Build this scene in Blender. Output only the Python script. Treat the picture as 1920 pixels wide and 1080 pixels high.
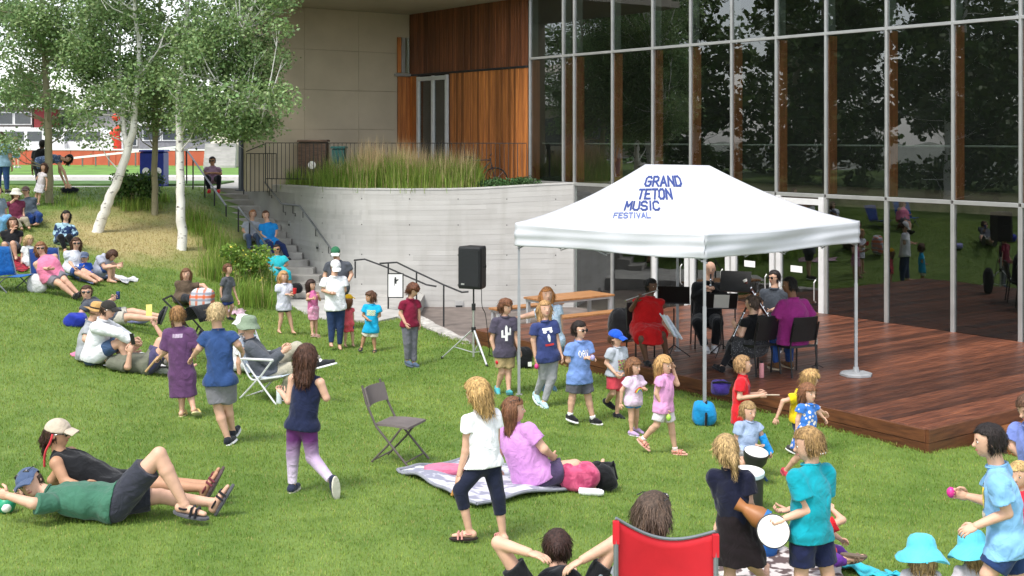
import bpy, bmesh, math, random
import numpy as np
from mathutils import Vector, Matrix
from mathutils.bvhtree import BVHTree
random.seed(7); rng = np.random.default_rng(7)
R = math.radians
for o in list(bpy.data.objects): bpy.data.objects.remove(o)
scene = bpy.context.scene
COL = scene.collection

# ------------------------------------------------------------------ camera
FPX, CX, HY, CZ = 2298.0, 960.0, 257.0, 3.5          # focal length, centre and horizon of the photograph in its own pixels
cam_data = bpy.data.cameras.new('camera'); cam = bpy.data.objects.new('camera', cam_data); COL.objects.link(cam)
cam.location = (0, 0, CZ); cam.rotation_euler = (R(90), 0, 0)
cam_data.sensor_width = 36; cam_data.lens = FPX/1920*36
cam_data.shift_y = -(540-HY)/1920
cam_data.clip_start = 0.1; cam_data.clip_end = 2000
scene.camera = cam

# ------------------------------------------------------------------ sky, sun, exposure
SUN_EL, SUN_AZ = 58.0, 215.0      # azimuth measured clockwise from +Y (north) : behind and to the left of the camera
world = bpy.data.worlds.new('World'); scene.world = world; world.use_nodes = True
nt = world.node_tree; nt.nodes.clear()
wo = nt.nodes.new('ShaderNodeOutputWorld'); bg = nt.nodes.new('ShaderNodeBackground')
sky = nt.nodes.new('ShaderNodeTexSky'); sky.sky_type = 'NISHITA'; sky.sun_disc = False
sky.sun_elevation = R(SUN_EL); sky.sun_rotation = R(SUN_AZ); sky.air_density = 1.0; sky.dust_density = 1.0; sky.ozone_density = 1.0
hs = nt.nodes.new('ShaderNodeHueSaturation'); hs.inputs['Saturation'].default_value = 0.3
nt.links.new(sky.outputs[0], hs.inputs['Color']); nt.links.new(hs.outputs[0], bg.inputs[0]); bg.inputs[1].default_value = 0.15
nt.links.new(bg.outputs[0], wo.inputs[0])
sd = bpy.data.lights.new('sun', 'SUN'); sd.energy = 1.5; sd.angle = R(16); sd.color = (1.0, 0.95, 0.88)
sun = bpy.data.objects.new('sun', sd); COL.objects.link(sun)
_e, _a = R(SUN_EL), R(SUN_AZ)
sdir = Vector((math.sin(_a)*math.cos(_e), math.cos(_a)*math.cos(_e), math.sin(_e)))
sun.rotation_euler = sdir.to_track_quat('Z', 'Y').to_euler(); sun.location = sdir*60
scene.view_settings.view_transform = 'Standard'; scene.view_settings.look = 'None'
scene.view_settings.gamma = 1.0; scene.view_settings.use_curve_mapping = False
scene.view_settings.exposure = 1.3
scene.render.engine = 'CYCLES'

# ------------------------------------------------------------------ helpers
def at(x, y, Y): return Vector(((x-CX)*Y/FPX, Y, CZ-(y-HY)*Y/FPX))
def atz(x, y, z): return at(x, y, (CZ-z)*FPX/(y-HY))

def srgb(h):
    if isinstance(h, str):
        h = h.lstrip('#'); c = [int(h[i:i+2], 16)/255 for i in (0, 2, 4)]
        return tuple((v/12.92 if v <= .04045 else ((v+.055)/1.055)**2.4) for v in c)
    return h

MATS = {}
def N(nt, t, **kw):
    n = nt.nodes.new(t)
    for k, v in kw.items():
        if hasattr(n, k): setattr(n, k, v)
    return n
def mat(name, col, rough=.6, var=.15, scale=6, bump=.0, bscale=40, metal=0, col2=None, stretch=(1, 1, 1), rand=0, isl=0, spec=.4, coat=0, detail=4, sheen=0, trans=0, hue=True):
    """principled material with noise-driven colour variation and fine relief"""
    if name in MATS: return MATS[name]
    m = bpy.data.materials.new(name); m.use_nodes = True; t = m.node_tree; L = t.links
    b = t.nodes['Principled BSDF']; col = srgb(col)
    c2 = srgb(col2) if col2 else tuple(c*(1-var*1.6) for c in col); c1 = col if col2 else tuple(min(1, c*(1+var)) for c in col)
    tc = N(t, 'ShaderNodeTexCoord'); mp = N(t, 'ShaderNodeMapping'); mp.inputs['Scale'].default_value = stretch
    L.new(tc.outputs['Object'], mp.inputs[0])
    nz = N(t, 'ShaderNodeTexNoise'); nz.inputs['Scale'].default_value = scale; nz.inputs['Detail'].default_value = detail
    L.new(mp.outputs[0], nz.inputs['Vector'])
    rp = N(t, 'ShaderNodeMapRange'); rp.inputs[1].default_value = .3; rp.inputs[2].default_value = .7
    L.new(nz.outputs['Fac'], rp.inputs[0])
    mx = N(t, 'ShaderNodeMix', data_type='RGBA'); mx.inputs[6].default_value = (*c1, 1); mx.inputs[7].default_value = (*c2, 1)
    L.new(rp.outputs[0], mx.inputs[0]); out = mx.outputs[2]
    if rand or isl:
        h = N(t, 'ShaderNodeHueSaturation')
        src = N(t, 'ShaderNodeObjectInfo').outputs['Random'] if rand else N(t, 'ShaderNodeNewGeometry').outputs['Random Per Island']
        r2 = N(t, 'ShaderNodeMapRange'); amt = rand or isl; r2.inputs[3].default_value = 1-amt; r2.inputs[4].default_value = 1+amt
        L.new(src, r2.inputs[0]); L.new(r2.outputs[0], h.inputs['Value']); L.new(out, h.inputs['Color']); out = h.outputs[0]
        if isl and hue:
            r3 = N(t, 'ShaderNodeMapRange'); r3.inputs[3].default_value = .5-.03; r3.inputs[4].default_value = .5+.02
            w = N(t, 'ShaderNodeMath', operation='MULTIPLY'); w.inputs[1].default_value = 17.3; fr = N(t, 'ShaderNodeMath', operation='FRACT')
            L.new(src, w.inputs[0]); L.new(w.outputs[0], fr.inputs[0]); L.new(fr.outputs[0], r3.inputs[0]); L.new(r3.outputs[0], h.inputs['Hue'])
    L.new(out, b.inputs['Base Color'])
    b.inputs['Roughness'].default_value = rough; b.inputs['Metallic'].default_value = metal
    b.inputs['Specular IOR Level'].default_value = spec; b.inputs['Coat Weight'].default_value = coat
    if sheen: b.inputs['Sheen Weight'].default_value = sheen
    if trans:
        b.inputs['Subsurface Weight'].default_value = 0
        tr = N(t, 'ShaderNodeBsdfTranslucent'); L.new(out, tr.inputs['Color']); ms = N(t, 'ShaderNodeMixShader'); ms.inputs[0].default_value = trans
        L.new(b.outputs[0], ms.inputs[1]); L.new(tr.outputs[0], ms.inputs[2]); L.new(ms.outputs[0], t.nodes['Material Output'].inputs[0])
    if bump:
        nb = N(t, 'ShaderNodeTexNoise'); nb.inputs['Scale'].default_value = bscale; nb.inputs['Detail'].default_value = 6
        L.new(mp.outputs[0], nb.inputs['Vector']); bp = N(t, 'ShaderNodeBump'); bp.inputs['Strength'].default_value = min(1, bump*2); bp.inputs['Distance'].default_value = .01
        L.new(nb.outputs['Fac'], bp.inputs['Height']); L.new(bp.outputs[0], b.inputs['Normal'])
    m['out'] = 0
    MATS[name] = m
    return m

def worigin(o):
    v = Vector((0, 0, 0))
    while o is not None: v = v+o.location; o = o.parent
    return v
def link(name, me, parent=None, label=None, cat=None, group=None, kind=None):
    o = bpy.data.objects.new(name, me); COL.objects.link(o)
    if parent is not None: o.parent = parent
    tag(o, label, cat, group, kind)
    return o
def tag(o, label=None, cat=None, group=None, kind=None):
    if label: o['label'] = label
    if cat: o['category'] = cat
    if group: o['group'] = group
    if kind: o['kind'] = kind
    return o
def empty(name, loc, label=None, cat=None, group=None, kind=None):
    o = bpy.data.objects.new(name, None); COL.objects.link(o); o.location = loc; o.empty_display_size = .1
    return tag(o, label, cat, group, kind)
def copy_tree(o, parent=None):
    c = o.copy(); COL.objects.link(c); c.parent = parent
    for ch in list(o.children): copy_tree(ch, c)
    return c

class MB:
    """collects shapes; build() links them as ONE mesh object"""
    def __init__(s): s.v = []; s.f = []; s.m = []; s.cur = 0
    def add(s, vs, fs):
        o = len(s.v); s.v.extend([tuple(v) for v in vs]); s.f.extend([tuple(i+o for i in f) for f in fs]); s.m.extend([s.cur]*len(fs)); return s
    def frame(s, c, ax, ay, az, size):
        c = Vector(c); ax, ay, az = Vector(ax)*size[0]/2, Vector(ay)*size[1]/2, Vector(az)*size[2]/2
        vs = [c+ax*i+ay*j+az*k for k in (-1, 1) for j in (-1, 1) for i in (-1, 1)]
        return s.add(vs, [(0, 2, 3, 1), (4, 5, 7, 6), (0, 1, 5, 4), (2, 6, 7, 3), (0, 4, 6, 2), (1, 3, 7, 5)])
    def box(s, c, size, rz=0):
        cz, sz = math.cos(rz), math.sin(rz)
        return s.frame(c, (cz, sz, 0), (-sz, cz, 0), (0, 0, 1), size)
    def cbox(s, c, ax, ay, az, size, ch=.004):
        """box with chamfered edges on its +az side"""
        c = Vector(c); hx, hy, hz = [d/2 for d in size]; vs = []
        for (x, y, z) in ((hx, hy, -hz), (hx, hy, hz-ch), (hx-ch, hy-ch, hz)):
            for (i, j) in ((-1, -1), (1, -1), (1, 1), (-1, 1)): vs.append(c+Vector(ax)*i*x+Vector(ay)*j*y+Vector(az)*z)
        fs = [(3, 2, 1, 0), (8, 9, 10, 11)]
        for r in (0, 4):
            for i in range(4): j = (i+1) % 4; fs.append((r+i, r+j, r+4+j, r+4+i))
        return s.add(vs, fs)
    def bar(s, a, b, w, d=None, up=(0, 0, 1)):
        a, b = Vector(a), Vector(b); d = d or w; ax = (b-a); l = ax.length; ax.normalize(); up = Vector(up)
        if abs(ax.dot(up)) > .95: up = Vector((1, 0, 0)) if abs(ax.x) < .9 else Vector((0, 1, 0))
        ay = up.cross(ax).normalized(); az = ax.cross(ay)
        return s.frame((a+b)/2, ax, ay, az, (l, w, d))
    def tube(s, path, r, n=8, caps=True, flat=1.0, up=(0, 0, 1)):
        P = [Vector(p) for p in path]; rs = r if isinstance(r, (list, tuple)) else [r]*len(P); vs = []; fs = []
        a = None
        for i, p in enumerate(P):
            t = (P[min(i+1, len(P)-1)]-P[max(i-1, 0)]).normalized()
            if a is None:
                u = Vector(up)
                if abs(t.dot(u)) > .93: u = Vector((1, 0, 0)) if abs(t.x) < .9 else Vector((0, 1, 0))
                a = u.cross(t).normalized()
            else: a = (a-t*a.dot(t)).normalized()
            b = t.cross(a)
            for k in range(n):
                q = 2*math.pi*k/n; vs.append(p+a*math.cos(q)*rs[i]+b*math.sin(q)*rs[i]*flat)
        for i in range(len(P)-1):
            for k in range(n): k2 = (k+1) % n; fs.append((i*n+k, i*n+k2, (i+1)*n+k2, (i+1)*n+k))
        if caps: fs.append(tuple(range(n-1, -1, -1))); fs.append(tuple(range((len(P)-1)*n, len(P)*n)))
        return s.add(vs, fs)
    def lathe(s, c, prof, n=20, ax=(1, 0, 0), ay=(0, 1, 0), az=(0, 0, 1), wob=None):
        c, ax, ay, az = Vector(c), Vector(ax), Vector(ay), Vector(az); vs = []; fs = []
        for i, (r, z) in enumerate(prof):
            for k in range(n):
                q = 2*math.pi*k/n; w = wob(q, i) if wob else 0
                vs.append(c+(ax*math.cos(q)+ay*math.sin(q))*r+az*(z+w))
        for i in range(len(prof)-1):
            for k in range(n): k2 = (k+1) % n; fs.append((i*n+k, i*n+k2, (i+1)*n+k2, (i+1)*n+k))
        if prof[0][0] > 1e-4: fs.append(tuple(range(n-1, -1, -1)))
        if prof[-1][0] > 1e-4: fs.append(tuple(range((len(prof)-1)*n, len(prof)*n)))
        return s.add(vs, fs)
    def ell(s, c, rx, ry, rz, n=12, m=8, ax=(1, 0, 0), ay=(0, 1, 0), az=(0, 0, 1)):
        prof = [(max(1e-5, math.sin(math.pi*i/m)), -math.cos(math.pi*i/m)) for i in range(m+1)]
        return s.lathe(c, prof, n, Vector(ax)*rx, Vector(ay)*ry, Vector(az)*rz)
    def prism(s, poly, z0, z1):
        n = len(poly); vs = [(x, y, z0) for x, y in poly]+[(x, y, z1) for x, y in poly]
        fs = [tuple(range(n-1, -1, -1)), tuple(range(n, 2*n))]+[(i, (i+1) % n, n+(i+1) % n, n+i) for i in range(n)]
        return s.add(vs, fs)
    def sheet(s, fn, nu, nv, thick=0):
        """grid fn(u,v)->point, u,v in 0..1, given thickness along its normal"""
        g = [[Vector(fn(i/nu, j/nv)) for i in range(nu+1)] for j in range(nv+1)]
        vs = [p for r in g for p in r]; w = nu+1
        fs = [(j*w+i, j*w+i+1, (j+1)*w+i+1, (j+1)*w+i) for j in range(nv) for i in range(nu)]
        if thick:
            k = len(vs); off = []
            for j in range(nv+1):
                for i in range(w):
                    du = g[j][min(i+1, nu)]-g[j][max(i-1, 0)]; dv = g[min(j+1, nv)][i]-g[max(j-1, 0)][i]
                    nn = du.cross(dv); nn = nn.normalized() if nn.length > 1e-9 else Vector((0, 0, 1)); off.append(g[j][i]-nn*thick)
            fs2 = [tuple(q+k for q in reversed(f)) for f in fs]; vs += off; fs += fs2
            bd = [i for i in range(w)]+[j*w+nu for j in range(1, nv+1)]+[nv*w+i for i in range(nu-1, -1, -1)]+[j*w for j in range(nv-1, 0, -1)]
            for q in range(len(bd)): a, b = bd[q], bd[(q+1) % len(bd)]; fs.append((b, a, a+k, b+k))
        return s.add(vs, fs)
    def build(s, name, mats, parent=None, smooth=False, label=None, cat=None, group=None, kind=None, base=None, local=False):
        off = Vector((0, 0, 0)) if local else (worigin(parent) if parent is not None else Vector(base or (0, 0, 0)))
        me = bpy.data.meshes.new(name); me.from_pydata([(x-off.x, y-off.y, z-off.z) for x, y, z in s.v], [], s.f)
        for m in (mats if isinstance(mats, (list, tuple)) else [mats]): me.materials.append(m)
        if max(s.m, default=0): me.polygons.foreach_set('material_index', s.m)
        if smooth:
            me.polygons.foreach_set('use_smooth', [True]*len(s.f))
            if smooth != 'all': me.set_sharp_from_angle(angle=R(40))
        me.update()
        o = link(name, me, parent, label, cat, group, kind)
        if parent is None and base: o.location = base
        return o

def np_mesh(name, verts, faces, mats, parent=None, smooth=True, midx=None, off=(0, 0, 0), **kw):
    """faces: (n,3) or (n,4) int array"""
    me = bpy.data.meshes.new(name); nv, nf, k = len(verts), len(faces), faces.shape[1]
    me.vertices.add(nv); me.vertices.foreach_set('co', (np.asarray(verts, np.float32)-np.asarray(off, np.float32)).ravel())
    me.loops.add(nf*k); me.loops.foreach_set('vertex_index', faces.astype(np.int32).ravel())
    me.polygons.add(nf); me.polygons.foreach_set('loop_start', np.arange(0, nf*k, k, dtype=np.int32))
    me.polygons.foreach_set('loop_total', np.full(nf, k, np.int32))
    if smooth: me.polygons.foreach_set('use_smooth', np.ones(nf, bool))
    for m in (mats if isinstance(mats, (list, tuple)) else [mats]): me.materials.append(m)
    if midx is not None: me.polygons.foreach_set('material_index', np.asarray(midx, np.int32))
    me.update(calc_edges=True)
    return link(name, me, parent, **kw)

# ------------------------------------------------------------------ terrain height
_cp = np.array([(-7,5,.47),(-3,5,.42),(0,5,.38),(3,5,.3),(6,5,.15),(-5,10,.42),(-.3,9.6,.32),(-1.7,10.9,.30),(3.5,8.3,.19),(2.2,8.4,.2),(3,13.3,-.18),
 (4.96,14.68,-.26),(6.5,12.5,-.32),(2.58,17.9,-.22),(.2,21.1,-.24),(-.66,22.3,-.26),(2.2,15.5,-.14),(-.3,17.8,-.22),(-2.5,20.5,-.36),(-3.5,22.7,-.44),(-4.3,25.6,-.45),(-4,14.6,.2),
 (-1.4,25,-.48),(-2.1,27.2,-.5),(-3.2,26.2,-.47),(-5.5,16.5,.32),(-7,20,.45),(-8.6,22.7,.6),(-10.4,28.6,.95),(-10.8,31.5,1.1),(-8.7,31,.85),(-5.6,23.8,-.05),(-6.2,24.6,.1),(-7.4,29,.35),(-13,36,2.0),(-10,36,2.0),(-8.9,36,2.0),
 (-12.5,33.1,1.75),(-16,33,1.9),(-16,28,1.4),(-12,24,.95),(-12,18,.75),(-12,10,.65),(-24,36,2.1),(-26,24,1.8),(-26,8,1.2),(3,24,-.9),(8,18,-.6),(10,12,-.5),(0,28,-.9),(12,5,-.2),
 (-6.6,31.5,.3),(-5.6,29.2,-.3),(14,20,-.6),(4,30,-.9),(-7.6,33.6,1.1),(-3,34,-.5),(14,34,-.6)])
def _tps():
    P = _cp[:, :2]; n = len(P); d = np.linalg.norm(P[:, None]-P[None], axis=2); K = np.where(d > 0, d*d*np.log(d+1e-9), 0)+np.eye(n)*.6
    Q = np.c_[np.ones(n), P]; A = np.zeros((n+3, n+3)); A[:n, :n] = K; A[:n, n:] = Q; A[n:, :n] = Q.T
    return np.linalg.solve(A, np.r_[_cp[:, 2], 0, 0, 0])
_w = _tps()
def hgt(x, y):
    x = np.asarray(x, float); y = np.asarray(y, float); sh = x.shape; p = np.c_[x.ravel(), y.ravel()]; out = []
    for q in np.array_split(p, max(1, len(p)//4000)):
        d = np.linalg.norm(q[:, None]-_cp[None, :, :2], axis=2); out.append((d*d*np.log(d+1e-9)) @ _w[:-3]+_w[-3]+q @ _w[-2:])
    return np.concatenate(out).reshape(sh)
def ground(x, y): return float(hgt(np.array([x]), np.array([y]))[0])
def onlawn(x, y):
    Y = np.linspace(6, 45, 2000); X = (x-CX)*Y/FPX; zr = CZ-(y-HY)*Y/FPX; h = hgt(X, Y)
    i = int(np.argmax(zr <= h)); return Vector((X[i], Y[i], h[i]))
# ================================================================== SETTING
CA = (-.595, .804); CN = (-.804, -.595)               # along the facade (away), and its outward normal
def Q(s, out, z): return Vector((.804*19.48+CA[0]*s+CN[0]*out, .595*19.48+CA[1]*s+CN[1]*out, z))
AX = Vector((CA[0], CA[1], 0)); NX = Vector((CN[0], CN[1], 0)); UP = Vector((0, 0, 1))
def catmull(pts, n):
    pts = [np.array(p, float) for p in pts]; out = []; P = [2*pts[0]-pts[1]]+pts+[2*pts[-1]-pts[-2]]
    for i in range(1, len(P)-2):
        for k in range(n):
            t = k/n; out.append(.5*(2*P[i]+(P[i+1]-P[i-1])*t+(2*P[i-1]-5*P[i]+4*P[i+1]-P[i+2])*t*t+(3*P[i]-P[i-1]-3*P[i+1]+P[i+2])*t**3))
    return out+[pts[-1]]
def inpoly(x, y, poly):
    x = np.asarray(x); y = np.asarray(y); c = np.zeros(x.shape, bool); n = len(poly)
    for i in range(n):
        (x0, y0), (x1, y1) = poly[i], poly[(i+1) % n]
        if y0 == y1: continue
        c ^= ((y0 > y) != (y1 > y)) & (x < (x1-x0)*(y-y0)/(y1-y0)+x0)
    return c
def q2(s, nn): return (.804*nn+CA[0]*s, .595*nn+CA[1]*s)
SL, SR = 18.3, 8.85                                     # deck ends along the facade
DECK = [q2(SR, 12.72), q2(SL, 12.72), q2(SL, 19.48), q2(SR, 19.48)]
PAVE = [(-2.2, 30.8), (1.75, 30.7), q2(SL+.01, 19.6), q2(SL, 12.74), (-.72, 22.45), (-.95, 23.4), (-1.4, 25), (-2.05, 27.3), (-2.2, 28)]
LAND = [(-5.6, 30.3), (-4.6, 31.2), (-2.2, 30.8), (-2.2, 27.6), (-2.9, 26.3), (-4.3, 26.7), (-5.3, 28.6)]
WALLP = [(-7.68, 36, 2.10), (-6.82, 34.45, 2.13), (-5.87, 32.9, 2.16), (-4.97, 31.5, 2.17), (-4.0, 30.9, 2.17), (-2.6, 30.72, 2.17), (-1, 30.66, 2.19), (.4, 30.62, 2.27), (1.62, 30.60, 2.33)]

# ---- ground: green that turns to dry tan grass on the bank under the aspens
def green_mat(name, ca, cb, dry, rough=.7, isl=0, bump=.4, trans=0):
    m = bpy.data.materials.new(name); m.use_nodes = True; t = m.node_tree; L = t.links; b = t.nodes['Principled BSDF']
    tc = N(t, 'ShaderNodeTexCoord'); sx = N(t, 'ShaderNodeSeparateXYZ'); L.new(tc.outputs['Object'], sx.inputs[0])
    def math_(op, a, bb):
        n = N(t, 'ShaderNodeMath', operation=op)
        for i, v in enumerate((a, bb)):
            if isinstance(v, (int, float)): n.inputs[i].default_value = v
            elif v is not None: L.new(v, n.inputs[i])
        return n.outputs[0]
    def noise(sc, det=5):
        n = N(t, 'ShaderNodeTexNoise'); n.inputs['Scale'].default_value = sc; n.inputs['Detail'].default_value = det; L.new(tc.outputs['Object'], n.inputs['Vector']); return n.outputs['Fac']
    u = math_('MULTIPLY', math_('SUBTRACT', sx.outputs[0], -9.5), 1/2.5); v = math_('MULTIPLY', math_('SUBTRACT', sx.outputs[1], 30.9), 1/3.2)
    r = math_('SQRT', math_('ADD', math_('MULTIPLY', u, u), math_('MULTIPLY', v, v)), None)
    r = math_('ADD', r, math_('MULTIPLY', math_('SUBTRACT', noise(.9), .5), 1.5))
    mr = N(t, 'ShaderNodeMapRange'); mr.inputs[1].default_value = 1.15; mr.inputs[2].default_value = .45; mr.inputs[4].default_value = .82; L.new(r, mr.inputs[0])
    m1 = N(t, 'ShaderNodeMix', data_type='RGBA'); m1.inputs[6].default_value = (*ca, 1); m1.inputs[7].default_value = (*cb, 1)
    f = N(t, 'ShaderNodeMapRange'); f.inputs[1].default_value = .42; f.inputs[2].default_value = .58
    L.new(math_('ADD', math_('MULTIPLY', noise(.4, 3), .4), math_('ADD', math_('MULTIPLY', noise(1.7), .35), math_('MULTIPLY', noise(7), .25))), f.inputs[0]); L.new(f.outputs[0], m1.inputs[0])
    m2 = N(t, 'ShaderNodeMix', data_type='RGBA'); m2.inputs[7].default_value = (*dry, 1); L.new(m1.outputs[2], m2.inputs[6]); L.new(mr.outputs[0], m2.inputs[0])
    out = m2.outputs[2]
    if isl:
        h = N(t, 'ShaderNodeHueSaturation'); g = N(t, 'ShaderNodeNewGeometry'); q = N(t, 'ShaderNodeMapRange'); q.inputs[3].default_value = 1-isl; q.inputs[4].default_value = 1+isl
        L.new(g.outputs['Random Per Island'], q.inputs[0]); L.new(q.outputs[0], h.inputs['Value'])
        q3 = N(t, 'ShaderNodeMapRange'); q3.inputs[3].default_value = .47; q3.inputs[4].default_value = .51
        L.new(math_('FRACT', math_('MULTIPLY', g.outputs['Random Per Island'], 13.7), None), q3.inputs[0]); L.new(q3.outputs[0], h.inputs['Hue'])
        L.new(out, h.inputs['Color']); out = h.outputs[0]
        m3 = N(t, 'ShaderNodeMix', data_type='RGBA'); L.new(out, m3.inputs[6]); m3.inputs[7].default_value = (.42, .36, .14, 1); L.new(math_('GREATER_THAN', math_('FRACT', math_('MULTIPLY', g.outputs['Random Per Island'], 7.31), None), .965), m3.inputs[0]); out = m3.outputs[2]
    L.new(out, b.inputs['Base Color']); b.inputs['Roughness'].default_value = rough; b.inputs['Specular IOR Level'].default_value = .25
    if bump:
        bp = N(t, 'ShaderNodeBump'); bp.inputs['Strength'].default_value = bump; bp.inputs['Distance'].default_value = .03; L.new(noise(45), bp.inputs['Height']); L.new(bp.outputs[0], b.inputs['Normal'])
    if trans:
        tr = N(t, 'ShaderNodeBsdfTranslucent'); L.new(out, tr.inputs['Color']); ms = N(t, 'ShaderNodeMixShader'); ms.inputs[0].default_value = trans
        L.new(b.outputs[0], ms.inputs[1]); L.new(tr.outputs[0], ms.inputs[2]); L.new(ms.outputs[0], t.nodes['Material Output'].inputs[0])
    return m
GC1, GC2, GDRY = (.132, .24, .036), (.25, .355, .07), (.50, .40, .19)
m_lawn = green_mat('lawn_soil', (.10, .17, .03), (.15, .225, .05), (.44, .35, .17))
m_blade = green_mat('lawn_blades', GC1, GC2, GDRY, isl=.24, bump=0, trans=.3)
xs = np.arange(-28, 16.01, .25); ys = np.arange(2, 36.3, .25); GX, GY = np.meshgrid(xs, ys); GZ = hgt(GX, GY)
inb = inpoly(GX, GY, PAVE); GZ = np.where(inb, np.minimum(GZ, -1.0), GZ); inb = inpoly(GX, GY, LAND); GZ = np.where(inb, np.minimum(GZ, -.6), GZ)
inb = inpoly(GX, GY, DECK); GZ = np.where(inb, np.minimum(GZ, -.3), GZ)
GZ = np.where((GX*.804+GY*.595 > 18.9), np.minimum(GZ, -1.2), GZ)
w_ = len(xs); idx = np.arange(len(xs)*len(ys)).reshape(len(ys), w_)
fc = np.stack([idx[:-1, :-1], idx[:-1, 1:], idx[1:, 1:], idx[1:, :-1]], -1).reshape(-1, 4)
np_mesh('lawn', np.stack([GX, GY, GZ], -1).reshape(-1, 3), fc, m_lawn, kind='structure')
np_mesh('ground', np.array([(-900, -900, -1.5), (900, -900, -1.5), (900, 900, -1.5), (-900, 900, -1.5)], float), np.array([[0, 1, 2, 3]]), mat('far_ground', (.16, .17, .12)), kind='structure')

def blades(n, X, Y, Z, L, W, lean, name, m, clump=None, **kw):
    a = rng.uniform(0, 2*np.pi, n); ln = L*rng.uniform(.6, 1.3, n); le = lean*rng.uniform(.1, 1, n)*ln; wa = a+rng.uniform(-.6, .6, n)+np.pi/2
    wx, wy = np.cos(wa)*W, np.sin(wa)*W
    b = np.stack([X, Y, Z], -1)
    v0 = b+np.stack([-wx, -wy, np.zeros(n)], -1); v1 = b+np.stack([wx, wy, np.zeros(n)], -1)
    mid = b+np.stack([np.cos(a)*le*.35, np.sin(a)*le*.35, ln*.6], -1); v2 = mid+np.stack([wx, wy, 0*wx], -1)*.75; v3 = mid-np.stack([wx, wy, 0*wx], -1)*.75
    tip = b+np.stack([np.cos(a)*le, np.sin(a)*le, np.sqrt(np.maximum(ln**2-le**2*.8, .01*ln**2))], -1)
    return np.stack([v0, v1, v2, v3, tip], 1)
def blade_obj(V, name, m, **kw):
    n = len(V); k = np.arange(n)[:, None]*5
    f = np.concatenate([k+np.array([[0, 1, 2]]), k+np.array([[0, 2, 3]]), k+np.array([[3, 2, 4]])])
    return np_mesh(name, V.reshape(-1, 3), f, m, smooth=False, **kw)
def lawn_points(n):
    u = rng.uniform(0, 1, n); Y = 7.2*(36/7.2)**u; X = rng.uniform(-.5, .5, n)*Y*.98+rng.uniform(-.6, .6, n)
    keep = ~(inpoly(X, Y, DECK) | inpoly(X, Y, PAVE) | inpoly(X, Y, LAND)) & (X*.804+Y*.595 < 18.9) & ~((X > -8.9+(36-Y)*.5) & (Y > 29.2))
    return X[keep], Y[keep]
X, Y = lawn_points(520000)
V = blades(len(X), X, Y, hgt(X, Y)-.004, np.clip(.026+.0009*(Y-8), .026, .05), np.clip(.0019*Y/8, .0019, .007), .8, '', None)
blade_obj(V, 'lawn_grass', m_blade, kind='stuff', label='short mown green grass of the sloping lawn', cat='grass')

# ---- upper plaza and what lies beyond
m_conc = mat('concrete_path', (.42, .41, .39), .85, .12, 2.5, .15, 60)
m_plaza = mat('plaza_paving', (.36, .35, .33), .85, .12, 1.5, .1, 50)
def slab(name, poly, z0, z1, m, **kw): return MB().prism(poly, z0, z1).build(name, m, **kw)
slab('upper_plaza', [(-60, 36), (-8.7, 36), (-7.9, 35.9), (-5.2, 31.9), (-3.4, 31.2), (-1, 31), (1.2, 31.2), (-14, 50), (-14, 46), (-60, 46)][:7]+[(20, 50), (20, 46.2), (-60, 46.2)], 1.2, 2.0, m_plaza, kind='structure')
slab('plaza_lawn', [(-60, 46.2), (10, 46.2), (10, 64), (-60, 64)], 1.3, 2.05, mat('far_lawn', (.12, .24, .035), .9, .25, 1.2, .3, 30), kind='structure')
slab('near_verge', [(-60, 37.6), (-9.2, 37.6), (-9.2, 40.6), (-60, 40.6)], 1.9, 2.06, mat('verge_grass', (.07, .15, .03), .9, .3, 2, .4, 30), kind='structure')
slab('white_path', [(-60, 44.0), (-8, 44.0), (-8, 46.2), (-60, 46.2)], 1.9, 2.07, mat('pale_path', (.62, .61, .58), .85, .08), kind='structure')
slab('street', [(-90, 64), (40, 64), (40, 140), (-90, 140)], 1.2, 2.0, mat('street_asphalt', (.16, .16, .165), .9, .1), kind='structure')
slab('street_far', [(-200, 140), (200, 140), (200, 300), (-200, 300)], 1.0, 1.8, mat('far_ground2', (.13, .16, .09), .9), kind='structure')
slab('lower_paving', PAVE, -1.1, -.75, mat('lower_paving', (.17, .14, .125), .7, .2, 3, .15, 40), kind='structure')
slab('stair_landing', LAND, -1.1, -.45, m_conc, kind='structure')
# rough kerb stones where the lawn ends above the lower paving
ksts = [(-2.5, 27.0), (-2.15, 26.9), (-1.95, 26.4), (-1.75, 25.8), (-1.5, 25.2), (-1.3, 24.7), (-1.1, 24.1), (-.95, 23.5), (-.82, 23.0)]
m_stone = mat('kerb_stone', (.42, .40, .37), .9, .25, 7, .5, 25, rand=.2)
kerb = empty('stone_kerb', (-1.5, 25.2, -.6), 'row of rough pale kerb stones at the foot of the lawn behind the speaker', 'kerb')
for i in range(len(ksts)-1):
    a, b_ = Vector((*ksts[i], 0)), Vector((*ksts[i+1], 0)); d = (b_-a); l = d.length; d.normalize()
    MB().cbox((*((a+b_)/2).xy, -.62+random.uniform(-.02, .03)), d, Vector((-d.y, d.x, 0)), UP, (l*.94, .3+random.uniform(-.05, .05), .42), .03).build('stone', m_stone, kerb)

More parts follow.
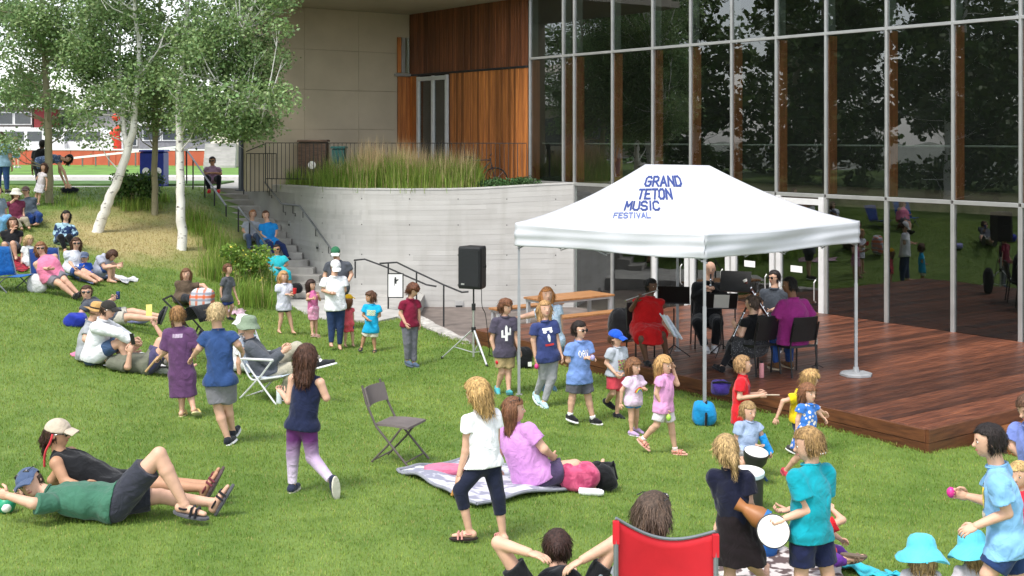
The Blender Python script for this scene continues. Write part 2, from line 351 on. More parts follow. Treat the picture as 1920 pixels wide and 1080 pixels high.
# ---- deck: one board after the other across its depth
m_deck = None
def deck_material():
    m = bpy.data.materials.new('deck_wood'); m.use_nodes = True; t = m.node_tree; L = t.links; b = t.nodes['Principled BSDF']
    tc = N(t, 'ShaderNodeTexCoord'); mp = N(t, 'ShaderNodeMapping'); mp.inputs['Rotation'].default_value = (0, 0, -math.atan2(CN[1], CN[0])); mp.inputs['Scale'].default_value = (1, 1, 1)
    L.new(tc.outputs['Object'], mp.inputs[0]); m2 = N(t, 'ShaderNodeMapping'); m2.inputs['Scale'].default_value = (1.1, 14, 14); L.new(mp.outputs[0], m2.inputs[0])
    nz = N(t, 'ShaderNodeTexNoise'); nz.inputs['Scale'].default_value = 2.2; nz.inputs['Detail'].default_value = 7; nz.inputs['Roughness'].default_value = .65; L.new(m2.outputs[0], nz.inputs['Vector'])
    cr = N(t, 'ShaderNodeValToRGB'); e = cr.color_ramp.elements; e[0].position = .3; e[0].color = (.042, .015, .009, 1); e[1].position = .75; e[1].color = (.26, .09, .038, 1)
    k = cr.color_ramp.elements.new(.5); k.color = (.115, .038, .019, 1)
    L.new(nz.outputs['Fac'], cr.inputs[0]); h = N(t, 'ShaderNodeHueSaturation'); oi = N(t, 'ShaderNodeObjectInfo'); mr = N(t, 'ShaderNodeMapRange'); mr.inputs[3].default_value = .45; mr.inputs[4].default_value = 1.45
    L.new(oi.outputs['Random'], mr.inputs[0]); L.new(mr.outputs[0], h.inputs['Value']); L.new(cr.outputs[0], h.inputs['Color']); L.new(h.outputs[0], b.inputs['Base Color'])
    rr = N(t, 'ShaderNodeMapRange'); rr.inputs[3].default_value = .26; rr.inputs[4].default_value = .48; L.new(nz.outputs['Fac'], rr.inputs[0]); L.new(rr.outputs[0], b.inputs['Roughness'])
    bp = N(t, 'ShaderNodeBump'); bp.inputs['Strength'].default_value = .25; bp.inputs['Distance'].default_value = .004; L.new(nz.outputs['Fac'], bp.inputs['Height']); L.new(bp.outputs[0], b.inputs['Normal'])
    return m
m_deck = deck_material()
m_fascia = mat('fascia_wood', (.17, .062, .026), .45, .3, 3, .15, 30, col2=(.07, .026, .014), stretch=(1, 1, 9), rand=.25)
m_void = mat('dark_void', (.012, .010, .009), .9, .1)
deck = empty('wooden_deck', Q(13.5, 3.4, -.3), 'low dark red-brown hardwood deck in front of the glass facade', 'deck')
s = SR; pw = .138; D = 19.48-12.72
while s < SL-.02:
    w = min(pw, SL-s); MB().cbox(Q(s+w/2, D/2, -.016+random.uniform(-.0015, .0015)), AX, NX, UP, (w-.007, D-.06, .032), .004).build('plank', m_deck, deck); s += pw
for z0, z1, o in ((-.16, -.002, 0), (-.33, -.166, -.006), (-.50, -.336, -.012), (-.67, -.506, -.018)):
    MB().cbox(Q((SL+SR)/2, D+.0+o, (z0+z1)/2), AX, UP, NX, (SL-SR, z1-z0, .05), .004).build('fascia_board', m_fascia, deck)
    MB().cbox(Q(SR-.025+o*-1, D/2, (z0+z1)/2), NX, UP, -AX, (D+.02, z1-z0, .05), .004).build('fascia_board', m_fascia, deck)
    MB().cbox(Q(SL+.025+o, D/2, (z0+z1)/2), NX, UP, AX, (D+.02, z1-z0, .05), .004).build('fascia_board', m_fascia, deck)
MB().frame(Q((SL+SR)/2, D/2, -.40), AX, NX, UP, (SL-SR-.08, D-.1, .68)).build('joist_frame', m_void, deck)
m_step = mat('step_wood', (.26, .10, .032), .45, .3, 3, .15, 30, col2=(.12, .045, .018), stretch=(1, 1, 6), rand=.2)
stp = empty('deck_step', Q(8.2, 4, -.3), 'reddish wooden step box at the right end of the deck', 'step')
for i in range(6): MB().cbox(Q(8.70-.15*i, 3.6, -.16), AX, NX, UP, (.143, 4.4, .03), .004).build('plank', m_step, stp)
for z in (-.245, -.38): MB().cbox(Q(7.84, 3.6, z), NX, UP, -AX, (4.4, .13, .04), .004).build('riser_board', m_step, stp); MB().cbox(Q(8.34, 5.82, z), AX, UP, NX, (.94, .13, .04), .004).build('riser_board', m_step, stp)

# ---- concrete planter wall, board-formed: each row of formwork stands a little proud or back
def concrete_material():
    m = bpy.data.materials.new('board_formed_concrete'); m.use_nodes = True; t = m.node_tree; L = t.links; b = t.nodes['Principled BSDF']
    tc = N(t, 'ShaderNodeTexCoord')
    def noise(sc, st, det=5):
        mp = N(t, 'ShaderNodeMapping'); mp.inputs['Scale'].default_value = st; L.new(tc.outputs['Object'], mp.inputs[0])
        n = N(t, 'ShaderNodeTexNoise'); n.inputs['Scale'].default_value = sc; n.inputs['Detail'].default_value = det; L.new(mp.outputs[0], n.inputs['Vector']); return n.outputs['Fac']
    a = noise(1.0, (.5, .5, 10), 2); c = noise(1.2, (1, 1, 1)); d = noise(30, (1, 1, 1))
    def mix(f, A, B):
        x = N(t, 'ShaderNodeMix', data_type='RGBA')
        for i, v in ((6, A), (7, B)):
            if isinstance(v, tuple): x.inputs[i].default_value = (*v, 1)
            else: L.new(v, x.inputs[i])
        L.new(f, x.inputs[0]); return x.outputs[2]
    mr = N(t, 'ShaderNodeMapRange'); mr.inputs[1].default_value = .35; mr.inputs[2].default_value = .65; L.new(a, mr.inputs[0])
    mr2 = N(t, 'ShaderNodeMapRange'); mr2.inputs[1].default_value = .45; mr2.inputs[2].default_value = .75; mr2.inputs[4].default_value = .55; L.new(c, mr2.inputs[0])
    o = mix(mr2.outputs[0], mix(mr.outputs[0], (.465, .455, .435), (.51, .50, .48)), (.39, .375, .35))
    st_ = noise(2.6, (1, 1, .12), 4); ms_ = N(t, 'ShaderNodeMapRange'); ms_.inputs[1].default_value = .52; ms_.inputs[2].default_value = .72; ms_.inputs[4].default_value = .5; L.new(st_, ms_.inputs[0]); o = mix(ms_.outputs[0], o, (.36, .345, .315))
    hs3 = N(t, 'ShaderNodeHueSaturation'); ge = N(t, 'ShaderNodeNewGeometry'); rm = N(t, 'ShaderNodeMapRange'); rm.inputs[3].default_value = .94; rm.inputs[4].default_value = 1.05; L.new(ge.outputs['Random Per Island'], rm.inputs[0]); L.new(rm.outputs[0], hs3.inputs['Value']); L.new(o, hs3.inputs['Color']); o = hs3.outputs[0]
    L.new(o, b.inputs['Base Color']); b.inputs['Roughness'].default_value = .85; b.inputs['Specular IOR Level'].default_value = .25
    bp = N(t, 'ShaderNodeBump'); bp.inputs['Strength'].default_value = .3; bp.inputs['Distance'].default_value = .006; L.new(d, bp.inputs['Height']); L.new(bp.outputs[0], b.inputs['Normal'])
    return m
m_bform = concrete_material()
wl = catmull(WALLP, 10); wlen = np.r_[0, np.cumsum([np.linalg.norm(wl[i+1][:2]-wl[i][:2]) for i in range(len(wl)-1)])]
mb = MB(); rows = 26
def wall_frame(i):
    d = wl[min(i+1, len(wl)-1)][:2]-wl[max(i-1, 0)][:2]; d /= np.linalg.norm(d); return np.array([d[1], -d[0]])*1.0
def wall_at(l):
    i = int(min(len(wl)-2, max(0, np.searchsorted(wlen, l)-1))); t = (l-wlen[i])/(wlen[i+1]-wlen[i]); return wl[i]*(1-t)+wl[i+1]*t, wall_frame(i)*(1-t)+wall_frame(i+1)*t
for r in range(rows):
    l0 = 0
    while l0 < wlen[-1]-.01:
        l1 = min(wlen[-1], l0+random.choice((1.2, 1.5, 1.8, 2.4))*random.uniform(.9, 1.1)); l1 = wlen[-1] if wlen[-1]-l1 < .5 else l1
        o_ = random.uniform(-.0022, .0022); ks = max(2, int((l1-l0)/.22)); vs = []
        for k in range(ks+1):
            p, n_ = wall_at(l0+.002+(l1-l0-.004)*k/ks); z0 = -1.1+(p[2]+1.1)*r/rows+.0015; z1 = -1.1+(p[2]+1.1)*(r+1)/rows-.0015
            vs += [(p[0]-n_[0]*.003, p[1]-n_[1]*.003, z0), (p[0]+n_[0]*o_, p[1]+n_[1]*o_, z0+.002), (p[0]+n_[0]*o_, p[1]+n_[1]*o_, z1-.002), (p[0]-n_[0]*.003, p[1]-n_[1]*.003, z1)]
        mb.add(vs, [(4*i+k, 4*(i+1)+k, 4*(i+1)+k+1, 4*i+k+1) for i in range(ks) for k in range(3)]); l0 = l1
bkp = [q for i, p in enumerate(wl) for q in ((p[0]-wall_frame(i)[0]*.004, p[1]-wall_frame(i)[1]*.004, -1.1), (p[0]-wall_frame(i)[0]*.004, p[1]-wall_frame(i)[1]*.004, p[2]))]
mb.add(bkp, [(2*i, 2*i+2, 2*i+3, 2*i+1) for i in range(len(wl)-1)])
cap = []
for i, p in enumerate(wl):
    n_ = wall_frame(i); cap.append([(p[0]+n_[0]*.004, p[1]+n_[1]*.004, p[2]), (p[0]-n_[0]*.3, p[1]-n_[1]*.3, p[2]+.0), (p[0]-n_[0]*.3, p[1]-n_[1]*.3, p[2]-.4)])
mb.add([q for c in cap for q in c], [(3*i+k, 3*(i+1)+k, 3*(i+1)+k+1, 3*i+k+1) for i in range(len(wl)-1) for k in range(2)])
planter = empty('planter_wall', (-1.5, 30.3, -.75), 'tall curved board-formed grey concrete planter wall beside the stairs', 'wall')
mb.build('concrete_face', m_bform, planter)
cb = MB()
for i in range(len(wl)-1):
    a, b_ = wl[i], wl[i+1]; na, nb_ = wall_frame(i), wall_frame(i+1)
    cb.add([(*(a[:2]+na*.012), a[2]+.003), (*(b_[:2]+nb_*.012), b_[2]+.003), (*(b_[:2]-nb_*.29), b_[2]+.003), (*(a[:2]-na*.29), a[2]+.003),
            (*(a[:2]+na*.012), a[2]+.04), (*(b_[:2]+nb_*.012), b_[2]+.04), (*(b_[:2]-nb_*.29), b_[2]+.04), (*(a[:2]-na*.29), a[2]+.04)], [(0, 1, 5, 4), (4, 5, 6, 7), (7, 6, 2, 3)])
cb.build('coping', mat('coping', (.5, .49, .47), .85, .1, 4, .15, 40), planter)
def wallpt(px):
    for i in range(len(wl)-1):
        xa = CX+FPX*wl[i][0]/wl[i][1]; xb = CX+FPX*wl[i+1][0]/wl[i+1][1]
        if xa <= px <= xb: t = (px-xa)/(xb-xa); return wl[i]*(1-t)+wl[i+1]*t, wall_frame(i)
    return wl[-1], wall_frame(len(wl)-1)
th = MB()
for l in np.arange(4.2, wlen[-1]-.3, 1.22):
    for z in (-.2, .55, 1.3, 1.95):
        p, n_ = wall_at(l); c = Vector((p[0]+n_[0]*.0035, p[1]+n_[1]*.0035, z)); th.lathe(c, [(.016, 0), (.016, .0012), (.001, .0014)], 8, Vector((-n_[1], n_[0], 0)), UP, Vector((n_[0], n_[1], 0)))
o = th.build('tie_holes', mat('tie_hole', (.10, .10, .095), .9), planter); o['kind'] = 'stuff'
# small recessed step lights and plates on the wall
m_plate = mat('light_plate', (.55, .55, .54), .4, .05, metal=.5); m_dark = mat('dark_steel', (.045, .047, .05), .45, .2, 10, .05, 60, metal=.4)
for px, py in ((497, 378), (544, 420), (597, 463)):
    p, n_ = wallpt(px); z = CZ-(py-HY)*p[1]/FPX; d = Vector((-n_[1], n_[0], 0)); nn = Vector((n_[0], n_[1], 0))
    fx = empty('wall_light', (p[0], p[1], z), 'small metal step light plate on the concrete wall above the stairs, '+{497: 'highest', 544: 'middle', 597: 'lowest'}[px]+' of three', 'light', 'step lights on the concrete wall')
    MB().frame(Vector((p[0], p[1], z))+nn*.015, d, nn, UP, (.13, .03, .16)).build('cover', m_plate, fx); MB().frame(Vector((p[0], p[1], z-.02))+nn*.034, d, nn, UP, (.09, .008, .05)).build('louvre', m_dark, fx)

# ---- stairs
def stair_c(f): return -7.68+(-4.3+7.68)*f, 36-6.2*f
stairs = empty('concrete_stairs', (-5.3, 30, -.45), 'grey concrete stairs running down between the shrubs and the curved wall', 'stairs')
NS = 16; m_stair = mat('stair_concrete', (.36, .345, .32), .88, .2, 2, .25, 40); m_nose = mat('stair_nosing', (.5, .49, .46), .85, .1)
for i in range(NS):
    f0, f1 = i/NS, (i+1)/NS; xr, y0 = stair_c(f0); xr1, y1 = stair_c(f1); z = 2.0-(i+1)*2.45/NS
    e = Vector((1, -.06, 0)).normalized(); wd = 2.25+.35*f0; c = Vector((xr-wd/2+.15, (y0+y1)/2, 0)); dp = 6.2/NS
    st = MB().cbox((c.x, c.y, z-.35), e, Vector((-e.y, e.x, 0)), UP, (wd+.3, dp+.03, .70), .012).build('step', m_stair, stairs)

# ---- glass building
M_S = [25.5, 24.12, 23.68, 22.24, 20.83, 19.6, 18.36, 17.11, 15.83, 14.40, 12.98, 11.67, 10.3, 8.95, 7.6]
m_alu = mat('mullion_aluminium', (.46, .46, .45), .35, .06, 4, 0, metal=.55)
m_alud = mat('mullion_shadow', (.09, .095, .09), .5, .1)
m_fin = mat('timber_fin', (.28, .10, .046), .5, .3, 3, .1, 30, col2=(.16, .058, .027), stretch=(6, 6, .6), rand=.15)
m_dfin = mat('steel_fin', (.09, .10, .09), .5, .1)
def glass_mat(name, tint, refl):
    m = bpy.data.materials.new(name); m.use_nodes = True; t = m.node_tree; L = t.links; t.nodes.clear()
    o = N(t, 'ShaderNodeOutputMaterial'); tr = N(t, 'ShaderNodeBsdfTransparent'); tr.inputs[0].default_value = (*tint, 1)
    gl = N(t, 'ShaderNodeBsdfGlossy'); gl.inputs['Roughness'].default_value = .0; gl.inputs[0].default_value = (.95, .98, 1, 1)
    fr = N(t, 'ShaderNodeFresnel'); fr.inputs[0].default_value = 1.5; mr = N(t, 'ShaderNodeMapRange'); mr.inputs[3].default_value = refl; mr.inputs[4].default_value = 1; L.new(fr.outputs[0], mr.inputs[0])
    nz = N(t, 'ShaderNodeTexNoise'); nz.inputs['Scale'].default_value = 1.1; nz.inputs['Detail'].default_value = 1; tc = N(t, 'ShaderNodeTexCoord'); L.new(tc.outputs['Object'], nz.inputs['Vector'])
    bp = N(t, 'ShaderNodeBump'); bp.inputs['Strength'].default_value = .12; bp.inputs['Distance'].default_value = .02; L.new(nz.outputs['Fac'], bp.inputs['Height']); L.new(bp.outputs[0], gl.inputs['Normal'])
    ge = N(t, 'ShaderNodeNewGeometry'); sb_ = N(t, 'ShaderNodeMath', operation='SUBTRACT'); sb_.inputs[0].default_value = 1; L.new(ge.outputs['Backfacing'], sb_.inputs[1]); ml = N(t, 'ShaderNodeMath', operation='MULTIPLY'); L.new(mr.outputs[0], ml.inputs[0]); L.new(sb_.outputs[0], ml.inputs[1])
    ms = N(t, 'ShaderNodeMixShader'); L.new(ml.outputs[0], ms.inputs[0]); L.new(tr.outputs[0], ms.inputs[1]); L.new(gl.outputs[0], ms.inputs[2]); L.new(ms.outputs[0], o.inputs[0])
    return m
m_glass = glass_mat('tinted_glass', (.82, .86, .84), .105)
bld = empty('glass_building', Q(16, 0, 0), 'tall building with a gridded glass facade, timber cladding and a beige wall under its soffit', 'building')
ZB, Z1, Z2, Z3 = -.75, 2.33, 5.55, 8.6
def facade_bar(s, z0, z1, w=.055, o=.05, m=m_alu, name='mullion', d=.05): MB().cbox(Q(s, d/2+.001, (z0+z1)/2), AX, UP, NX, (w, z1-z0, d), .004).build(name, m, bld)
for s in M_S:
    if s < 24: facade_bar(s, ZB, Z1-.03, .075)
    facade_bar(s, Z1+.03, Z3, .05)
    MB().frame(Q(s, -.155, (Z1+Z2)/2), AX, NX, UP, (.07, .24, Z2-Z1-.08)).build('timber_fin', m_fin, bld)
    MB().frame(Q(s, -.13, (Z2+Z3)/2), AX, NX, UP, (.066, .19, Z3-Z2-.08)).build('steel_fin', m_dfin, bld)
for z, h in ((Z1, .075), (Z2, .06)):
    for i in range(len(M_S)-1):
        a, b_ = M_S[i], M_S[i+1]
        MB().cbox(Q((a+b_)/2, .030, z), AX, UP, NX, (abs(a-b_)-.052, h, .055), .004).build('transom', m_alu, bld)
for i in range(len(M_S)-1):
    a, b_ = M_S[i], M_S[i+1]
    for z0, z1 in ((ZB, Z1), (Z1, Z2), (Z2, Z3)):
        if z0 == ZB and a > 24: continue
        if z0 == ZB and 15.5 < b_ and a < 20.9: continue
        MB().frame(Q((a+b_)/2, random.uniform(-.004, .004), (z0+z1)/2), AX, NX, UP, (abs(a-b_)-.03, .012, z1-z0-.05)).build('pane', m_glass, bld)
# doors with pale frames behind the canopy
m_door = mat('door_frame', (.62, .62, .61), .45, .05)
m_paper = mat('paper', (.82, .82, .80), .7, .03)
for a, b_ in ((20.83, 19.6), (19.6, 18.36), (18.36, 17.11), (17.11, 15.83)):
    c = (a+b_)/2; w = a-b_
    d = MB().cbox(Q(a-.09, .04, .8), AX, UP, NX, (.12, 3.0, .07), .004).cbox(Q(b_+.09, .04, .8), AX, UP, NX, (.12, 3.0, .07), .004).cbox(Q(c, .04, 1.93), AX, UP, NX, (w-.3, .14, .07), .004).cbox(Q(c, .04, -.61), AX, UP, NX, (w-.3, .25, .07), .004).cbox(Q(c, .04, 2.2), AX, UP, NX, (w-.3, .12, .07), .004).build('door', m_door, bld)
    MB().frame(Q(c, .02, .8), AX, NX, UP, (w-.3, .012, 2.9)).build('pane', m_glass, d)
    MB().tube([Q(b_+.2, .09, .2), Q(b_+.2, .14, .25), Q(b_+.2, .14, .6), Q(b_+.2, .09, .65)], .014).build('handle', m_alu, d)
    if c < 18: MB().frame(Q(c+.1, .032, .82), AX, NX, UP, (.30, .004, .13)).build('notice', m_paper, d)
# interior seen through the glass
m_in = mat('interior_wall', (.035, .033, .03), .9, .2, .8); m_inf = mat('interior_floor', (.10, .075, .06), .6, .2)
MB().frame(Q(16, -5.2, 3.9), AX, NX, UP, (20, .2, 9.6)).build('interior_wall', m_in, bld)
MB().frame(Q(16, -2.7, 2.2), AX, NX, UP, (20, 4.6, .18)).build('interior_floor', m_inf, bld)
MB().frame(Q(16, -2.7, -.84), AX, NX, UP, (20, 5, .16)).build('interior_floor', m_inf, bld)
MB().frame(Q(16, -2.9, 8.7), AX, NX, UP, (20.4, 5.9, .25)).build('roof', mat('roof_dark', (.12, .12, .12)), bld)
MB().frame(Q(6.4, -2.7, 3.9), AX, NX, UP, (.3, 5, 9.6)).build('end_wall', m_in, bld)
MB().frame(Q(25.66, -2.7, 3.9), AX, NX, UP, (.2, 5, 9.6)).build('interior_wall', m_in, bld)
MB().tube([Q(25.5, -.4, Z1+1.0), Q(7, -.4, Z1+1.0)], .02).build('interior_rail', m_dfin, bld)
# timber cladding, board by board
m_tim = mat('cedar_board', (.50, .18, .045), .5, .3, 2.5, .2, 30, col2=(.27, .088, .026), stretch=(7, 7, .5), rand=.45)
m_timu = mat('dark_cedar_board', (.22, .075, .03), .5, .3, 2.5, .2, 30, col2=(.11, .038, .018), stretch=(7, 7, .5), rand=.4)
ZS, ZT, ZJ = 7.18, 2.05, 5.35
s = 25.6; i = 0
while s < 31.45:
    w = random.uniform(.085, .16)
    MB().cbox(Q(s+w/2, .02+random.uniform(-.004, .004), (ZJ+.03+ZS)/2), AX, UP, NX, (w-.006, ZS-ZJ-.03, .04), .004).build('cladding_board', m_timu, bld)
    if not (29.3 < s+w/2 < 31.1):
        MB().cbox(Q(s+w/2, .02+random.uniform(-.004, .004), (ZT+ZJ-.03)/2), AX, UP, NX, (w-.006, ZJ-.03-ZT, .04), .004).build('cladding_board', m_tim, bld)
    s += w
MB().frame(Q(28.6, -.08, 4.6), AX, NX, UP, (5.9, .12, 5.4)).build('backing_wall', m_void, bld)
MB().cbox(Q(28.5, .03, ZJ), AX, UP, NX, (5.8, .06, .05), .004).build('joint_strip', m_dark, bld)
dr = MB()
for s_ in (29.42, 30.15, 30.95): dr.cbox(Q(s_, .04, 3.72), AX, UP, NX, (.10, 3.15, .08), .004)
for z in (5.22, 2.2): dr.cbox(Q(30.18, .04, z), AX, UP, NX, (1.5, .12, .08), .004)
dr = dr.build('glazed_door', m_door, bld)
for c, w in ((29.78, .62), (30.55, .68)): MB().frame(Q(c, .02, 3.7), AX, NX, UP, (w, .012, 2.9)).build('pane', m_glass, dr)
MB().box(Q(30.85, .1, 3.15), (.03, .03, .12)).build('handle', m_alu, dr)
# beige wall coming forward from the timber corner, in wide cement panels
m_beige = mat('beige_panel', (.50, .43, .32), .8, .06, 1.2, .1, 60, rand=.025)
zrow = [2.0, 2.9, 3.72, 4.85, 6.0, ZS]; orow = [.0, 1.75, 3.5, 5.2]
for zi in range(5):
    for oi in range(3):
        z0, z1, o0, o1 = zrow[zi], zrow[zi+1], orow[oi], orow[oi+1]
        MB().cbox(Q(31.5+.03, (o0+o1)/2, (z0+z1)/2), NX, UP, -AX, (o1-o0-.006, z1-z0-.006, .06), .003).build('wall_panel', m_beige, bld)
MB().frame(Q(31.72, 2.6, 4.6), AX, NX, UP, (.3, 5.2, 5.2)).build('backing_wall', m_beige, bld)
m_timr = MATS['cedar_board']
for k in range(3): MB().cbox(Q(31.42, .12+.14*k, 3.65), NX, UP, -AX, (.132, 3.3, .05), .004).build('cladding_board', m_timr, bld)
for k, mm in ((0, m_timr), (1, m_alu), (2, m_glass)): MB().cbox(Q(31.42, .42-.14*k, 5.95), NX, UP, -AX, (.12, 1.05, .05), .004).build('corner_window_strip', mm, bld)
MB().cbox(Q(31.40, .3, 5.36), NX, UP, -AX, (.55, .07, .1), .004).build('window_sill', m_alu, bld)
# soffit and the mass above it
m_sof = mat('soffit_board', (.42, .38, .31), .8, .05, 1, .05, 40)
MB().frame(Q(29.0, 2.4, ZS+.1), AX, NX, UP, (7.4, 5.6, .2)).build('soffit', m_sof, bld)
MB().frame(Q(29.0, 2.3, ZS+.8), AX, NX, UP, (7.2, 5.4, 1.18)).build('upper_storey', m_beige, bld)
MB().frame(Q(29.0, -3.0, 5.5), AX, NX, UP, (6.6, 5.5, 7)).build('building_core', m_beige, bld)
# dark steel column at the wall end
pc = at(456, 345, 34.2); mb = MB().box((pc.x, pc.y, 4.6), (.20, .20, 5.2), .6); mb.box((pc.x, pc.y, 2.02), (.34, .34, .03), .6)
mb.build('steel_column', mat('blue_steel', (.05, .06, .08), .5, .1, 8), None, label='dark blue steel column at the head of the stairs', cat='column')
# ================================================================== VEGETATION
def leaf_cloud(centres, radii, nper, size, flat=.75, droop=.3):
    """leaf quads (two triangles folded on the midrib) scattered through clumps"""
    out = []
    for c, r, n in zip(centres, radii, nper):
        d = rng.normal(size=(n, 3)); d /= np.linalg.norm(d, axis=1)[:, None]; rad = r*rng.uniform(.02, 1, n)**.42*rng.choice([1, 1, 1, 1.25], n)
        p = np.array(c)+d*rad[:, None]*np.array([1, 1, flat]); out.append(p)
    P = np.concatenate(out); n = len(P)
    a = rng.normal(size=(n, 3)); a[:, 2] = a[:, 2]*.6-droop; a /= np.linalg.norm(a, axis=1)[:, None]
    b = np.cross(a, rng.normal(size=(n, 3))); b /= np.linalg.norm(b, axis=1)[:, None]
    s = size*rng.uniform(.6, 1.25, n)[:, None]
    V = np.stack([P-a*s*.55, P+b*s*.42, P+a*s*.6, P-b*s*.42], 1)
    return V
def leaf_obj(V, name, m, parent=None, off=(0, 0, 0), **kw):
    n = len(V); k = np.arange(n)[:, None]*4
    return np_mesh(name, V.reshape(-1, 3), k+np.array([[0, 1, 2, 3]]), m, parent, smooth=False, off=off, **kw)
m_aspen = mat('aspen_leaf', (.185, .30, .105), .5, .25, .9, col2=(.28, .40, .175), isl=.45, trans=.35)
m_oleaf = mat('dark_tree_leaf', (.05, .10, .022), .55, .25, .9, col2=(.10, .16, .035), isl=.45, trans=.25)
def bark_mat(name, c1, c2, dens=.58):
    m = bpy.data.materials.new(name); m.use_nodes = True; t = m.node_tree; L = t.links; b = t.nodes['Principled BSDF']
    tc = N(t, 'ShaderNodeTexCoord'); mp = N(t, 'ShaderNodeMapping'); mp.inputs['Scale'].default_value = (5, 5, 11); L.new(tc.outputs['Object'], mp.inputs[0])
    n = N(t, 'ShaderNodeTexNoise'); n.inputs['Scale'].default_value = 1.3; n.inputs['Detail'].default_value = 5; L.new(mp.outputs[0], n.inputs['Vector'])
    cr = N(t, 'ShaderNodeValToRGB'); e = cr.color_ramp.elements; e[0].position = dens-.03; e[0].color = (*c1, 1); e[1].position = dens+.09; e[1].color = (*c2, 1); L.new(n.outputs['Fac'], cr.inputs[0])
    n2 = N(t, 'ShaderNodeTexNoise'); n2.inputs['Scale'].default_value = 2; L.new(tc.outputs['Object'], n2.inputs['Vector']); hs2 = N(t, 'ShaderNodeHueSaturation'); mr = N(t, 'ShaderNodeMapRange'); mr.inputs[3].default_value = .75; mr.inputs[4].default_value = 1.2
    L.new(n2.outputs['Fac'], mr.inputs[0]); L.new(mr.outputs[0], hs2.inputs['Value']); L.new(cr.outputs[0], hs2.inputs['Color']); L.new(hs2.outputs[0], b.inputs['Base Color']); b.inputs['Roughness'].default_value = .8
    bp = N(t, 'ShaderNodeBump'); bp.inputs['Strength'].default_value = .4; bp.inputs['Distance'].default_value = .015; L.new(n.outputs['Fac'], bp.inputs['Height']); L.new(bp.outputs[0], b.inputs['Normal'])
    return m
m_white_bark = bark_mat('white_aspen_bark', (.80, .78, .73), (.07, .065, .055), .62); m_tan_bark = bark_mat('tan_aspen_bark', (.30, .27, .17), (.10, .09, .06), .64)
def px3(pts, Y): return [at(x, y, Y+(d[0] if d else 0)) for x, y, *d in pts]
def tree(name, label, base, trunks, clumps, m_bark, m_leaf, lsize, group=None, twig_from=None):
    """trunks: [(points, radii)], clumps: [(centre, radius, leaves)]"""
    t = empty(name, base, label, 'tree', group)
    mb = MB(); main = []
    for pts, rs in trunks:
        pp = catmull([tuple(p) for p in pts], 6); rr = np.interp(np.linspace(0, len(pts)-1, len(pp)), range(len(pts)), rs)
        pp = [p+np.array([rng.normal()*.012, rng.normal()*.012, 0]) for p in pp]
        mb.tube(pp, list(rr), 10); main += list(zip(pp, rr))
    tr = mb.build('trunk', m_bark, t, smooth=True)
    tw = MB(); mp_ = np.array([p for p, r in main])
    for c, r, n in clumps:
        c = np.array(c); d = np.linalg.norm((mp_-c)*np.array([1, 1, .8])+np.array([0, 0, .5]), axis=1); j = int(np.argmin(d)); a = mp_[j]; q = a*.5+c*.5+np.array([0, 0, -.12])
        tw.tube([a, q, c], [.022, .013, .006], 5)
        for _ in range(2): tw.tube([q*.4+c*.6, c+rng.normal(size=3)*r*.5], [.009, .003], 4)
    tw.build('limb', m_bark, t, smooth=True)
    V = leaf_cloud([c for c, r, n in clumps], [r for c, r, n in clumps], [n for c, r, n in clumps], lsize)
    leaf_obj(V, 'crown', m_leaf, t, off=base, kind='stuff')
    return t
def px_clumps(lst, Y, spread=1.3, r=(.36, .72), dens=370):
    out = []
    for x, y, k in lst:
        for _ in range(k):
            rr = random.uniform(*r); yy = Y+random.uniform(-spread, spread); p = at(x+random.gauss(0, 22), y+random.gauss(0, 18), yy); out.append((tuple(p), rr, int(dens*rr**2*3*random.choice((.5, 1, 1, 1.5)))))
    return out
def high_clumps(x0, x1, z0, z1, Y, n, spread=1.5):
    return [((random.uniform(x0, x1), Y+random.uniform(-spread, spread), random.uniform(z0, z1)), random.uniform(.5, .8), 240) for _ in range(n)]
A1 = at(92, 378, 33.1); A2 = at(183, 432, 31.3); A3 = at(290, 405, 33.2); A4 = at(341, 452, 30.6)
def gz(p): p = Vector(p); p.z = ground(p.x, p.y)-.05; return p
tree('aspen_tree', 'slim tan-barked aspen at the far left above the seated crowd', gz(A1),
     [([gz(A1), at(90, 250, 33.1), at(84, 120, 33.1), at(78, 10, 33.1), at(80, -120, 33.2)], [.11, .095, .08, .065, .03])],
     px_clumps([(20, 30, 4), (60, 20, 4), (110, 30, 4), (25, 75, 2), (55, 130, 2), (90, 165, 2), (30, 165, 2), (10, 225, 2), (18, 190, 2), (130, 90, 3), (15, 262, 1), (40, 55, 3), (75, 75, 3), (110, 65, 3), (10, 120, 2), (120, 130, 2), (60, 190, 2), (110, 205, 2), (150, 190, 2)], 33.3)+high_clumps(-14.8, -11, 7, 10.5, 33, 34), m_tan_bark, m_aspen, .080, 'aspen trees on the bank')
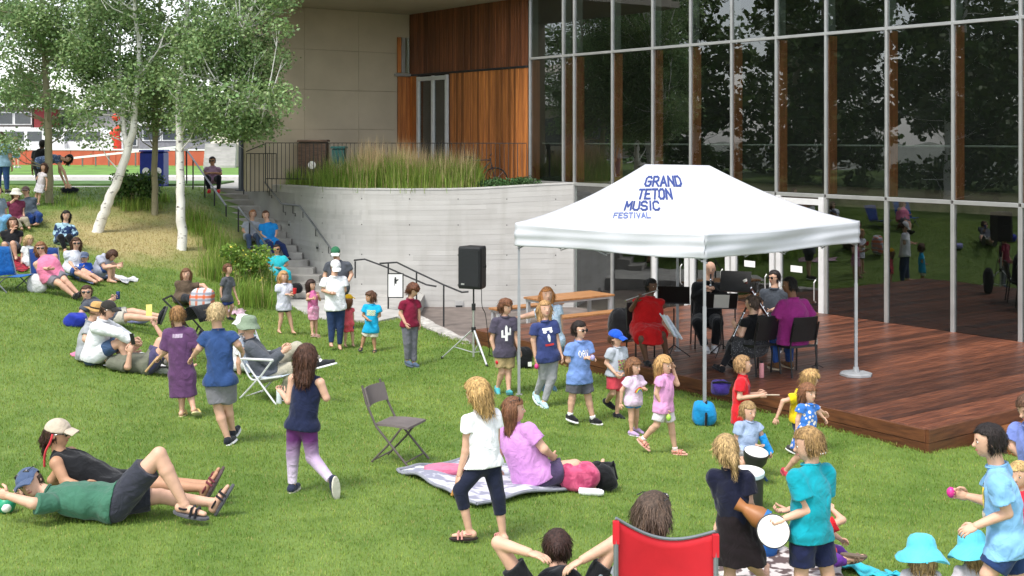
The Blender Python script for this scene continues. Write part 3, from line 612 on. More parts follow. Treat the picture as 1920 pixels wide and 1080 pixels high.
tree('aspen_tree', 'white-barked aspen leaning strongly right with a forked trunk', gz(A2),
     [([gz(A2)-Vector((.05, 0, .1)), at(193, 405, 31.3), at(215, 350, 31.3), at(236, 295, 31.3), at(250, 235, 31.2), at(257, 160, 31.2), at(262, 90, 31.1), at(252, 20, 31), at(258, -90, 31)], [.15, .13, .115, .105, .085, .07, .058, .045, .02]),
      ([at(238, 290, 31.3), at(233, 240, 31.5), at(229, 170, 31.6), at(224, 100, 31.7), at(232, 0, 31.8)], [.07, .058, .05, .042, .02]),
      ([at(258, 150, 31.2), at(272, 128, 31.0), at(300, 90, 30.8)], [.035, .028, .012])],
     px_clumps([(170, 25, 5), (220, 20, 5), (275, 25, 5), (150, 70, 4), (190, 75, 3), (245, 60, 3), (300, 60, 4), (165, 115, 3), (150, 150, 2), (205, 150, 2), (280, 110, 3), (300, 150, 3), (200, 195, 2), (170, 205, 2), (185, 235, 1), (240, 170, 1), (200, 110, 3), (230, 130, 2), (265, 85, 3), (180, 170, 2), (215, 215, 1)], 31.9, 1.2)+high_clumps(-12, -8, 7, 10.5, 31.4, 36), m_white_bark, m_aspen, .080, 'aspen trees on the bank')
tree('aspen_tree', 'thin grey aspen standing in front of the blue recycling bins', gz(A3),
     [([gz(A3), at(290, 300, 33.2), at(293, 180, 33.2), at(300, 60, 33.2), at(300, -80, 33.2)], [.09, .08, .07, .05, .02])],
     px_clumps([(270, 165, 3), (300, 190, 3), (330, 200, 2), (255, 190, 2), (290, 120, 3), (330, 100, 3), (345, 40, 4), (310, 215, 1), (290, 235, 2), (320, 150, 3), (280, 200, 2), (260, 230, 1), (350, 130, 2)], 33.3)+high_clumps(-10.5, -8, 7, 10, 33.3, 22), m_tan_bark, m_aspen, .080, 'aspen trees on the bank')
tree('aspen_tree', 'straight white-barked aspen on the dry bank next to the stairs', gz(A4),
     [([gz(A4), at(339, 360, 30.6), at(337, 270, 30.6), at(336, 190, 30.6), at(345, 90, 30.6), at(352, -20, 30.6), at(350, -140, 30.6)], [.125, .105, .095, .08, .065, .05, .03]),
      ([at(337, 215, 30.6), at(372, 165, 30.3), at(410, 120, 30.1), at(450, 60, 30)], [.035, .026, .018, .01]), ([at(340, 140, 30.6), at(400, 150, 30), at(450, 175, 29.8), at(495, 205, 29.6)], [.03, .022, .016, .008])],
     px_clumps([(350, 215, 2), (360, 230, 2), (340, 250, 1), (390, 215, 2), (420, 195, 2), (345, 160, 3), (370, 100, 4), (385, 40, 5), (430, 25, 5), (480, 15, 5), (520, 8, 3), (410, 80, 3), (450, 90, 4), (470, 130, 2), (490, 165, 2), (460, 205, 3), (500, 220, 2), (525, 240, 1), (440, 55, 3), (515, 120, 1), (480, 225, 2), (420, 225, 2), (400, 110, 3), (430, 150, 2), (385, 180, 2), (360, 70, 3), (500, 60, 2), (480, 100, 2), (445, 235, 2), (510, 190, 1)], 30.2, 1.0)+high_clumps(-9.5, -5, 7.2, 10, 30.2, 34), m_white_bark, m_aspen, .080, 'aspen trees on the bank')
# a fine second layer of foliage between the crowns
# the grove on the left whose image fills the panes of the facade
grove = [(-14, 7.5, 10, 'nearest the stage front'), (-15.5, 12, 11, 'second from the stage front'), (-16, 16.5, 10.5, 'third from the stage front'), (-17.5, 21, 11.5, 'fourth from the stage front'), (-19, 25.5, 11, 'fifth from the stage front'), (-21.5, 9, 12.5, 'tall and set back at the near end'), (-23, 14.5, 12, 'set back behind the second trunk'), (-24, 20, 12.5, 'tallest of the set-back row'), (-25, 27, 12, 'set back towards the street'), (-21, 31, 11, 'closest to the upper path'), (-30, 5, 13, 'at the far near-end corner'), (-31, 12, 13, 'rearmost behind the second trunk'), (-32, 18, 13, 'rearmost in the middle'), (-33, 24, 13, 'rearmost behind the fifth trunk'), (-31, 34, 12, 'rearmost by the street')]
for i, (x, y, h, lab) in enumerate(grove):
    z = (ground(x, y) if x > -27 else 1.4)-.05; cl = []
    for _ in range(58):
        a = random.uniform(0, 6.28); k = random.uniform(.03, 1); rr = (1-abs(k-.35)**1.5)*2.9*random.uniform(.15, 1)
        cl.append(((x+math.cos(a)*rr, y+math.sin(a)*rr, z+h*k), random.uniform(.6, 1.0), 125))
    tree('shade_tree', 'dark leafy tree mirrored in the glass facade, '+lab, (x, y, z), [([(x, y, z), (x+random.uniform(-.2, .2), y, z+h*.4), (x+random.uniform(-.4, .4), y, z+h*.95)], [.17, .12, .03])], cl, m_white_bark if i % 2 else m_tan_bark, m_oleaf, .25, 'grove mirrored in the facade')

# tall ornamental grasses in the planter and on the bank beside the stairs
m_tall = green_mat('ornamental_grass', (.17, .31, .045), (.27, .40, .085), (.27, .40, .085), isl=.4, bump=0, trans=.45); m_straw = mat('straw_seed_head', (.58, .45, .25), .8, .2, 3, isl=.3, trans=.3)
def tufts(spots, name, label, H, n, m, straw=0, W=.006, lean=.55):
    vs = []; st = []
    for (x, y, z, k) in spots:
        nn = int(n*k); a = rng.normal(0, .16, nn); b = rng.normal(0, .16, nn)
        vs.append(blades(nn, x+a, y+b, np.full(nn, z), H*k*rng.uniform(.7, 1.2), W, lean, '', None))
        if straw:
            ns = int(straw*k); a = rng.normal(0, .13, ns); b = rng.normal(0, .13, ns); st.append(blades(ns, x+a, y+b, np.full(ns, z), H*k*1.45, W*.7, .35, '', None))
    root = empty(name, (spots[0][0], spots[0][1], spots[0][2]), label, 'grass')
    blade_obj(np.concatenate(vs), 'blades', m, parent=root, off=tuple(root.location), kind='stuff')
    if st: blade_obj(np.concatenate(st), 'seed_heads', m_straw, parent=root, off=tuple(root.location), kind='stuff')
def pl_spots(px0, px1, n, dy, k0, k1):
    out = []
    for _ in range(n):
        px = random.uniform(px0, px1); p, n_ = wallpt(px); o = random.uniform(*dy); out.append((p[0]-n_[0]*o, p[1]-n_[1]*o, p[2]-.08, random.uniform(k0, k1)))
    return out
m_soil = mat('planter_soil', (.16, .12, .07), .95, .3, 8, .5, 30)
sp = [(p[0]-wall_frame(i)[0]*.29, p[1]-wall_frame(i)[1]*.29, p[2]-.07) for i, p in enumerate(wl)]
bk = [(p[0]-wall_frame(i)[0]*1.9, p[1]-wall_frame(i)[1]*1.9, p[2]-.07) for i, p in enumerate(wl)]
MB().add(sp+bk, [(i, i+1, len(sp)+i+1, len(sp)+i) for i in range(8, len(sp)-1)]).build('planter_soil', m_soil, kind='structure')
tufts(pl_spots(520, 660, 46, (.4, 1.3), .65, 1.0), 'ornamental_grass', 'fresh green ornamental grass clump at the stair end of the planter', .74, 190, m_tall, 6)
tufts(pl_spots(640, 770, 46, (.35, 1.3), .8, 1.1), 'ornamental_grass', 'tall planter grass with straw plumes in front of the recycling bin', .80, 190, m_tall, 52)
tufts(pl_spots(760, 880, 44, (.35, 1.3), .75, 1.05), 'ornamental_grass', 'tall planter grass with straw plumes below the glazed timber door', .76, 190, m_tall, 40)
V = leaf_cloud([(p[0], p[1], p[2]+.13) for p in pl_spots(900, 1000, 26, (.35, 1.1), 1, 1)], [.22]*26, [240]*26, .05)
jun = empty('juniper_shrub', tuple(V[0, 0]), 'low spreading dark green shrub at the glass end of the planter', 'shrub'); leaf_obj(V, 'foliage', mat('juniper_leaf', (.045, .11, .03), .6, .2, 2, isl=.4, trans=.2), jun, off=tuple(jun.location), kind='stuff')
# bank plants left of the stairs
def bank(px0, px1, py0, py1, n, k0, k1):
    out = []
    for _ in range(n): p = onlawn(random.uniform(px0, px1), random.uniform(py0, py1)); out.append((p.x, p.y, p.z-.03, random.uniform(k0, k1)))
    return out
tufts(bank(390, 425, 450, 530, 24, .35, .55)+bank(425, 500, 535, 580, 34, .4, .62), 'ornamental_grass', 'arching green grass clumps on the bank at the foot of the stairs', .95, 150, m_tall, 5)
tufts(bank(350, 392, 400, 445, 20, .35, .5), 'ornamental_grass', 'green grass tufts beside the upper handrail behind the white trunk', .85, 150, m_tall, 4)
tufts(bank(215, 320, 372, 395, 20, .3, .55)+bank(100, 200, 370, 392, 10, .2, .35), 'ornamental_grass', 'rough grass tufts along the crest of the dry bank', .7, 150, m_tall, 4)
def shrub(name, label, pts, r, n, size, m, flowers=None):
    root = empty(name, pts[0], label, 'shrub'); mb = MB()
    for p in pts: mb.tube([Vector(pts[0])-Vector((0, 0, .3)), (Vector(p)+Vector(pts[0]))/2-Vector((0, 0, .1)), p], [.02, .012, .005], 5)
    mb.build('stem', m_tan_bark, root); V = leaf_cloud(pts, [r*random.uniform(.8, 1.2) for _ in pts], [n]*len(pts), size); leaf_obj(V, 'foliage', m, root, off=pts[0], kind='stuff')
    if flowers: V = leaf_cloud(pts, [r*1.15 for _ in pts], [flowers]*len(pts), size*.8); leaf_obj(V, 'flowers', mat('yellow_flower', (.6, .52, .06), .6), root, off=pts[0], kind='stuff')
m_shl = mat('shrub_leaf', (.17, .30, .05), .55, .25, 1.5, isl=.4, trans=.3); m_shd = mat('dark_shrub_leaf', (.08, .17, .035), .55, .25, 1.5, isl=.4, trans=.25)
b0 = onlawn(478, 545)
shrub('flowering_shrub', 'bright green shrub with yellow flowers below the stair handrail', [tuple(b0+Vector((random.uniform(-.6, .15), random.uniform(-.3, .3), .15+random.uniform(0, 1.05)*(1-abs(i-8)/16)))) for i in range(17)], .27, 300, .07, m_shl, 16)
b0 = at(262, 385, 33.8); b0.z = ground(b0.x, b0.y)
shrub('bushy_shrub', 'dark green bush behind the leaning aspen near the blue bins', [tuple(b0+Vector((random.uniform(-.6, .5), random.uniform(-.3, .3), .1+random.uniform(0, .75)))) for i in range(14)], .26, 220, .08, m_shd)

# ================================================================== RAILINGS
def rail_thing(label, base, parts, cat='railing', name='railing', group=None):
    r = empty(name, base, label, cat, group)
    for nm, mb, m in parts: mb.build(nm, m, r, smooth=True)
    return r
m_rail = mat('black_rail', (.035, .036, .038), .45, .15, 10, .03, 60, metal=.3); m_railg = mat('steel_rail', (.22, .225, .23), .38, .1, 8, metal=.6)
# terrace railing with balusters
tr0, tr1 = at(498, 269, 33.6), at(987, 265, 31.6); tr0.z = tr1.z = 3.34
rl = empty('terrace_railing', (tr0.x, tr0.y, 2.2), 'black baluster railing behind the planter grasses', 'railing')
MB().bar(tr0, tr1, .05, .02).build('top_rail', m_rail, rl); lo = Vector((0, 0, -.98)); MB().bar(tr0+lo, tr1+lo, .03, .02).build('bottom_rail', m_rail, rl)
nb = 62
for i in range(nb+1):
    p = tr0.lerp(tr1, i/nb)
    if i % 12 == 0: MB().bar(p+Vector((0, 0, -1.12)), p+Vector((0, 0, -.012)), .045, .02).build('post', m_rail, rl)
    else: MB().bar(p+Vector((0, 0, -.97)), p+Vector((0, 0, -.012)), .014, .014).build('baluster', m_rail, rl)
# sloping return of the railing beside the steel column
g0, g1, g2 = at(462, 284, 33.8), at(496, 270, 33.65), at(462, 284, 33.8); q = at(520, 288, 33.2)
rr = empty('gate_railing', (g0.x, g0.y, 2.0), 'short black railing between steel column and planter grasses', 'railing')
MB().bar(g0, g1, .04, .02).build('top_rail', m_rail, rr); a_, b_ = at(462, 288, 33.7), at(518, 288, 33.3); MB().bar(a_, b_, .04, .02).build('middle_rail', m_rail, rr)
for i in range(8):
    p = a_.lerp(b_, i/7); MB().bar(Vector((p.x, p.y, 2.0)), p-Vector((0, 0, .01)), .018, .018).build('baluster', m_rail, rr)
def stair_pt(px, py, f):      # a point above the stairs at flight fraction f
    return at(px, py, 36-6.2*f-.45)
# handrail fixed to the wall
pts = [stair_pt(452, 287, 0.02), stair_pt(478, 318, .14), stair_pt(528, 382, .38), stair_pt(562, 386, .50), stair_pt(622, 468, .80), stair_pt(632, 478, .84)]
wr = empty('wall_handrail', (pts[2].x, pts[2].y, 0), 'dark handrail running down the concrete wall above the stairs', 'railing')
MB().tube(pts, .024, 8).build('top_rail', m_railg, wr, smooth=True)
for (x, y, f) in ((484, 326, .17), (505, 353, .27), (531, 384, .395), (549, 386, .46), (568, 394, .53), (592, 428, .65), (616, 460, .77)):
    p = stair_pt(x, y, f); MB().tube([p, p+Vector((0, 0, -.2)), p+Vector((.06, .03, -.2)), p+Vector((.06, .03, -.28))], .011, 6).build('bracket', m_rail, wr)
p = stair_pt(452, 287, 0.02); MB().bar((p.x, p.y, 1.95), p, .04).build('post', m_rail, wr); p = stair_pt(457, 292, 0.05); MB().bar((p.x, p.y, 1.85), p, .03).build('post', m_rail, wr)
# left handrail in two flights
def flight(label, pts, posts, m=m_railg):
    r = empty('stair_handrail', (pts[-1].x, pts[-1].y, ground(pts[-1].x, pts[-1].y)), label, 'railing', 'handrails on the open side of the stairs')
    MB().tube(pts, .026, 8).build('top_rail', m, r, smooth=True)
    for p, h in posts: MB().bar(p+Vector((0, 0, -h)), p-Vector((0, 0, .015)), .035).build('post', m_rail, r)
P_ = [at(350, 281, 36.2), at(384, 330, 35.1), at(424, 386, 34.0)]
flight('upper handrail on the open side of the stairs beside the white trunk', P_, [(P_[0], 1.0), (at(362, 299, 35.8), 1.05), (P_[1], 1.15), (at(402, 355, 34.6), 1.1), (P_[2], 1.15)])
P_ = [at(447, 389, 33.2), at(480, 430, 32.0), at(512, 480, 30.9), at(538, 522, 30.2)]
flight('lower handrail slanting across the people seated on the stairs', P_, [(P_[0], 1.05), (at(468, 414, 32.4), 1.05), (P_[2]+Vector((0, 0, 0)), 1.05), (P_[3], .95)])
# double handrail of the lower flight at the wall, with a poster
P1 = [at(664, 488, 29.3), at(684, 486, 29.2), at(722, 500, 28.9), at(800, 534, 28.5), at(818, 537, 28.4)]
P2 = [at(712, 494, 28.3), at(744, 492, 28.1), at(781, 510, 27.8), at(832, 534, 27.5), at(866, 548, 27.3), at(878, 547, 27.25)]
lr = empty('lower_handrail', (P2[1].x, P2[1].y, -.5), 'black double handrail with a poster in front of the concrete wall', 'railing')
MB().tube(P1, .02, 8).build('top_rail', m_rail, lr, smooth=True); MB().tube(P2, .02, 8).build('top_rail', m_rail, lr, smooth=True)
for (x, y, Y, h) in ((728, 493, 28.2, 1.3), (781, 510, 27.8, 1.3), (832, 534, 27.5, 1.1), (666, 490, 29.3, .4)): p = at(x, y, Y); MB().bar(p+Vector((0, 0, -h)), p, .035).build('post', m_rail, lr)
pa, pb = at(728, 513, 27.95), at(755, 558, 27.85)
ps = empty('event_poster', (pa.x, pa.y, pb.z), 'white poster with a small black figure hung on the lower handrail', 'poster')
c = (pa+pb)/2; MB().frame(c, (1, 0, 0), (0, 1, 0), UP, (pb.x-pa.x+.03, .02, pa.z-pb.z+.03)).build('frame', m_rail, ps); MB().frame(c-Vector((0, .014, 0)), (1, 0, 0), (0, 1, 0), UP, (pb.x-pa.x-.02, .006, pa.z-pb.z-.02)).build('sheet', m_paper, ps)
fg = MB(); c2 = c-Vector((0, .0185, -.1)); fg.frame(c2, (1, 0, 0), (0, 1, 0), UP, (.05, .003, .11)); fg.frame(c2+Vector((.035, 0, .02)), (.8, 0, .6), (0, 1, 0), (-.6, 0, .8), (.08, .0025, .03)); fg.frame(c2+Vector((0, 0, .075)), (1, 0, 0), (0, 1, 0), UP, (.035, .0028, .035)); fg.frame(c2+Vector((-.02, .0003, -.07)), (1, 0, 0), (0, 1, 0), UP, (.012, .0028, .06)); fg.build('printed_figure', m_dark, ps)
bx = empty('outlet_box', at(860, 574, 30.0), 'small metal outlet box low on the concrete wall', 'outlet'); q, n_ = wallpt(861); z = CZ-(574-HY)*q[1]/FPX
bx.location = (q[0], q[1], z); MB().frame(Vector((q[0], q[1]-.02, z)), (1, 0, 0), (0, 1, 0), UP, (.2, .05, .26)).build('cover', m_plate, bx); MB().frame(Vector((q[0], q[1]-.05, z)), (1, 0, 0), (0, 1, 0), UP, (.17, .02, .05)).build('flap', m_dark, bx)

# ================================================================== BEYOND THE PLAZA
m_or = mat('orange_wall', (.46, .10, .05), .7, .1, 1.5); m_rd = mat('red_wall', (.22, .03, .03), .7, .1); m_wh = mat('white_trim', (.78, .78, .76), .6, .04); m_gw = mat('far_glass', (.05, .06, .07), .15, .1, spec=.8)
ow = empty('orange_wall', at(200, 303, 64.5), 'long low orange-red wall with white coping beyond the grass', 'wall')
ow.location.z = 2.0
a, b_ = at(10, 303, 65), at(394, 303, 62); d = (b_-a); d.z = 0; L_ = d.length; d.normalize(); nrm = Vector((-d.y, d.x, 0))
for i in range(9):
    p = a+d*(L_*(i+.5)/9); MB().cbox((p.x, p.y, 2.4), d, UP, -nrm, (L_/9-.02, .82, .16), .01).build('panel', m_or, ow)
MB().frame(((a+b_)/2).to_3d().xy.to_3d()+Vector((0, 0, 2.85)), d, nrm, UP, (L_, .22, .07)).build('coping', m_wh, ow)
rp0, rp1 = at(130, 297, 61), at(330, 276, 60); MB().bar(rp0, rp1, .12, .10).build('ramp_rail', m_wh, ow)
for i in range(9): p = rp0.lerp(rp1, i/8); MB().bar((p.x, p.y, 2.0), p-Vector((0, 0, .06)), .06).build('ramp_post', m_railg, ow)
# street buildings
def far_building(label, x0, x1, ytop, Y, mw, wins, trim=True, roof=None, depth=8):
    a, b_ = at(x0, ytop, Y), at(x1, ytop, Y); r = empty('street_building', ((a.x+b_.x)/2, Y, 2.0), label, 'building', 'buildings beyond the plaza')
    MB().box(((a.x+b_.x)/2, Y+depth/2, (a.z+1.9)/2), (b_.x-a.x, depth, a.z-1.9)).build('wall', mw, r)
    MB().box(((a.x+b_.x)/2, Y+depth/2-.2, a.z+.12), (b_.x-a.x+.5, depth+.5, .24)).build('roof', roof or m_wh, r)
    for (wx0, wx1, wy0, wy1) in wins:
        p, q = at(wx0, wy0, Y), at(wx1, wy1, Y); w = MB().box(((p.x+q.x)/2, Y-.03, (p.z+q.z)/2), (q.x-p.x+.16, .08, p.z-q.z+.16)).build('window_frame', m_wh, r)
        MB().box(((p.x+q.x)/2, Y-.08, (p.z+q.z)/2), (q.x-p.x, .04, p.z-q.z)).build('pane', m_gw, w)
    return r
far_building('white-trimmed dark storefront at the far left beyond the orange wall', -70, 62, 200, 84, mat('far_grey', (.14, .12, .11)), [(-60, -10, 215, 232), (-4, 24, 212, 232), (29, 58, 212, 232), (-40, 4, 240, 262), (10, 56, 240, 262)])
far_building('dark red storefront bay behind the slim tan aspen', 64, 92, 202, 83, m_rd, [(68, 88, 250, 268)])
far_building('long grey storefront with dark windows behind the forked aspen', 94, 262, 206, 85, mat('far_grey2', (.30, .29, .28)), [(100, 122, 215, 236), (128, 158, 250, 272), (164, 190, 250, 272), (196, 226, 248, 272), (232, 256, 248, 272)])
far_building('slate grey flat-roofed building behind the straight white aspen', 262, 392, 236, 80, mat('far_slate', (.22, .22, .235)), [(270, 300, 244, 262), (306, 336, 244, 262), (342, 372, 244, 262)], roof=m_wh)
# cream end wall with outdoor steps
cr = empty('cream_wall', at(425, 305, 58), 'bright cream wall with outdoor steps seen left of the steel column', 'wall'); cr.location.z = 2.0
a, b_ = at(395, 222, 60), at(470, 222, 60); MB().box(((a.x+b_.x)/2, 61.2, (a.z+2)/2), (b_.x-a.x, 2.4, a.z-2.0)).build('wall', mat('cream_render', (.75, .70, .60), .8, .05), cr)
for i in range(7): p = at(412, 303-3.4*i, 58+.25*i); MB().box((p.x, 58+.3*i, 2.0+.08+.17*i/2*2), (1.5, .32, .17)).build('step', m_conc, cr)
MB().bar(at(398, 262, 59.5), at(436, 262, 59.5), .05).bar(at(420, 236, 59.8), at(434, 262, 59.2), .05).build('wall_rail', m_railg, cr)
# parked white vans
def van(label, px, Y, ln=5.2):
    c = at(px, 280, Y); z = 2.0; v = empty('parked_van', (c.x, Y, z), label, 'van', 'vans parked in the street')
    poly = [(-.5, .35), (-.5, .9), (-.47, 1.9), (-.42, 2.05), (.22, 2.05), (.36, 1.45), (.49, 1.25), (.5, .35)]
    mb = MB(); n = len(poly); vs = [(c.x+x*ln, Y-.95, z+h) for x, h in poly]+[(c.x+x*ln, Y+.95, z+h) for x, h in poly]
    mb.add(vs, [tuple(range(n)), tuple(range(2*n-1, n-1, -1))]+[(i, n+i, n+(i+1) % n, (i+1) % n) for i in range(n)]).build('body', mat('van_white', (.75, .75, .74), .35, .03), v)
    for x0, x1 in ((-.4, -.2), (-.16, .04), (.08, .24)): MB().box((c.x+(x0+x1)/2*ln, Y-.96, z+1.55), ((x1-x0)*ln, .03, .55)).build('window', m_gw, v)
    for x in (-.32, .32):
        for s in (-1, 1): MB().lathe((c.x+x*ln, Y+s*.85, z+.36), [(.2, -.11), (.36, -.09), (.36, .09), (.2, .11)], 16, (1, 0, 0), (0, 0, 1), (0, 1, 0)).build('wheel', m_dark, v)
van('white van parked behind the orange wall left of the tan aspen', 50, 72); van('white van parked behind the orange wall, nearer the forked aspen', 158, 72.5)
sc = empty('red_sculpture', at(219, 300, 70), 'bright red upright sculpture beyond the orange wall by the forked aspen', 'sculpture'); sc.location.z = 2.0
p = at(219, 240, 70); mb = MB().tube([(p.x, 70, 2.0), (p.x+.05, 70, 3.2), (p.x-.15, 70, 3.7), (p.x+.2, 70, 4.1)], [.25, .22, .3, .16], 10); mb.ell((p.x-.05, 70, 4.62), .24, .2, .22); mb.build('figure', mat('signal_red', (.65, .05, .02), .5), sc, smooth=True)
# background trees far behind the street
for i, (x, Y, h, w) in enumerate(((-46, 118, 7, 4), (-36, 122, 6, 4), (-27, 120, 8, 4.5), (-55, 112, 9, 5), (-66, 95, 10, 5), (-78, 70, 11, 5), (-70, 48, 10, 4.5), (-62, 30, 11, 4.5), (-72, 12, 12, 5))):
    cl = [((x+random.gauss(0, w*.42), Y+random.gauss(0, w*.4), 2+h*random.uniform(.3, 1)), random.uniform(.9, 1.5), 70) for _ in range(26)]
    tree('street_tree', 'distant leafy tree beyond the street, '+('behind the grey storefront', 'left of the slate building', 'behind the slate building', 'behind the dark storefront', 'far left beyond the vans', 'outside the left edge by the grass', 'outside the left edge by the path', 'left of the grove, upper', 'left of the grove, lower')[i], (x, Y, 1.9), [([(x, Y, 1.9), (x, Y, 2+h*.4), (x+.3, Y, 2+h*.9)], [.2, .15, .05])], cl, m_tan_bark, m_oleaf, .42, 'trees beyond the street')
# pale curved roof of a pavilion across the street, mirrored in the upper panes
pv = empty('pavilion', (-58, 44.5, 2.0), 'pale curved-roof pavilion mirrored in the upper left panes of the facade', 'building')
m_pale = mat('pale_roof', (.62, .56, .47), .8, .08, .8)
MB().sheet(lambda u, v: (-62+8*v, 38.5+12*u, 6.0+3.4*math.sin(math.pi*min(1, max(0, u)))**.8+.5*math.sin(math.pi*3*u)-.9*v*v), 24, 6, .15).build('roof', m_pale, pv, smooth=True)
for i in range(4): MB().box((-61.5, 39.2+3.5*i, 4.2), (.35, .35, 4.6)).build('column', m_pale, pv)
MB().box((-62.3, 44.5, 4.0), (.3, 11.6, 4.0)).build('wall', m_pale, pv)
for i in range(3): MB().box((-62.1, 41+3.5*i, 3.9), (.1, 2.2, 2.2)).build('window', m_gw, pv)
# bins
def bin_(label, px, py, Y, w, h, m, d=.55, z=2.0, lid=None, top=None):
    c = at(px, py, Y); r = empty('recycling_bin', (c.x, Y, z), label, 'bin', 'bins on the terrace')
    MB().cbox((c.x, Y, z+h/2), (1, 0, 0), (0, 1, 0), UP, (w, d, h), .03).build('body', m, r)
    MB().cbox((c.x, Y, z+h+.035), (1, 0, 0), (0, 1, 0), UP, (w+.05, d+.05, .06), .02).build('lid', lid or m, r)
    mb = MB().lathe((c.x, Y-d/2-.004, z+h*.45), [(.0001, 0), (.11, .0), (.11, .006), (.0001, .006)], 16, (1, 0, 0), (0, 0, 1), (0, -1, 0)); mb.build('emblem', m_paper, r)
m_blue = mat('bin_blue', (.02, .035, .25), .45, .1)
bin_('dark blue recycling bin left of the thin grey aspen', 279, 340, 37.2, .38, 1.05, m_blue); bin_('dark blue recycling bin right of the thin grey aspen', 301, 340, 37.3, .34, 1.05, m_blue)
bin_('teal recycling bin half hidden in the planter grass', 636, 310, 33.9, .34, .98, mat('bin_teal', (.03, .16, .15), .5, .1), z=2.2)
bin_('brown slatted litter bin at the beige wall behind the railing', 588, 300, 34.4, .78, 1.16, mat('bin_brown', (.10, .06, .04), .6, .3, 4, stretch=(1, 1, 8)), z=2.2)
# bicycles leaning by the timber wall
m_tyre = mat('tyre', (.02, .02, .02), .8)
def bicycle(label, px, Y, col):
    c = at(px, 330, Y); z = 2.03; r = empty('bicycle', (c.x, Y, z), label, 'bicycle', 'bicycles at the timber wall'); m = mat('bike_'+label[:6], col, .35)
    A, B = Vector((c.x-.5, Y, z+.33)), Vector((c.x+.5, Y+.12, z+.33)); S, H_, BB = Vector((c.x-.22, Y, z+.85)), Vector((c.x+.36, Y+.1, z+.92)), Vector((c.x-.08, Y, z+.3))
    for p in (A, B):
        w = MB(); w.tube([p+Vector((math.cos(q)*.32, 0, math.sin(q)*.32)) for q in np.linspace(0, 2*math.pi, 25)], .022, 6, caps=False); w = w.build('wheel', m_tyre, r)
        k = MB()
        for q in range(8): k.tube([p, p+Vector((math.cos(q*.785)*.31, 0, math.sin(q*.785)*.31))], .003, 3)
        k.build('spokes', m_alu, w)
    f = MB()
    for a, b_ in ((A, S), (A, BB), (S, BB), (BB, H_-Vector((0, 0, .12))), (S, H_-Vector((0, 0, .06))), (H_, B)): f.tube([a, b_], .017, 6)
    f.build('frame', m, r); MB().ell(S+Vector((0, 0, .08)), .13, .07, .035).build('saddle', m_tyre, r, smooth=True); MB().tube([H_+Vector((.05, -.26, .1)), H_+Vector((0, 0, .06)), H_+Vector((.05, .26, .1))], .014, 6).build('handlebar', m_tyre, r)
bicycle('dark bicycle parked by the orange timber wall', 893, 32.6, (.05, .045, .05))
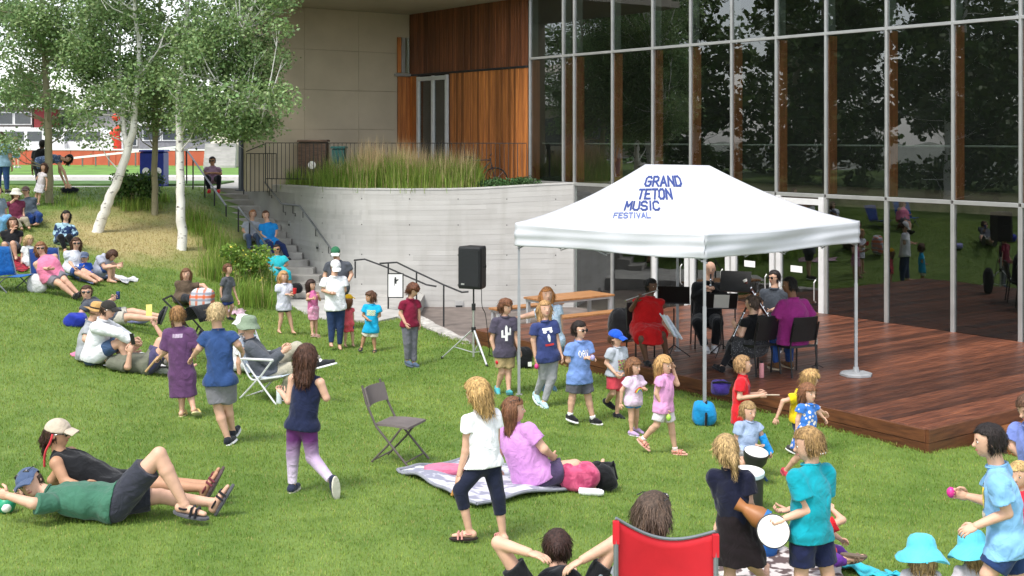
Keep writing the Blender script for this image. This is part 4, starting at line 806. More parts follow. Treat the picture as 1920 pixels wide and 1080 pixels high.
# ================================================================== PEOPLE: builder
class Field:
    def __init__(s, pts, pad, h):
        P = np.array(pts, float); s.h = h; s.o = P.min(0)-pad; n = np.ceil((P.max(0)+pad-s.o)/h).astype(int)+1
        s.n = n; s.V = np.full(n, .1, np.float32); s.ax = [(s.o[i]+np.arange(n[i])*h).astype(np.float32) for i in range(3)]
    def sub(s, lo, hi):
        a = np.maximum(0, np.floor((lo-s.o)/s.h).astype(int)); b = np.minimum(s.n, np.ceil((hi-s.o)/s.h).astype(int)+1)
        if (b <= a).any(): return None
        sl = tuple(slice(a[i], b[i]) for i in range(3)); return sl, s.ax[0][sl[0]][:, None, None], s.ax[1][sl[1]][None, :, None], s.ax[2][sl[2]][None, None, :]
    def put(s, sl, d, k):
        v = s.V[sl]; h = np.maximum(k-np.abs(v-d), 0)/k; s.V[sl] = np.minimum(v, d)-h*h*k*.25
    def cone(s, a, b, ra, rb, k=.02, cap=False, flat=None):
        a = np.array(a, float); b = np.array(b, float); m = max(ra, rb)+k+2*s.h; q = s.sub(np.minimum(a, b)-m, np.maximum(a, b)+m)
        if q is None: return
        sl, x, y, z = q; ba = b-a; L2 = float(ba @ ba)+1e-9; px, py, pz = x-a[0], y-a[1], z-a[2]
        t = (px*ba[0]+py*ba[1]+pz*ba[2])/L2; tc = np.clip(t, 0, 1.3 if cap else 1)
        qx, qy, qz = px-ba[0]*tc, py-ba[1]*tc, pz-ba[2]*tc
        if flat is not None:
            f, sc = flat; w = qx*f[0]+qy*f[1]+qz*f[2]; e = 1/sc-1; qx, qy, qz = qx+f[0]*w*e, qy+f[1]*w*e, qz+f[2]*w*e
        d = np.sqrt(qx*qx+qy*qy+qz*qz)-(ra+(rb-ra)*np.clip(tc, 0, 1.0))
        if cap: d = np.maximum(d, (t-1)*math.sqrt(L2))
        s.put(sl, d.astype(np.float32), k)
    def ell(s, c, A, r, k=.02, ret=False, clip=None):
        c = np.array(c, float); m = max(r)+k+2*s.h; q = s.sub(c-m, c+m)
        if q is None: return
        sl, x, y, z = q; px, py, pz = x-c[0], y-c[1], z-c[2]; k0 = 0; k1 = 0
        for ax, rr in zip(A, r):
            w = px*ax[0]+py*ax[1]+pz*ax[2]; k0 = k0+(w/rr)**2; k1 = k1+(w/(rr*rr))**2
        k0 = np.sqrt(k0); d = k0*(k0-1)/np.sqrt(k1+1e-9)
        if clip is not None: d = np.maximum(d, clip(x, y, z))
        s.put(sl, d.astype(np.float32), k)
    def cut(s, p, n):      # keep the half-space (x-p).n < 0
        x, y, z = s.ax[0][:, None, None], s.ax[1][None, :, None], s.ax[2][None, None, :]
        s.V = np.maximum(s.V, ((x-p[0])*n[0]+(y-p[1])*n[1]+(z-p[2])*n[2]).astype(np.float32))
    def clipfn(s, fn):
        x, y, z = s.ax[0][:, None, None], s.ax[1][None, :, None], s.ax[2][None, None, :]
        s.V = np.maximum(s.V, fn(x, y, z).astype(np.float32))
    def wob(s, amp, sc, seed):
        x, y, z = s.ax[0][:, None, None]*sc, s.ax[1][None, :, None]*sc, s.ax[2][None, None, :]*sc
        r_ = np.random.default_rng(int(abs(seed)*1000)+3); w = 0
        for q in range(5):
            d = r_.normal(size=3)*np.array([1, 1, .55]); d *= (1.2+.9*q)/np.linalg.norm(d); e = r_.normal(size=3)*.8; ph = r_.uniform(0, 6.3, 2)
            w = w+np.sin(x*d[0]+y*d[1]+z*d[2]+ph[0]+1.3*np.sin(x*e[0]+y*e[1]+z*e[2]+ph[1]))/(1+.5*q)
        s.V = s.V+(amp*.7*w).astype(np.float32)
    def mesh(s):
        V = s.V; S = V < 0; C = [S[i:S.shape[0]-1+i, j:S.shape[1]-1+j, k:S.shape[2]-1+k] for i in (0, 1) for j in (0, 1) for k in (0, 1)]
        cnt = sum(c.astype(np.int8) for c in C); act = (cnt > 0) & (cnt < 8); ci = np.argwhere(act); n = len(ci)
        if n == 0: return np.zeros((0, 3)), np.zeros((0, 4), int)
        ids = np.full(act.shape, -1, np.int64); ids[act] = np.arange(n)
        off = np.array([(i, j, k) for i in (0, 1) for j in (0, 1) for k in (0, 1)]); cv = np.stack([V[ci[:, 0]+o[0], ci[:, 1]+o[1], ci[:, 2]+o[2]] for o in off], 1)
        acc = np.zeros((n, 3)); w = np.zeros(n)
        for a in range(8):
            for b in range(a+1, 8):
                if np.abs(off[a]-off[b]).sum() != 1: continue
                va, vb = cv[:, a], cv[:, b]; m = (va < 0) != (vb < 0); t = np.where(m, va/np.where(m, va-vb, 1), 0)[:, None]
                acc += np.where(m[:, None], off[a]+(off[b]-off[a])*t, 0); w += m
        P = s.o+(ci+acc/w[:, None])*s.h; F = []
        for ax in range(3):
            o1, o2 = [(1, 2), (2, 0), (0, 1)][ax]; sa = [slice(None)]*3; sb = [slice(None)]*3; sa[ax] = slice(0, -1); sb[ax] = slice(1, None)
            A, B = S[tuple(sa)], S[tuple(sb)]; e = np.argwhere(A != B); e = e[(e[:, o1] > 0) & (e[:, o2] > 0) & (e[:, o1] < S.shape[o1]-1) & (e[:, o2] < S.shape[o2]-1)]
            if not len(e): continue
            d1 = np.zeros(3, int); d1[o1] = 1; d2 = np.zeros(3, int); d2[o2] = 1
            q = np.stack([ids[tuple((e-d1-d2).T)], ids[tuple((e-d2).T)], ids[tuple(e.T)], ids[tuple((e-d1).T)]], 1)
            flip = ~A[tuple(e.T)]; q[flip] = q[flip][:, ::-1]; F.append(q)
        return P, np.concatenate(F)

SKIN = {'light': (.62, .37, .26), 'fair': (.68, .42, .31), 'tan': (.46, .25, .15), 'brown': (.20, .095, .055), 'dark': (.13, .065, .043)}
def skin_mat(k):
    return mat('skin_'+k, SKIN[k], .55, .08, 12, .05, 120, spec=.35)
def hair_mat(c):
    c = srgb(c); n = 'hair_%02d_%02d_%02d' % tuple(int(v*99) for v in c)
    return mat(n, c, .5, .4, 40, .5, 60, stretch=(1.8, 1.8, .2), isl=.3, spec=.3, hue=False)
def cloth_mat(c, pat=None):
    c = srgb(c); n = 'cloth_%03d_%03d_%03d' % tuple(int(v*999) for v in c)+(pat[0] if pat else '')
    if n in MATS: return MATS[n]
    m = mat(n, c, .85, .10, 9, .35, 7.5, spec=.15, sheen=.15)
    for nd in m.node_tree.nodes:
        if nd.type == 'BUMP': nd.inputs['Distance'].default_value = .05; nd.inputs['Strength'].default_value = .42
        if nd.type == 'TEX_NOISE' and abs(nd.inputs['Scale'].default_value-7.5) < .01: nd.inputs['Distortion'].default_value = 1.6; nd.inputs['Detail'].default_value = 2.5
    if pat:
        t = m.node_tree; L = t.links; b = t.nodes['Principled BSDF']; old = b.inputs['Base Color'].links[0].from_socket
        tc = N(t, 'ShaderNodeTexCoord'); c2 = srgb(pat[1]); mx = N(t, 'ShaderNodeMix', data_type='RGBA'); L.new(old, mx.inputs[6]); mx.inputs[7].default_value = (*c2, 1)
        if pat[0] == 'stripe':
            w = N(t, 'ShaderNodeTexWave', bands_direction='Z'); w.inputs['Scale'].default_value = pat[2]; w.inputs['Distortion'].default_value = .6; L.new(tc.outputs['Object'], w.inputs[0]); f = w.outputs['Fac']
        elif pat[0] == 'grad':
            sx = N(t, 'ShaderNodeSeparateXYZ'); L.new(tc.outputs['Object'], sx.inputs[0]); f = sx.outputs[2]
        else:
            w = N(t, 'ShaderNodeTexVoronoi' if pat[0] == 'dots' else 'ShaderNodeTexNoise'); w.inputs['Scale'].default_value = pat[2]; L.new(tc.outputs['Object'], w.inputs['Vector']); f = w.outputs[0]
        mr = N(t, 'ShaderNodeMapRange'); lo, hi = pat[3]; mr.inputs[1].default_value = lo; mr.inputs[2].default_value = hi; L.new(f, mr.inputs[0]); L.new(mr.outputs[0], mx.inputs[0]); L.new(mx.outputs[2], b.inputs['Base Color'])
    return m
m_eyew = mat('eye_white', (.7, .68, .65), .3, .02); m_iris = mat('iris', (.03, .02, .015), .2, .1); m_lip = mat('lips', (.42, .14, .12), .45, .1)
m_shade = mat('sunglass_lens', (.008, .008, .01), .08, .1, spec=.8)
GAPS = []
nrm = lambda v: v/(np.linalg.norm(v)+1e-9)
def yawv(y): return np.array([math.sin(R(y)), -math.cos(R(y)), 0.])
def A3(x, y, Y): return np.array(at(x, y, Y))

def person(label, H=1.7, Y=None, G=None, yaw=0, N_=None, P=None, hd=None, look=None, LA=None, RA=None, LL=None, RL=None, Lvec=None, Fvec=None, skin='light', fat=1.0,
           top=None, bot=None, shoes=None, hair=('short', '5a4030'), hat=None, glasses=None, foot=None, curl=.5, hcurl=(None, None), base=None, group=None, hl=None, face=True, hipyaw=None, legskin=None, decal=None, socks=None, headU=None, dress=None, gz='lawn', chair=False):
    """joints are read off the photograph; a bone's depth follows from its length. Angles: 0 faces the camera, 90 image right, 180 away."""
    if Y is None: Y = onlawn(*G).y
    hh = .15+.044*H; tw = .90 if H < 1.55 else 1.0
    F0 = np.array(Fvec, float) if Fvec is not None else yawv(yaw)
    L0 = np.array(Lvec, float) if Lvec is not None else np.cross(np.array([0, 0, 1.]), F0)
    sw, hw = .100*H*min(1.1, .5+fat*.5)*(.95 if H < 1.55 else 1), .052*H*tw
    def solve(par, j, ln):
        sgn = j[2] if len(j) > 2 else 0; q0 = A3(j[0], j[1], par[1]); d2 = np.linalg.norm(q0-par); dy = sgn*math.sqrt(max(0, ln*ln-d2*d2)); return A3(j[0], j[1], par[1]+dy)
    def joints(Y):
        p = A3(P[0], P[1], Y+(P[2] if len(P) > 2 else 0)); n = A3(N_[0], N_[1], p[1]+(N_[2] if len(N_) > 2 else 0)); U = nrm(n-p)
        L = nrm(L0-U*(L0 @ U)); F = nrm(np.cross(L, U)); J = {}
        for k, sg, arm, leg in (('l', 1, LA, LL), ('r', -1, RA, RL)):
            sh = n-U*.048*H+L*sg*sw; hp = p+L*sg*hw
            if arm == 'down' or arm is None: e = sh-U*.165*H+L*sg*.025*H; w = e-U*.14*H+F*.03*H
            else: e = solve(sh, arm[0], .172*H); w = solve(e, arm[1], .15*H)
            if leg is None: kn = hp-U*.235*H; an = kn-U*.235*H
            else: kn = solve(hp, leg[0], .24*H); an = solve(kn, leg[1], .235*H)
            J[k] = (sh, e, w, hp, kn, an)
        return p, n, U, L, F, J
    def gap(Y):
        p, n, U, L, F, J = joints(Y); g = (lambda q: ground(q[0], q[1])) if gz == 'lawn' else (lambda q: gz)
        c = [J['l'][5]-np.array([0, 0, .043*H]), J['r'][5]-np.array([0, 0, .043*H])]+([] if chair else [p-np.array([0, 0, .075*H])])
        return min(float(q[2])-g(q) for q in c)
    if gz is not None:
        for _ in range(6):
            g0 = gap(Y); d = (gap(Y+.05)-g0)/.05
            if abs(d) < .02: break
            Y = Y-max(-1.5, min(1.5, g0/d))*.9
    det = max(.0075, min(.019, .00078*Y)); p, n, U, L, F, J = joints(Y)
    if gz is not None and base is not None: base = (p[0], p[1], ground(p[0], p[1]) if gz == 'lawn' else gz)
    hc = A3(hd[0], hd[1], n[1]+(hd[2] if len(hd) > 2 else 0)) if hd is not None else n+U*(.03*H+hh*.5)
    lk = look if look is not None else (yaw, 0)
    if isinstance(lk[0], (int, float)):
        hF = yawv(lk[0]); hF = nrm(hF*math.cos(R(lk[1]))+np.array([0, 0, math.sin(R(lk[1]))]))
    else: hF = nrm(np.array(lk, float))
    up0 = np.array(headU, float) if headU is not None else np.array([0, 0, 1.])
    hL_ = nrm(np.cross(up0, hF)); hU = np.cross(hF, hL_)
    def hp_(l, f, u): return hc+(hL_*l+hF*f+hU*u)*hh
    allp = [p, n, hc]+[q for k in J for q in J[k]]
    if base is None: b0 = min(allp, key=lambda q: q[2]); base = (p[0], p[1], ground(p[0], p[1]) if G is not None else b0[2]-.04*H)
    root = empty('person', base, label, 'person', group)
    SK = skin_mat(skin)
    # ---- body
    fd = Field(allp, .14*H+.05, det); T = .0 if top is None else .006; ch = 1.0 if H > 1.45 else .93
    def torso(fl, e, k=.03):
        fl.ell(n-U*.135*H, (L, F, U), (.098*H*fat*tw+e, .064*H*fat*tw+e, .118*H+e), k); fl.ell(p+(n-p)*.42, (L, F, U), (.082*H*fat*tw+e, .058*H*fat*tw+e, .12*H+e), k)
        fl.ell(p+U*.012*H, (L, F, U), (.092*H*fat*tw+e, .066*H*fat*tw+e, .075*H+e), k)
    torso(fd, -T)
    fd.cone(n-U*.03*H, hp_(0, -.1, -.22), .036*H*ch, .034*H*ch, .02)
    foots = {}
    for k, sg in (('l', 1), ('r', -1)):
        sh, e, w, hp, kn, an = J[k]
        fd.cone(n-U*.028*H+L*sg*.02*H, sh, .03*H, .032*H*ch, .02); fd.cone(sh, e, .032*H*ch, .025*H*ch, .015); fd.cone(e, w, .0255*H*ch, .0165*H, .012)
        fd.cone(hp, kn, .056*H*fat*ch, .034*H*ch, .02); mid = kn+(an-kn)*.3-F*.004*H; fd.cone(kn, mid, .033*H, .034*H*ch, .012); fd.cone(mid, an, .034*H*ch, .020*H, .012)
        sd_ = nrm(an-kn); f0 = foot[0 if k == 'l' else 1] if foot is not None and foot[0 if k == 'l' else 1] is not None else None
        fdv = nrm(np.array(f0, float)) if f0 is not None else nrm(F-sd_*(F @ sd_)*.85)
        fu = nrm(-sd_-fdv*(-sd_ @ fdv)); heel = an-fu*.018*H-fdv*.022*H; toe = heel+fdv*.118*H-fu*.006*H; foots[k] = (heel, toe, fdv, fu)
        fd.cone(an, heel, .021*H, .021*H, .01); fd.cone(heel, heel+fdv*.06*H, .020*H, .019*H, .01); fd.cone(heel+fdv*.05*H, toe, .02*H, .014*H, .01, flat=(fu, .75))
    # head
    fd.ell(hp_(0, -.06, .10), (hL_, hF, hU), (.365*hh, .435*hh, .40*hh), .02); fd.ell(hp_(0, .05, -.13), (hL_, hF, hU), (.295*hh, .33*hh, .36*hh), .02)
    if face:
        fd.cone(hp_(0, .22, -.36), hp_(0, .24, -.36), .11*hh, .10*hh, .02); fd.cone(hp_(0, .33, .03), hp_(0, .43, -.12), .035*hh, .058*hh, .01)
        for sg in (1, -1): fd.ell(hp_(.36*sg, -.04, -.04), (hL_, hF, hU), (.05*hh, .09*hh, .13*hh), .008)
    V, Q4 = fd.mesh()
    body = MB(); body.v = [tuple(q) for q in V]; body.f = [tuple(q) for q in Q4]; body.m = [0]*len(Q4)
    for i_, (k, sg) in enumerate((('l', 1), ('r', -1))):
        sh, e, w, hp, kn, an = J[k]; d = nrm(w-e); c = F-d*(F @ d)
        if np.linalg.norm(c) < .4: c = U-d*(U @ d)
        c = nrm(c); nn = np.cross(d, c); nn = nn if nn @ ((p+n)/2-w) > 0 else -nn; cu = hcurl[i_] if hcurl[i_] is not None else curl; hs = H*.108*(.9+.1*ch)
        pc = w+d*hs*.26; body.ell(pc, hs*.24, hs*.105, hs*.34, 8, 6, c, nn, d)
        for fi, (o_, ln) in enumerate(((.17, .40), (.06, .45), (-.06, .42), (-.17, .33))):
            q = w+d*hs*.48+c*o_*hs; ang = .12; pts = [q-d*hs*.1]; dd = d+c*o_*.25
            for sgm in (.45, .32, .26):
                pts.append(pts[-1]+nrm(dd*math.cos(ang)+nn*math.sin(ang))*hs*ln*(sgm+(.1 if sgm == .45 else 0))); ang += .25+cu*.9
            body.tube(pts, [hs*.055, hs*.052, hs*.046, hs*.032], 5)
        q = w+d*hs*.12+c*hs*.18; body.tube([q, q+nrm(c*.8+d*.8+nn*.3)*hs*.2, q+nrm(c*.55+d*1.1+nn*.5)*hs*.36, q+nrm(c*.3+d*1.1+nn*.7)*hs*.5], [hs*.07, hs*.065, hs*.055, hs*.035], 5)
    if face:
        for sg in (1, -1):
            body.cur = 1; body.ell(hp_(.15*sg, .325, .01), .058*hh, .03*hh, .032*hh, 8, 6, hL_, hF, hU)
            body.cur = 2; body.ell(hp_(.15*sg, .345, .01), .030*hh, .02*hh, .030*hh, 8, 6, hL_, hF, hU)
            body.cur = 4; body.ell(hp_(.155*sg, .345, .105), .075*hh, .022*hh, .014*hh, 8, 5, nrm(hL_-hU*sg*.1), hF, hU)
        body.cur = 3; body.ell(hp_(0, .365, -.265), .095*hh, .03*hh, .026*hh, 10, 6, hL_, hF, hU)
    hcol = hair_mat(hair[1])
    bo = body.build('body', [SK, m_eyew, m_iris, m_lip, hcol], root, smooth='all')
    def emit(fl, name, m, sm=True, **kw):
        v, f = fl.mesh()
        if len(f): return np_mesh(name, v, f, m, root, off=base, **kw)
    # ---- trousers
    def lerp(a, b, t): return a+(b-a)*t
    if bot:
        typ, col = bot[0], bot[1]; pat = bot[2] if len(bot) > 2 else None; ez = bot[3] if len(bot) > 3 else {'shorts': .014, 'pants': .012, 'leggings': .006, 'capri': .006, 'briefs': .01}[typ]
        fl = Field([p]+[q for k in J for q in J[k][3:]], .12*H+.03, det); e = max(.008, ez)
        fl.ell(p+U*.012*H, (L, F, U), (.092*H*fat*tw+e*.8, .067*H*fat*tw+e*.8, .074*H+.004), .02); fl.ell(p+(n-p)*.14, (L, F, U), (.080*H*fat*tw+.006, .056*H*fat*tw+.006, .065*H), .02)
        for k in J:
            sh, ee, w, hp, kn, an = J[k]; frac = {'shorts': .74, 'briefs': .42}.get(typ)
            if frac: fl.cone(hp, lerp(hp, kn, frac), .058*H*fat*ch+e, .046*H*ch+e*1.5, .02, cap=True)
            else:
                fl.cone(hp, kn, .057*H*fat*ch+e, .037*H*ch+e+.003, .02); fr = .45 if typ == 'capri' else .93
                fl.cone(kn, lerp(kn, an, fr), .038*H*ch+e+.003, (.031 if typ == 'capri' else .023)*H+e*(1.3 if typ == 'pants' else 1), .015, cap=True)
        if typ in ('shorts', 'pants'): fl.wob(.003, 26, H*7)
        emit(fl, {'shorts': 'shorts', 'pants': 'trousers', 'leggings': 'leggings', 'capri': 'leggings', 'briefs': 'shorts'}[typ], cloth_mat(col, pat))
    # ---- top
    shirt = None
    if top:
        typ, col = top[0], top[1]; pat = top[2] if len(top) > 2 else None; o_ = top[3] if len(top) > 3 else {}; hem = o_.get('hem', .055)*H; ez = o_.get('ease', .014 if typ != 'tank' else .011); slv = {'tee': .6, 'tank': 0, 'long': 2, 'cap': .35, 'half': .85}[typ]
        fl = Field([p-U*hem-U*.02, n]+[q for k in J for q in J[k][:3]], .12*H+.04, det); e = ez
        fl.ell(n-U*.135*H, (L, F, U), (.098*H*fat*tw+e, .066*H*fat*tw+e, .118*H+e*.5), .03); fl.ell(p+(n-p)*.42, (L, F, U), (.086*H*fat*tw+e*1.3, .064*H*fat*tw+e*1.3, .13*H), .03)
        hb = p-U*(hem); fl.cone(p+U*.1*H, hb-U*.02*H, .090*H*fat*tw+e*1.2, .096*H*fat*tw+e*1.6, .03, flat=(F, .78))
        for k, sg in (('l', 1), ('r', -1)):
            sh, ee, w, hp, kn, an = J[k]
            fl.cone(n-U*.032*H+L*sg*.02*H, sh if slv else lerp(n-U*.032*H, sh, .8), .031*H+e*.6, .031*H*ch+e*(.6 if slv else .2), .02)
            if slv >= 2: fl.cone(sh, ee, .034*H+e, .028*H+e, .015); fl.cone(ee, lerp(ee, w, .94), .028*H+e, .021*H+e, .012, cap=True)
            elif slv: fl.cone(sh, lerp(sh, ee, slv), .034*H*ch+e, .032*H*ch+e*1.5, .015, cap=True)
        if bot:
            eb = max(.008, bot[3] if len(bot) > 3 else .014)+.017; fl.ell(p+U*.012*H, (L, F, U), (.092*H*fat*tw+eb*.8, .067*H*fat*tw+eb*.8, .074*H+.01), .03)
            for k in J: fl.cone(J[k][3], lerp(J[k][3], J[k][4], .35), .058*H*fat*ch+eb, .05*H*ch+eb, .02)
        fl.cone(n-U*.02*H, n+U*.012*H, .045*H, .042*H, .012, cap=True)
        fl.wob(.0055 if Y < 16 else .0035, 20, H*5+len(label)); fl.cut(hb, -U)
        shirt = emit(fl, {'tee': 'shirt', 'tank': 'tank_top', 'long': 'long_sleeve_shirt', 'cap': 'shirt', 'half': 'shirt'}[typ], cloth_mat(col, pat))
        if typ != 'tank' and Y < 24:
            ce = n+U*.014*H+F*.004*H; MB().tube([ce+(L*math.cos(a)*.95+F*math.sin(a)*1.02)*.045*H-U*(.012*H*(1+math.sin(a))*.6) for a in np.linspace(0, 2*math.pi, 19)], .0055*H, 6, caps=False).build('collar', cloth_mat(tuple(v*.86 for v in srgb(col))), root, smooth=True)
    if dress:                      # skirt part: (colour, length fraction of leg, flare, pattern)
        col, ln, flr = dress[:3]; pat = dress[3] if len(dress) > 3 else None; fl = Field([p]+[q for k in J for q in J[k][3:5]], .2*H, det)
        kl, kr = J['l'][4], J['r'][4]; hl_, hr_ = J['l'][3], J['r'][3]; kc = (kl+kr)/2; hb = lerp(p, kc, ln)
        fl.ell(p+U*.03*H, (L, F, U), (.10*H*fat+.012, .075*H*fat+.012, .09*H), .03)
        if kc[2] < p[2]-.12*H: fl.cone(p+U*.07*H, hb, .085*H*fat+.01, flr*H, .03, cap=True, flat=(F, .8))
        else:
            for a, b in ((hl_, kl), (hr_, kr)): fl.cone(a, lerp(a, b, ln), .07*H*fat+.015, .06*H+.02, .06, cap=True)
            fl.cone(p, hb, .09*H, .08*H+.02, .08, cap=True); fl.cone(hb, hb-np.array([0, 0, .06*H]), .10*H, flr*H, .05, cap=True)
        fl.wob(.008, 20, 3); emit(fl, 'skirt', cloth_mat(col, pat))
    # ---- shoes
    if socks:
        for k in J:
            fl = Field([J[k][5], J[k][4]], .05*H, det); fl.cone(J[k][5], lerp(J[k][5], J[k][4], socks[1]), .024*H, .029*H, .01, cap=True); emit(fl, 'sock', cloth_mat(socks[0]))
    if shoes:
        for k in J:
            heel, toe, fdv, fu = foots[k]; fl = Field([heel, toe, J[k][5]], .05*H, det*.9)
            if shoes[0] != 'sandal':
                fl.cone(heel, heel+fdv*.06*H, .025*H, .026*H, .015); fl.cone(heel+fdv*.05*H, toe, .026*H, .020*H, .015, flat=(fu, .85)); fl.cone(heel, J[k][5]-fu*.0, .025*H, .026*H, .012, cap=True); fl.cut(heel-fu*.020*H, -fu)
                emit(fl, 'shoe', cloth_mat(shoes[1]))
            mb = MB(); rt = np.cross(fdv, fu); c = (heel+toe)/2-fu*.022*H
            mb.lathe(c, [(.93, -.5), (1, -.3), (1, .3), (.96, .5)], 14, fdv*.088*H, rt*.031*H, fu*.014*H); mb.build('sole', cloth_mat(shoes[2] if len(shoes) > 2 else 'dddddd'), root)
            if shoes[0] == 'sandal':
                st = MB()
                for tt in (.1, .3): q = lerp(heel, toe, tt+.45); st.tube([q-rt*.03*H-fu*.018*H, q-rt*.018*H+fu*.018*H, q+rt*.018*H+fu*.018*H, q+rt*.03*H-fu*.018*H], .006*H, 5)
                q = J[k][5]; st.tube([q+(fdv*math.cos(a)+rt*math.sin(a))*.026*H-fu*.012*H for a in np.linspace(0, 6.283, 10)], .005*H, 5, caps=False); st.build('strap', cloth_mat(shoes[1]), root)
    # ---- hair
    sty = hair[0]
    if sty != 'bald':
        vol = {'short': .055, 'buzz': .03, 'bob': .085, 'long': .07, 'pony': .045, 'bun': .045, 'curly': .11, 'mop': .11, 'thin': .02}[sty]
        hair_len = hair[2] if len(hair) > 2 else {'bob': .55, 'long': 1.0}.get(sty, 0)
        pts = [hp_(a, b, c) for a in (-.55, .55) for b in (-.75, .5) for c in (-.5-hair_len, .6)]
        fl = Field(pts, .02, det*.9)
        fl.ell(hp_(0, -.06, .10), (hL_, hF, hU), ((.365+vol)*hh, (.435+vol)*hh, (.40+vol)*hh), .02); fl.ell(hp_(0, -.2, -.14), (hL_, hF, hU), ((.30+vol*.8)*hh, (.26+vol)*hh, .3*hh), .03)
        low = {'short': -.22, 'buzz': -.2, 'mop': -.3, 'thin': -.15}.get(sty, -.4); fr = {'mop': .16, 'bob': .2}.get(sty, .24)
        if sty in ('bob', 'long'):
            for sg in (1, -1): fl.cone(hp_(.30*sg, -.06, .0), hp_(.33*sg, -.10, -.2-hair_len*.6), .16*hh, .10*hh, .05, flat=(hL_, .7)); fl.cone(hp_(.30*sg, -.2, -.1), hp_(.24*sg, -.26, -.2-hair_len), .2*hh, .13*hh, .06)
            fl.cone(hp_(0, -.28, -.1), hp_(0, -.33, -.25-hair_len), .26*hh, .2*hh, .06, flat=(hF, .7)); low = -.4-hair_len
        x0, y0, z0 = hc; c1 = hF; c2 = hU; c3 = hL_
        def keep(x, y, z):
            f = ((x-x0)*c1[0]+(y-y0)*c1[1]+(z-z0)*c1[2])/hh; u = ((x-x0)*c2[0]+(y-y0)*c2[1]+(z-z0)*c2[2])/hh; l = ((x-x0)*c3[0]+(y-y0)*c3[1]+(z-z0)*c3[2])/hh
            side = np.maximum(f-(.10 if sty in ('bob', 'long', 'mop') else .06), low-u)
            return np.minimum(fr-u+np.sin(l*9)*.03, side)*hh
        fl.clipfn(keep)
        if hat: fl.clipfn(lambda x, y, z: ((x-x0)*c2[0]+(y-y0)*c2[1]+(z-z0)*c2[2])-(.1 if hat[0] == 'cap' else -.12)*hh)
        if sty == 'pony': d0 = hp_(0, -.46, .05); fl.cone(hp_(0, -.4, .1), d0, .12*hh, .1*hh, .03); fl.cone(d0, d0-hU*.35*hh-hF*.12*hh, .13*hh, .15*hh, .03); fl.cone(d0-hU*.35*hh-hF*.12*hh, d0-hU*(hair[2] if len(hair) > 2 else .95)*hh-hF*.05*hh, .15*hh, .05*hh, .03)
        if sty == 'bun': fl.ell(hp_(0, -.52, .2), (hL_, hF, hU), (.2*hh, .18*hh, .18*hh), .03)
        fl.wob({'curly': .010, 'mop': .006}.get(sty, .002), {'curly': 60, 'mop': 50}.get(sty, 60), 1.7)
        hv, hf = fl.mesh()
        if len(hf):
            # loose strands break the outline
            cen = hv[hf].mean(1); nr = np.cross(hv[hf[:, 2]]-hv[hf[:, 0]], hv[hf[:, 3]]-hv[hf[:, 1]]); nr /= np.linalg.norm(nr, axis=1)[:, None]+1e-9
            m_ = rng.choice(len(cen), min(len(cen)*2, int(np.clip(11000/Y, 200, 1300))), replace=True); c, q = cen[m_], nr[m_]; up_ = c-hp_(0, -.15, .45); fl_d = up_-q*np.sum(up_*q, 1)[:, None]-np.array([0, 0, .03]); fl_d /= np.linalg.norm(fl_d, axis=1)[:, None]+1e-9
            ln = hh*rng.uniform(.15, .38, len(c))[:, None]*(1.3 if sty in ('long', 'bob', 'mop') else .9); wd = np.cross(fl_d, q)*(.0010+.00016*Y); jit = rng.normal(size=c.shape)*.17
            a0 = c-q*.004; a1 = c+fl_d*ln*.5+q*(.006+.004*rng.random(len(c)))[:, None]; a2 = c+nrm(1)*0+(fl_d+jit)*ln+q*.003
            okk = (rng.random(len(a2)) < (.35 if hat else 1)) & ((((a2-hc) @ hU < .0*hh) & ((c-hc) @ hU < (.0 if hat[0] == 'cap' else -.25)*hh)) if hat else True) & (((a2-hc) @ hF < .12*hh) | ((a2-hc) @ hU > .3*hh)); c = c[okk]; a0, a1, a2, wd = a0[okk], a1[okk], a2[okk], wd[okk]
            sv = np.stack([a0-wd, a0+wd, a1+wd, a1-wd, a2], 1).reshape(-1, 3); kk = np.arange(len(c))[:, None]*5+len(hv)
            quads = np.concatenate([hf, kk+np.array([[0, 1, 2, 3]]), kk+np.array([[3, 2, 4, 4]])[:, [0, 1, 2, 2]]]) if False else None
            allv = np.concatenate([hv, sv]); tri = np.concatenate([hf[:, [0, 1, 2]], hf[:, [0, 2, 3]], kk+np.array([[0, 1, 2]]), kk+np.array([[0, 2, 3]]), kk+np.array([[3, 2, 4]])])
            np_mesh('hair', allv, tri, hcol, root, off=base)
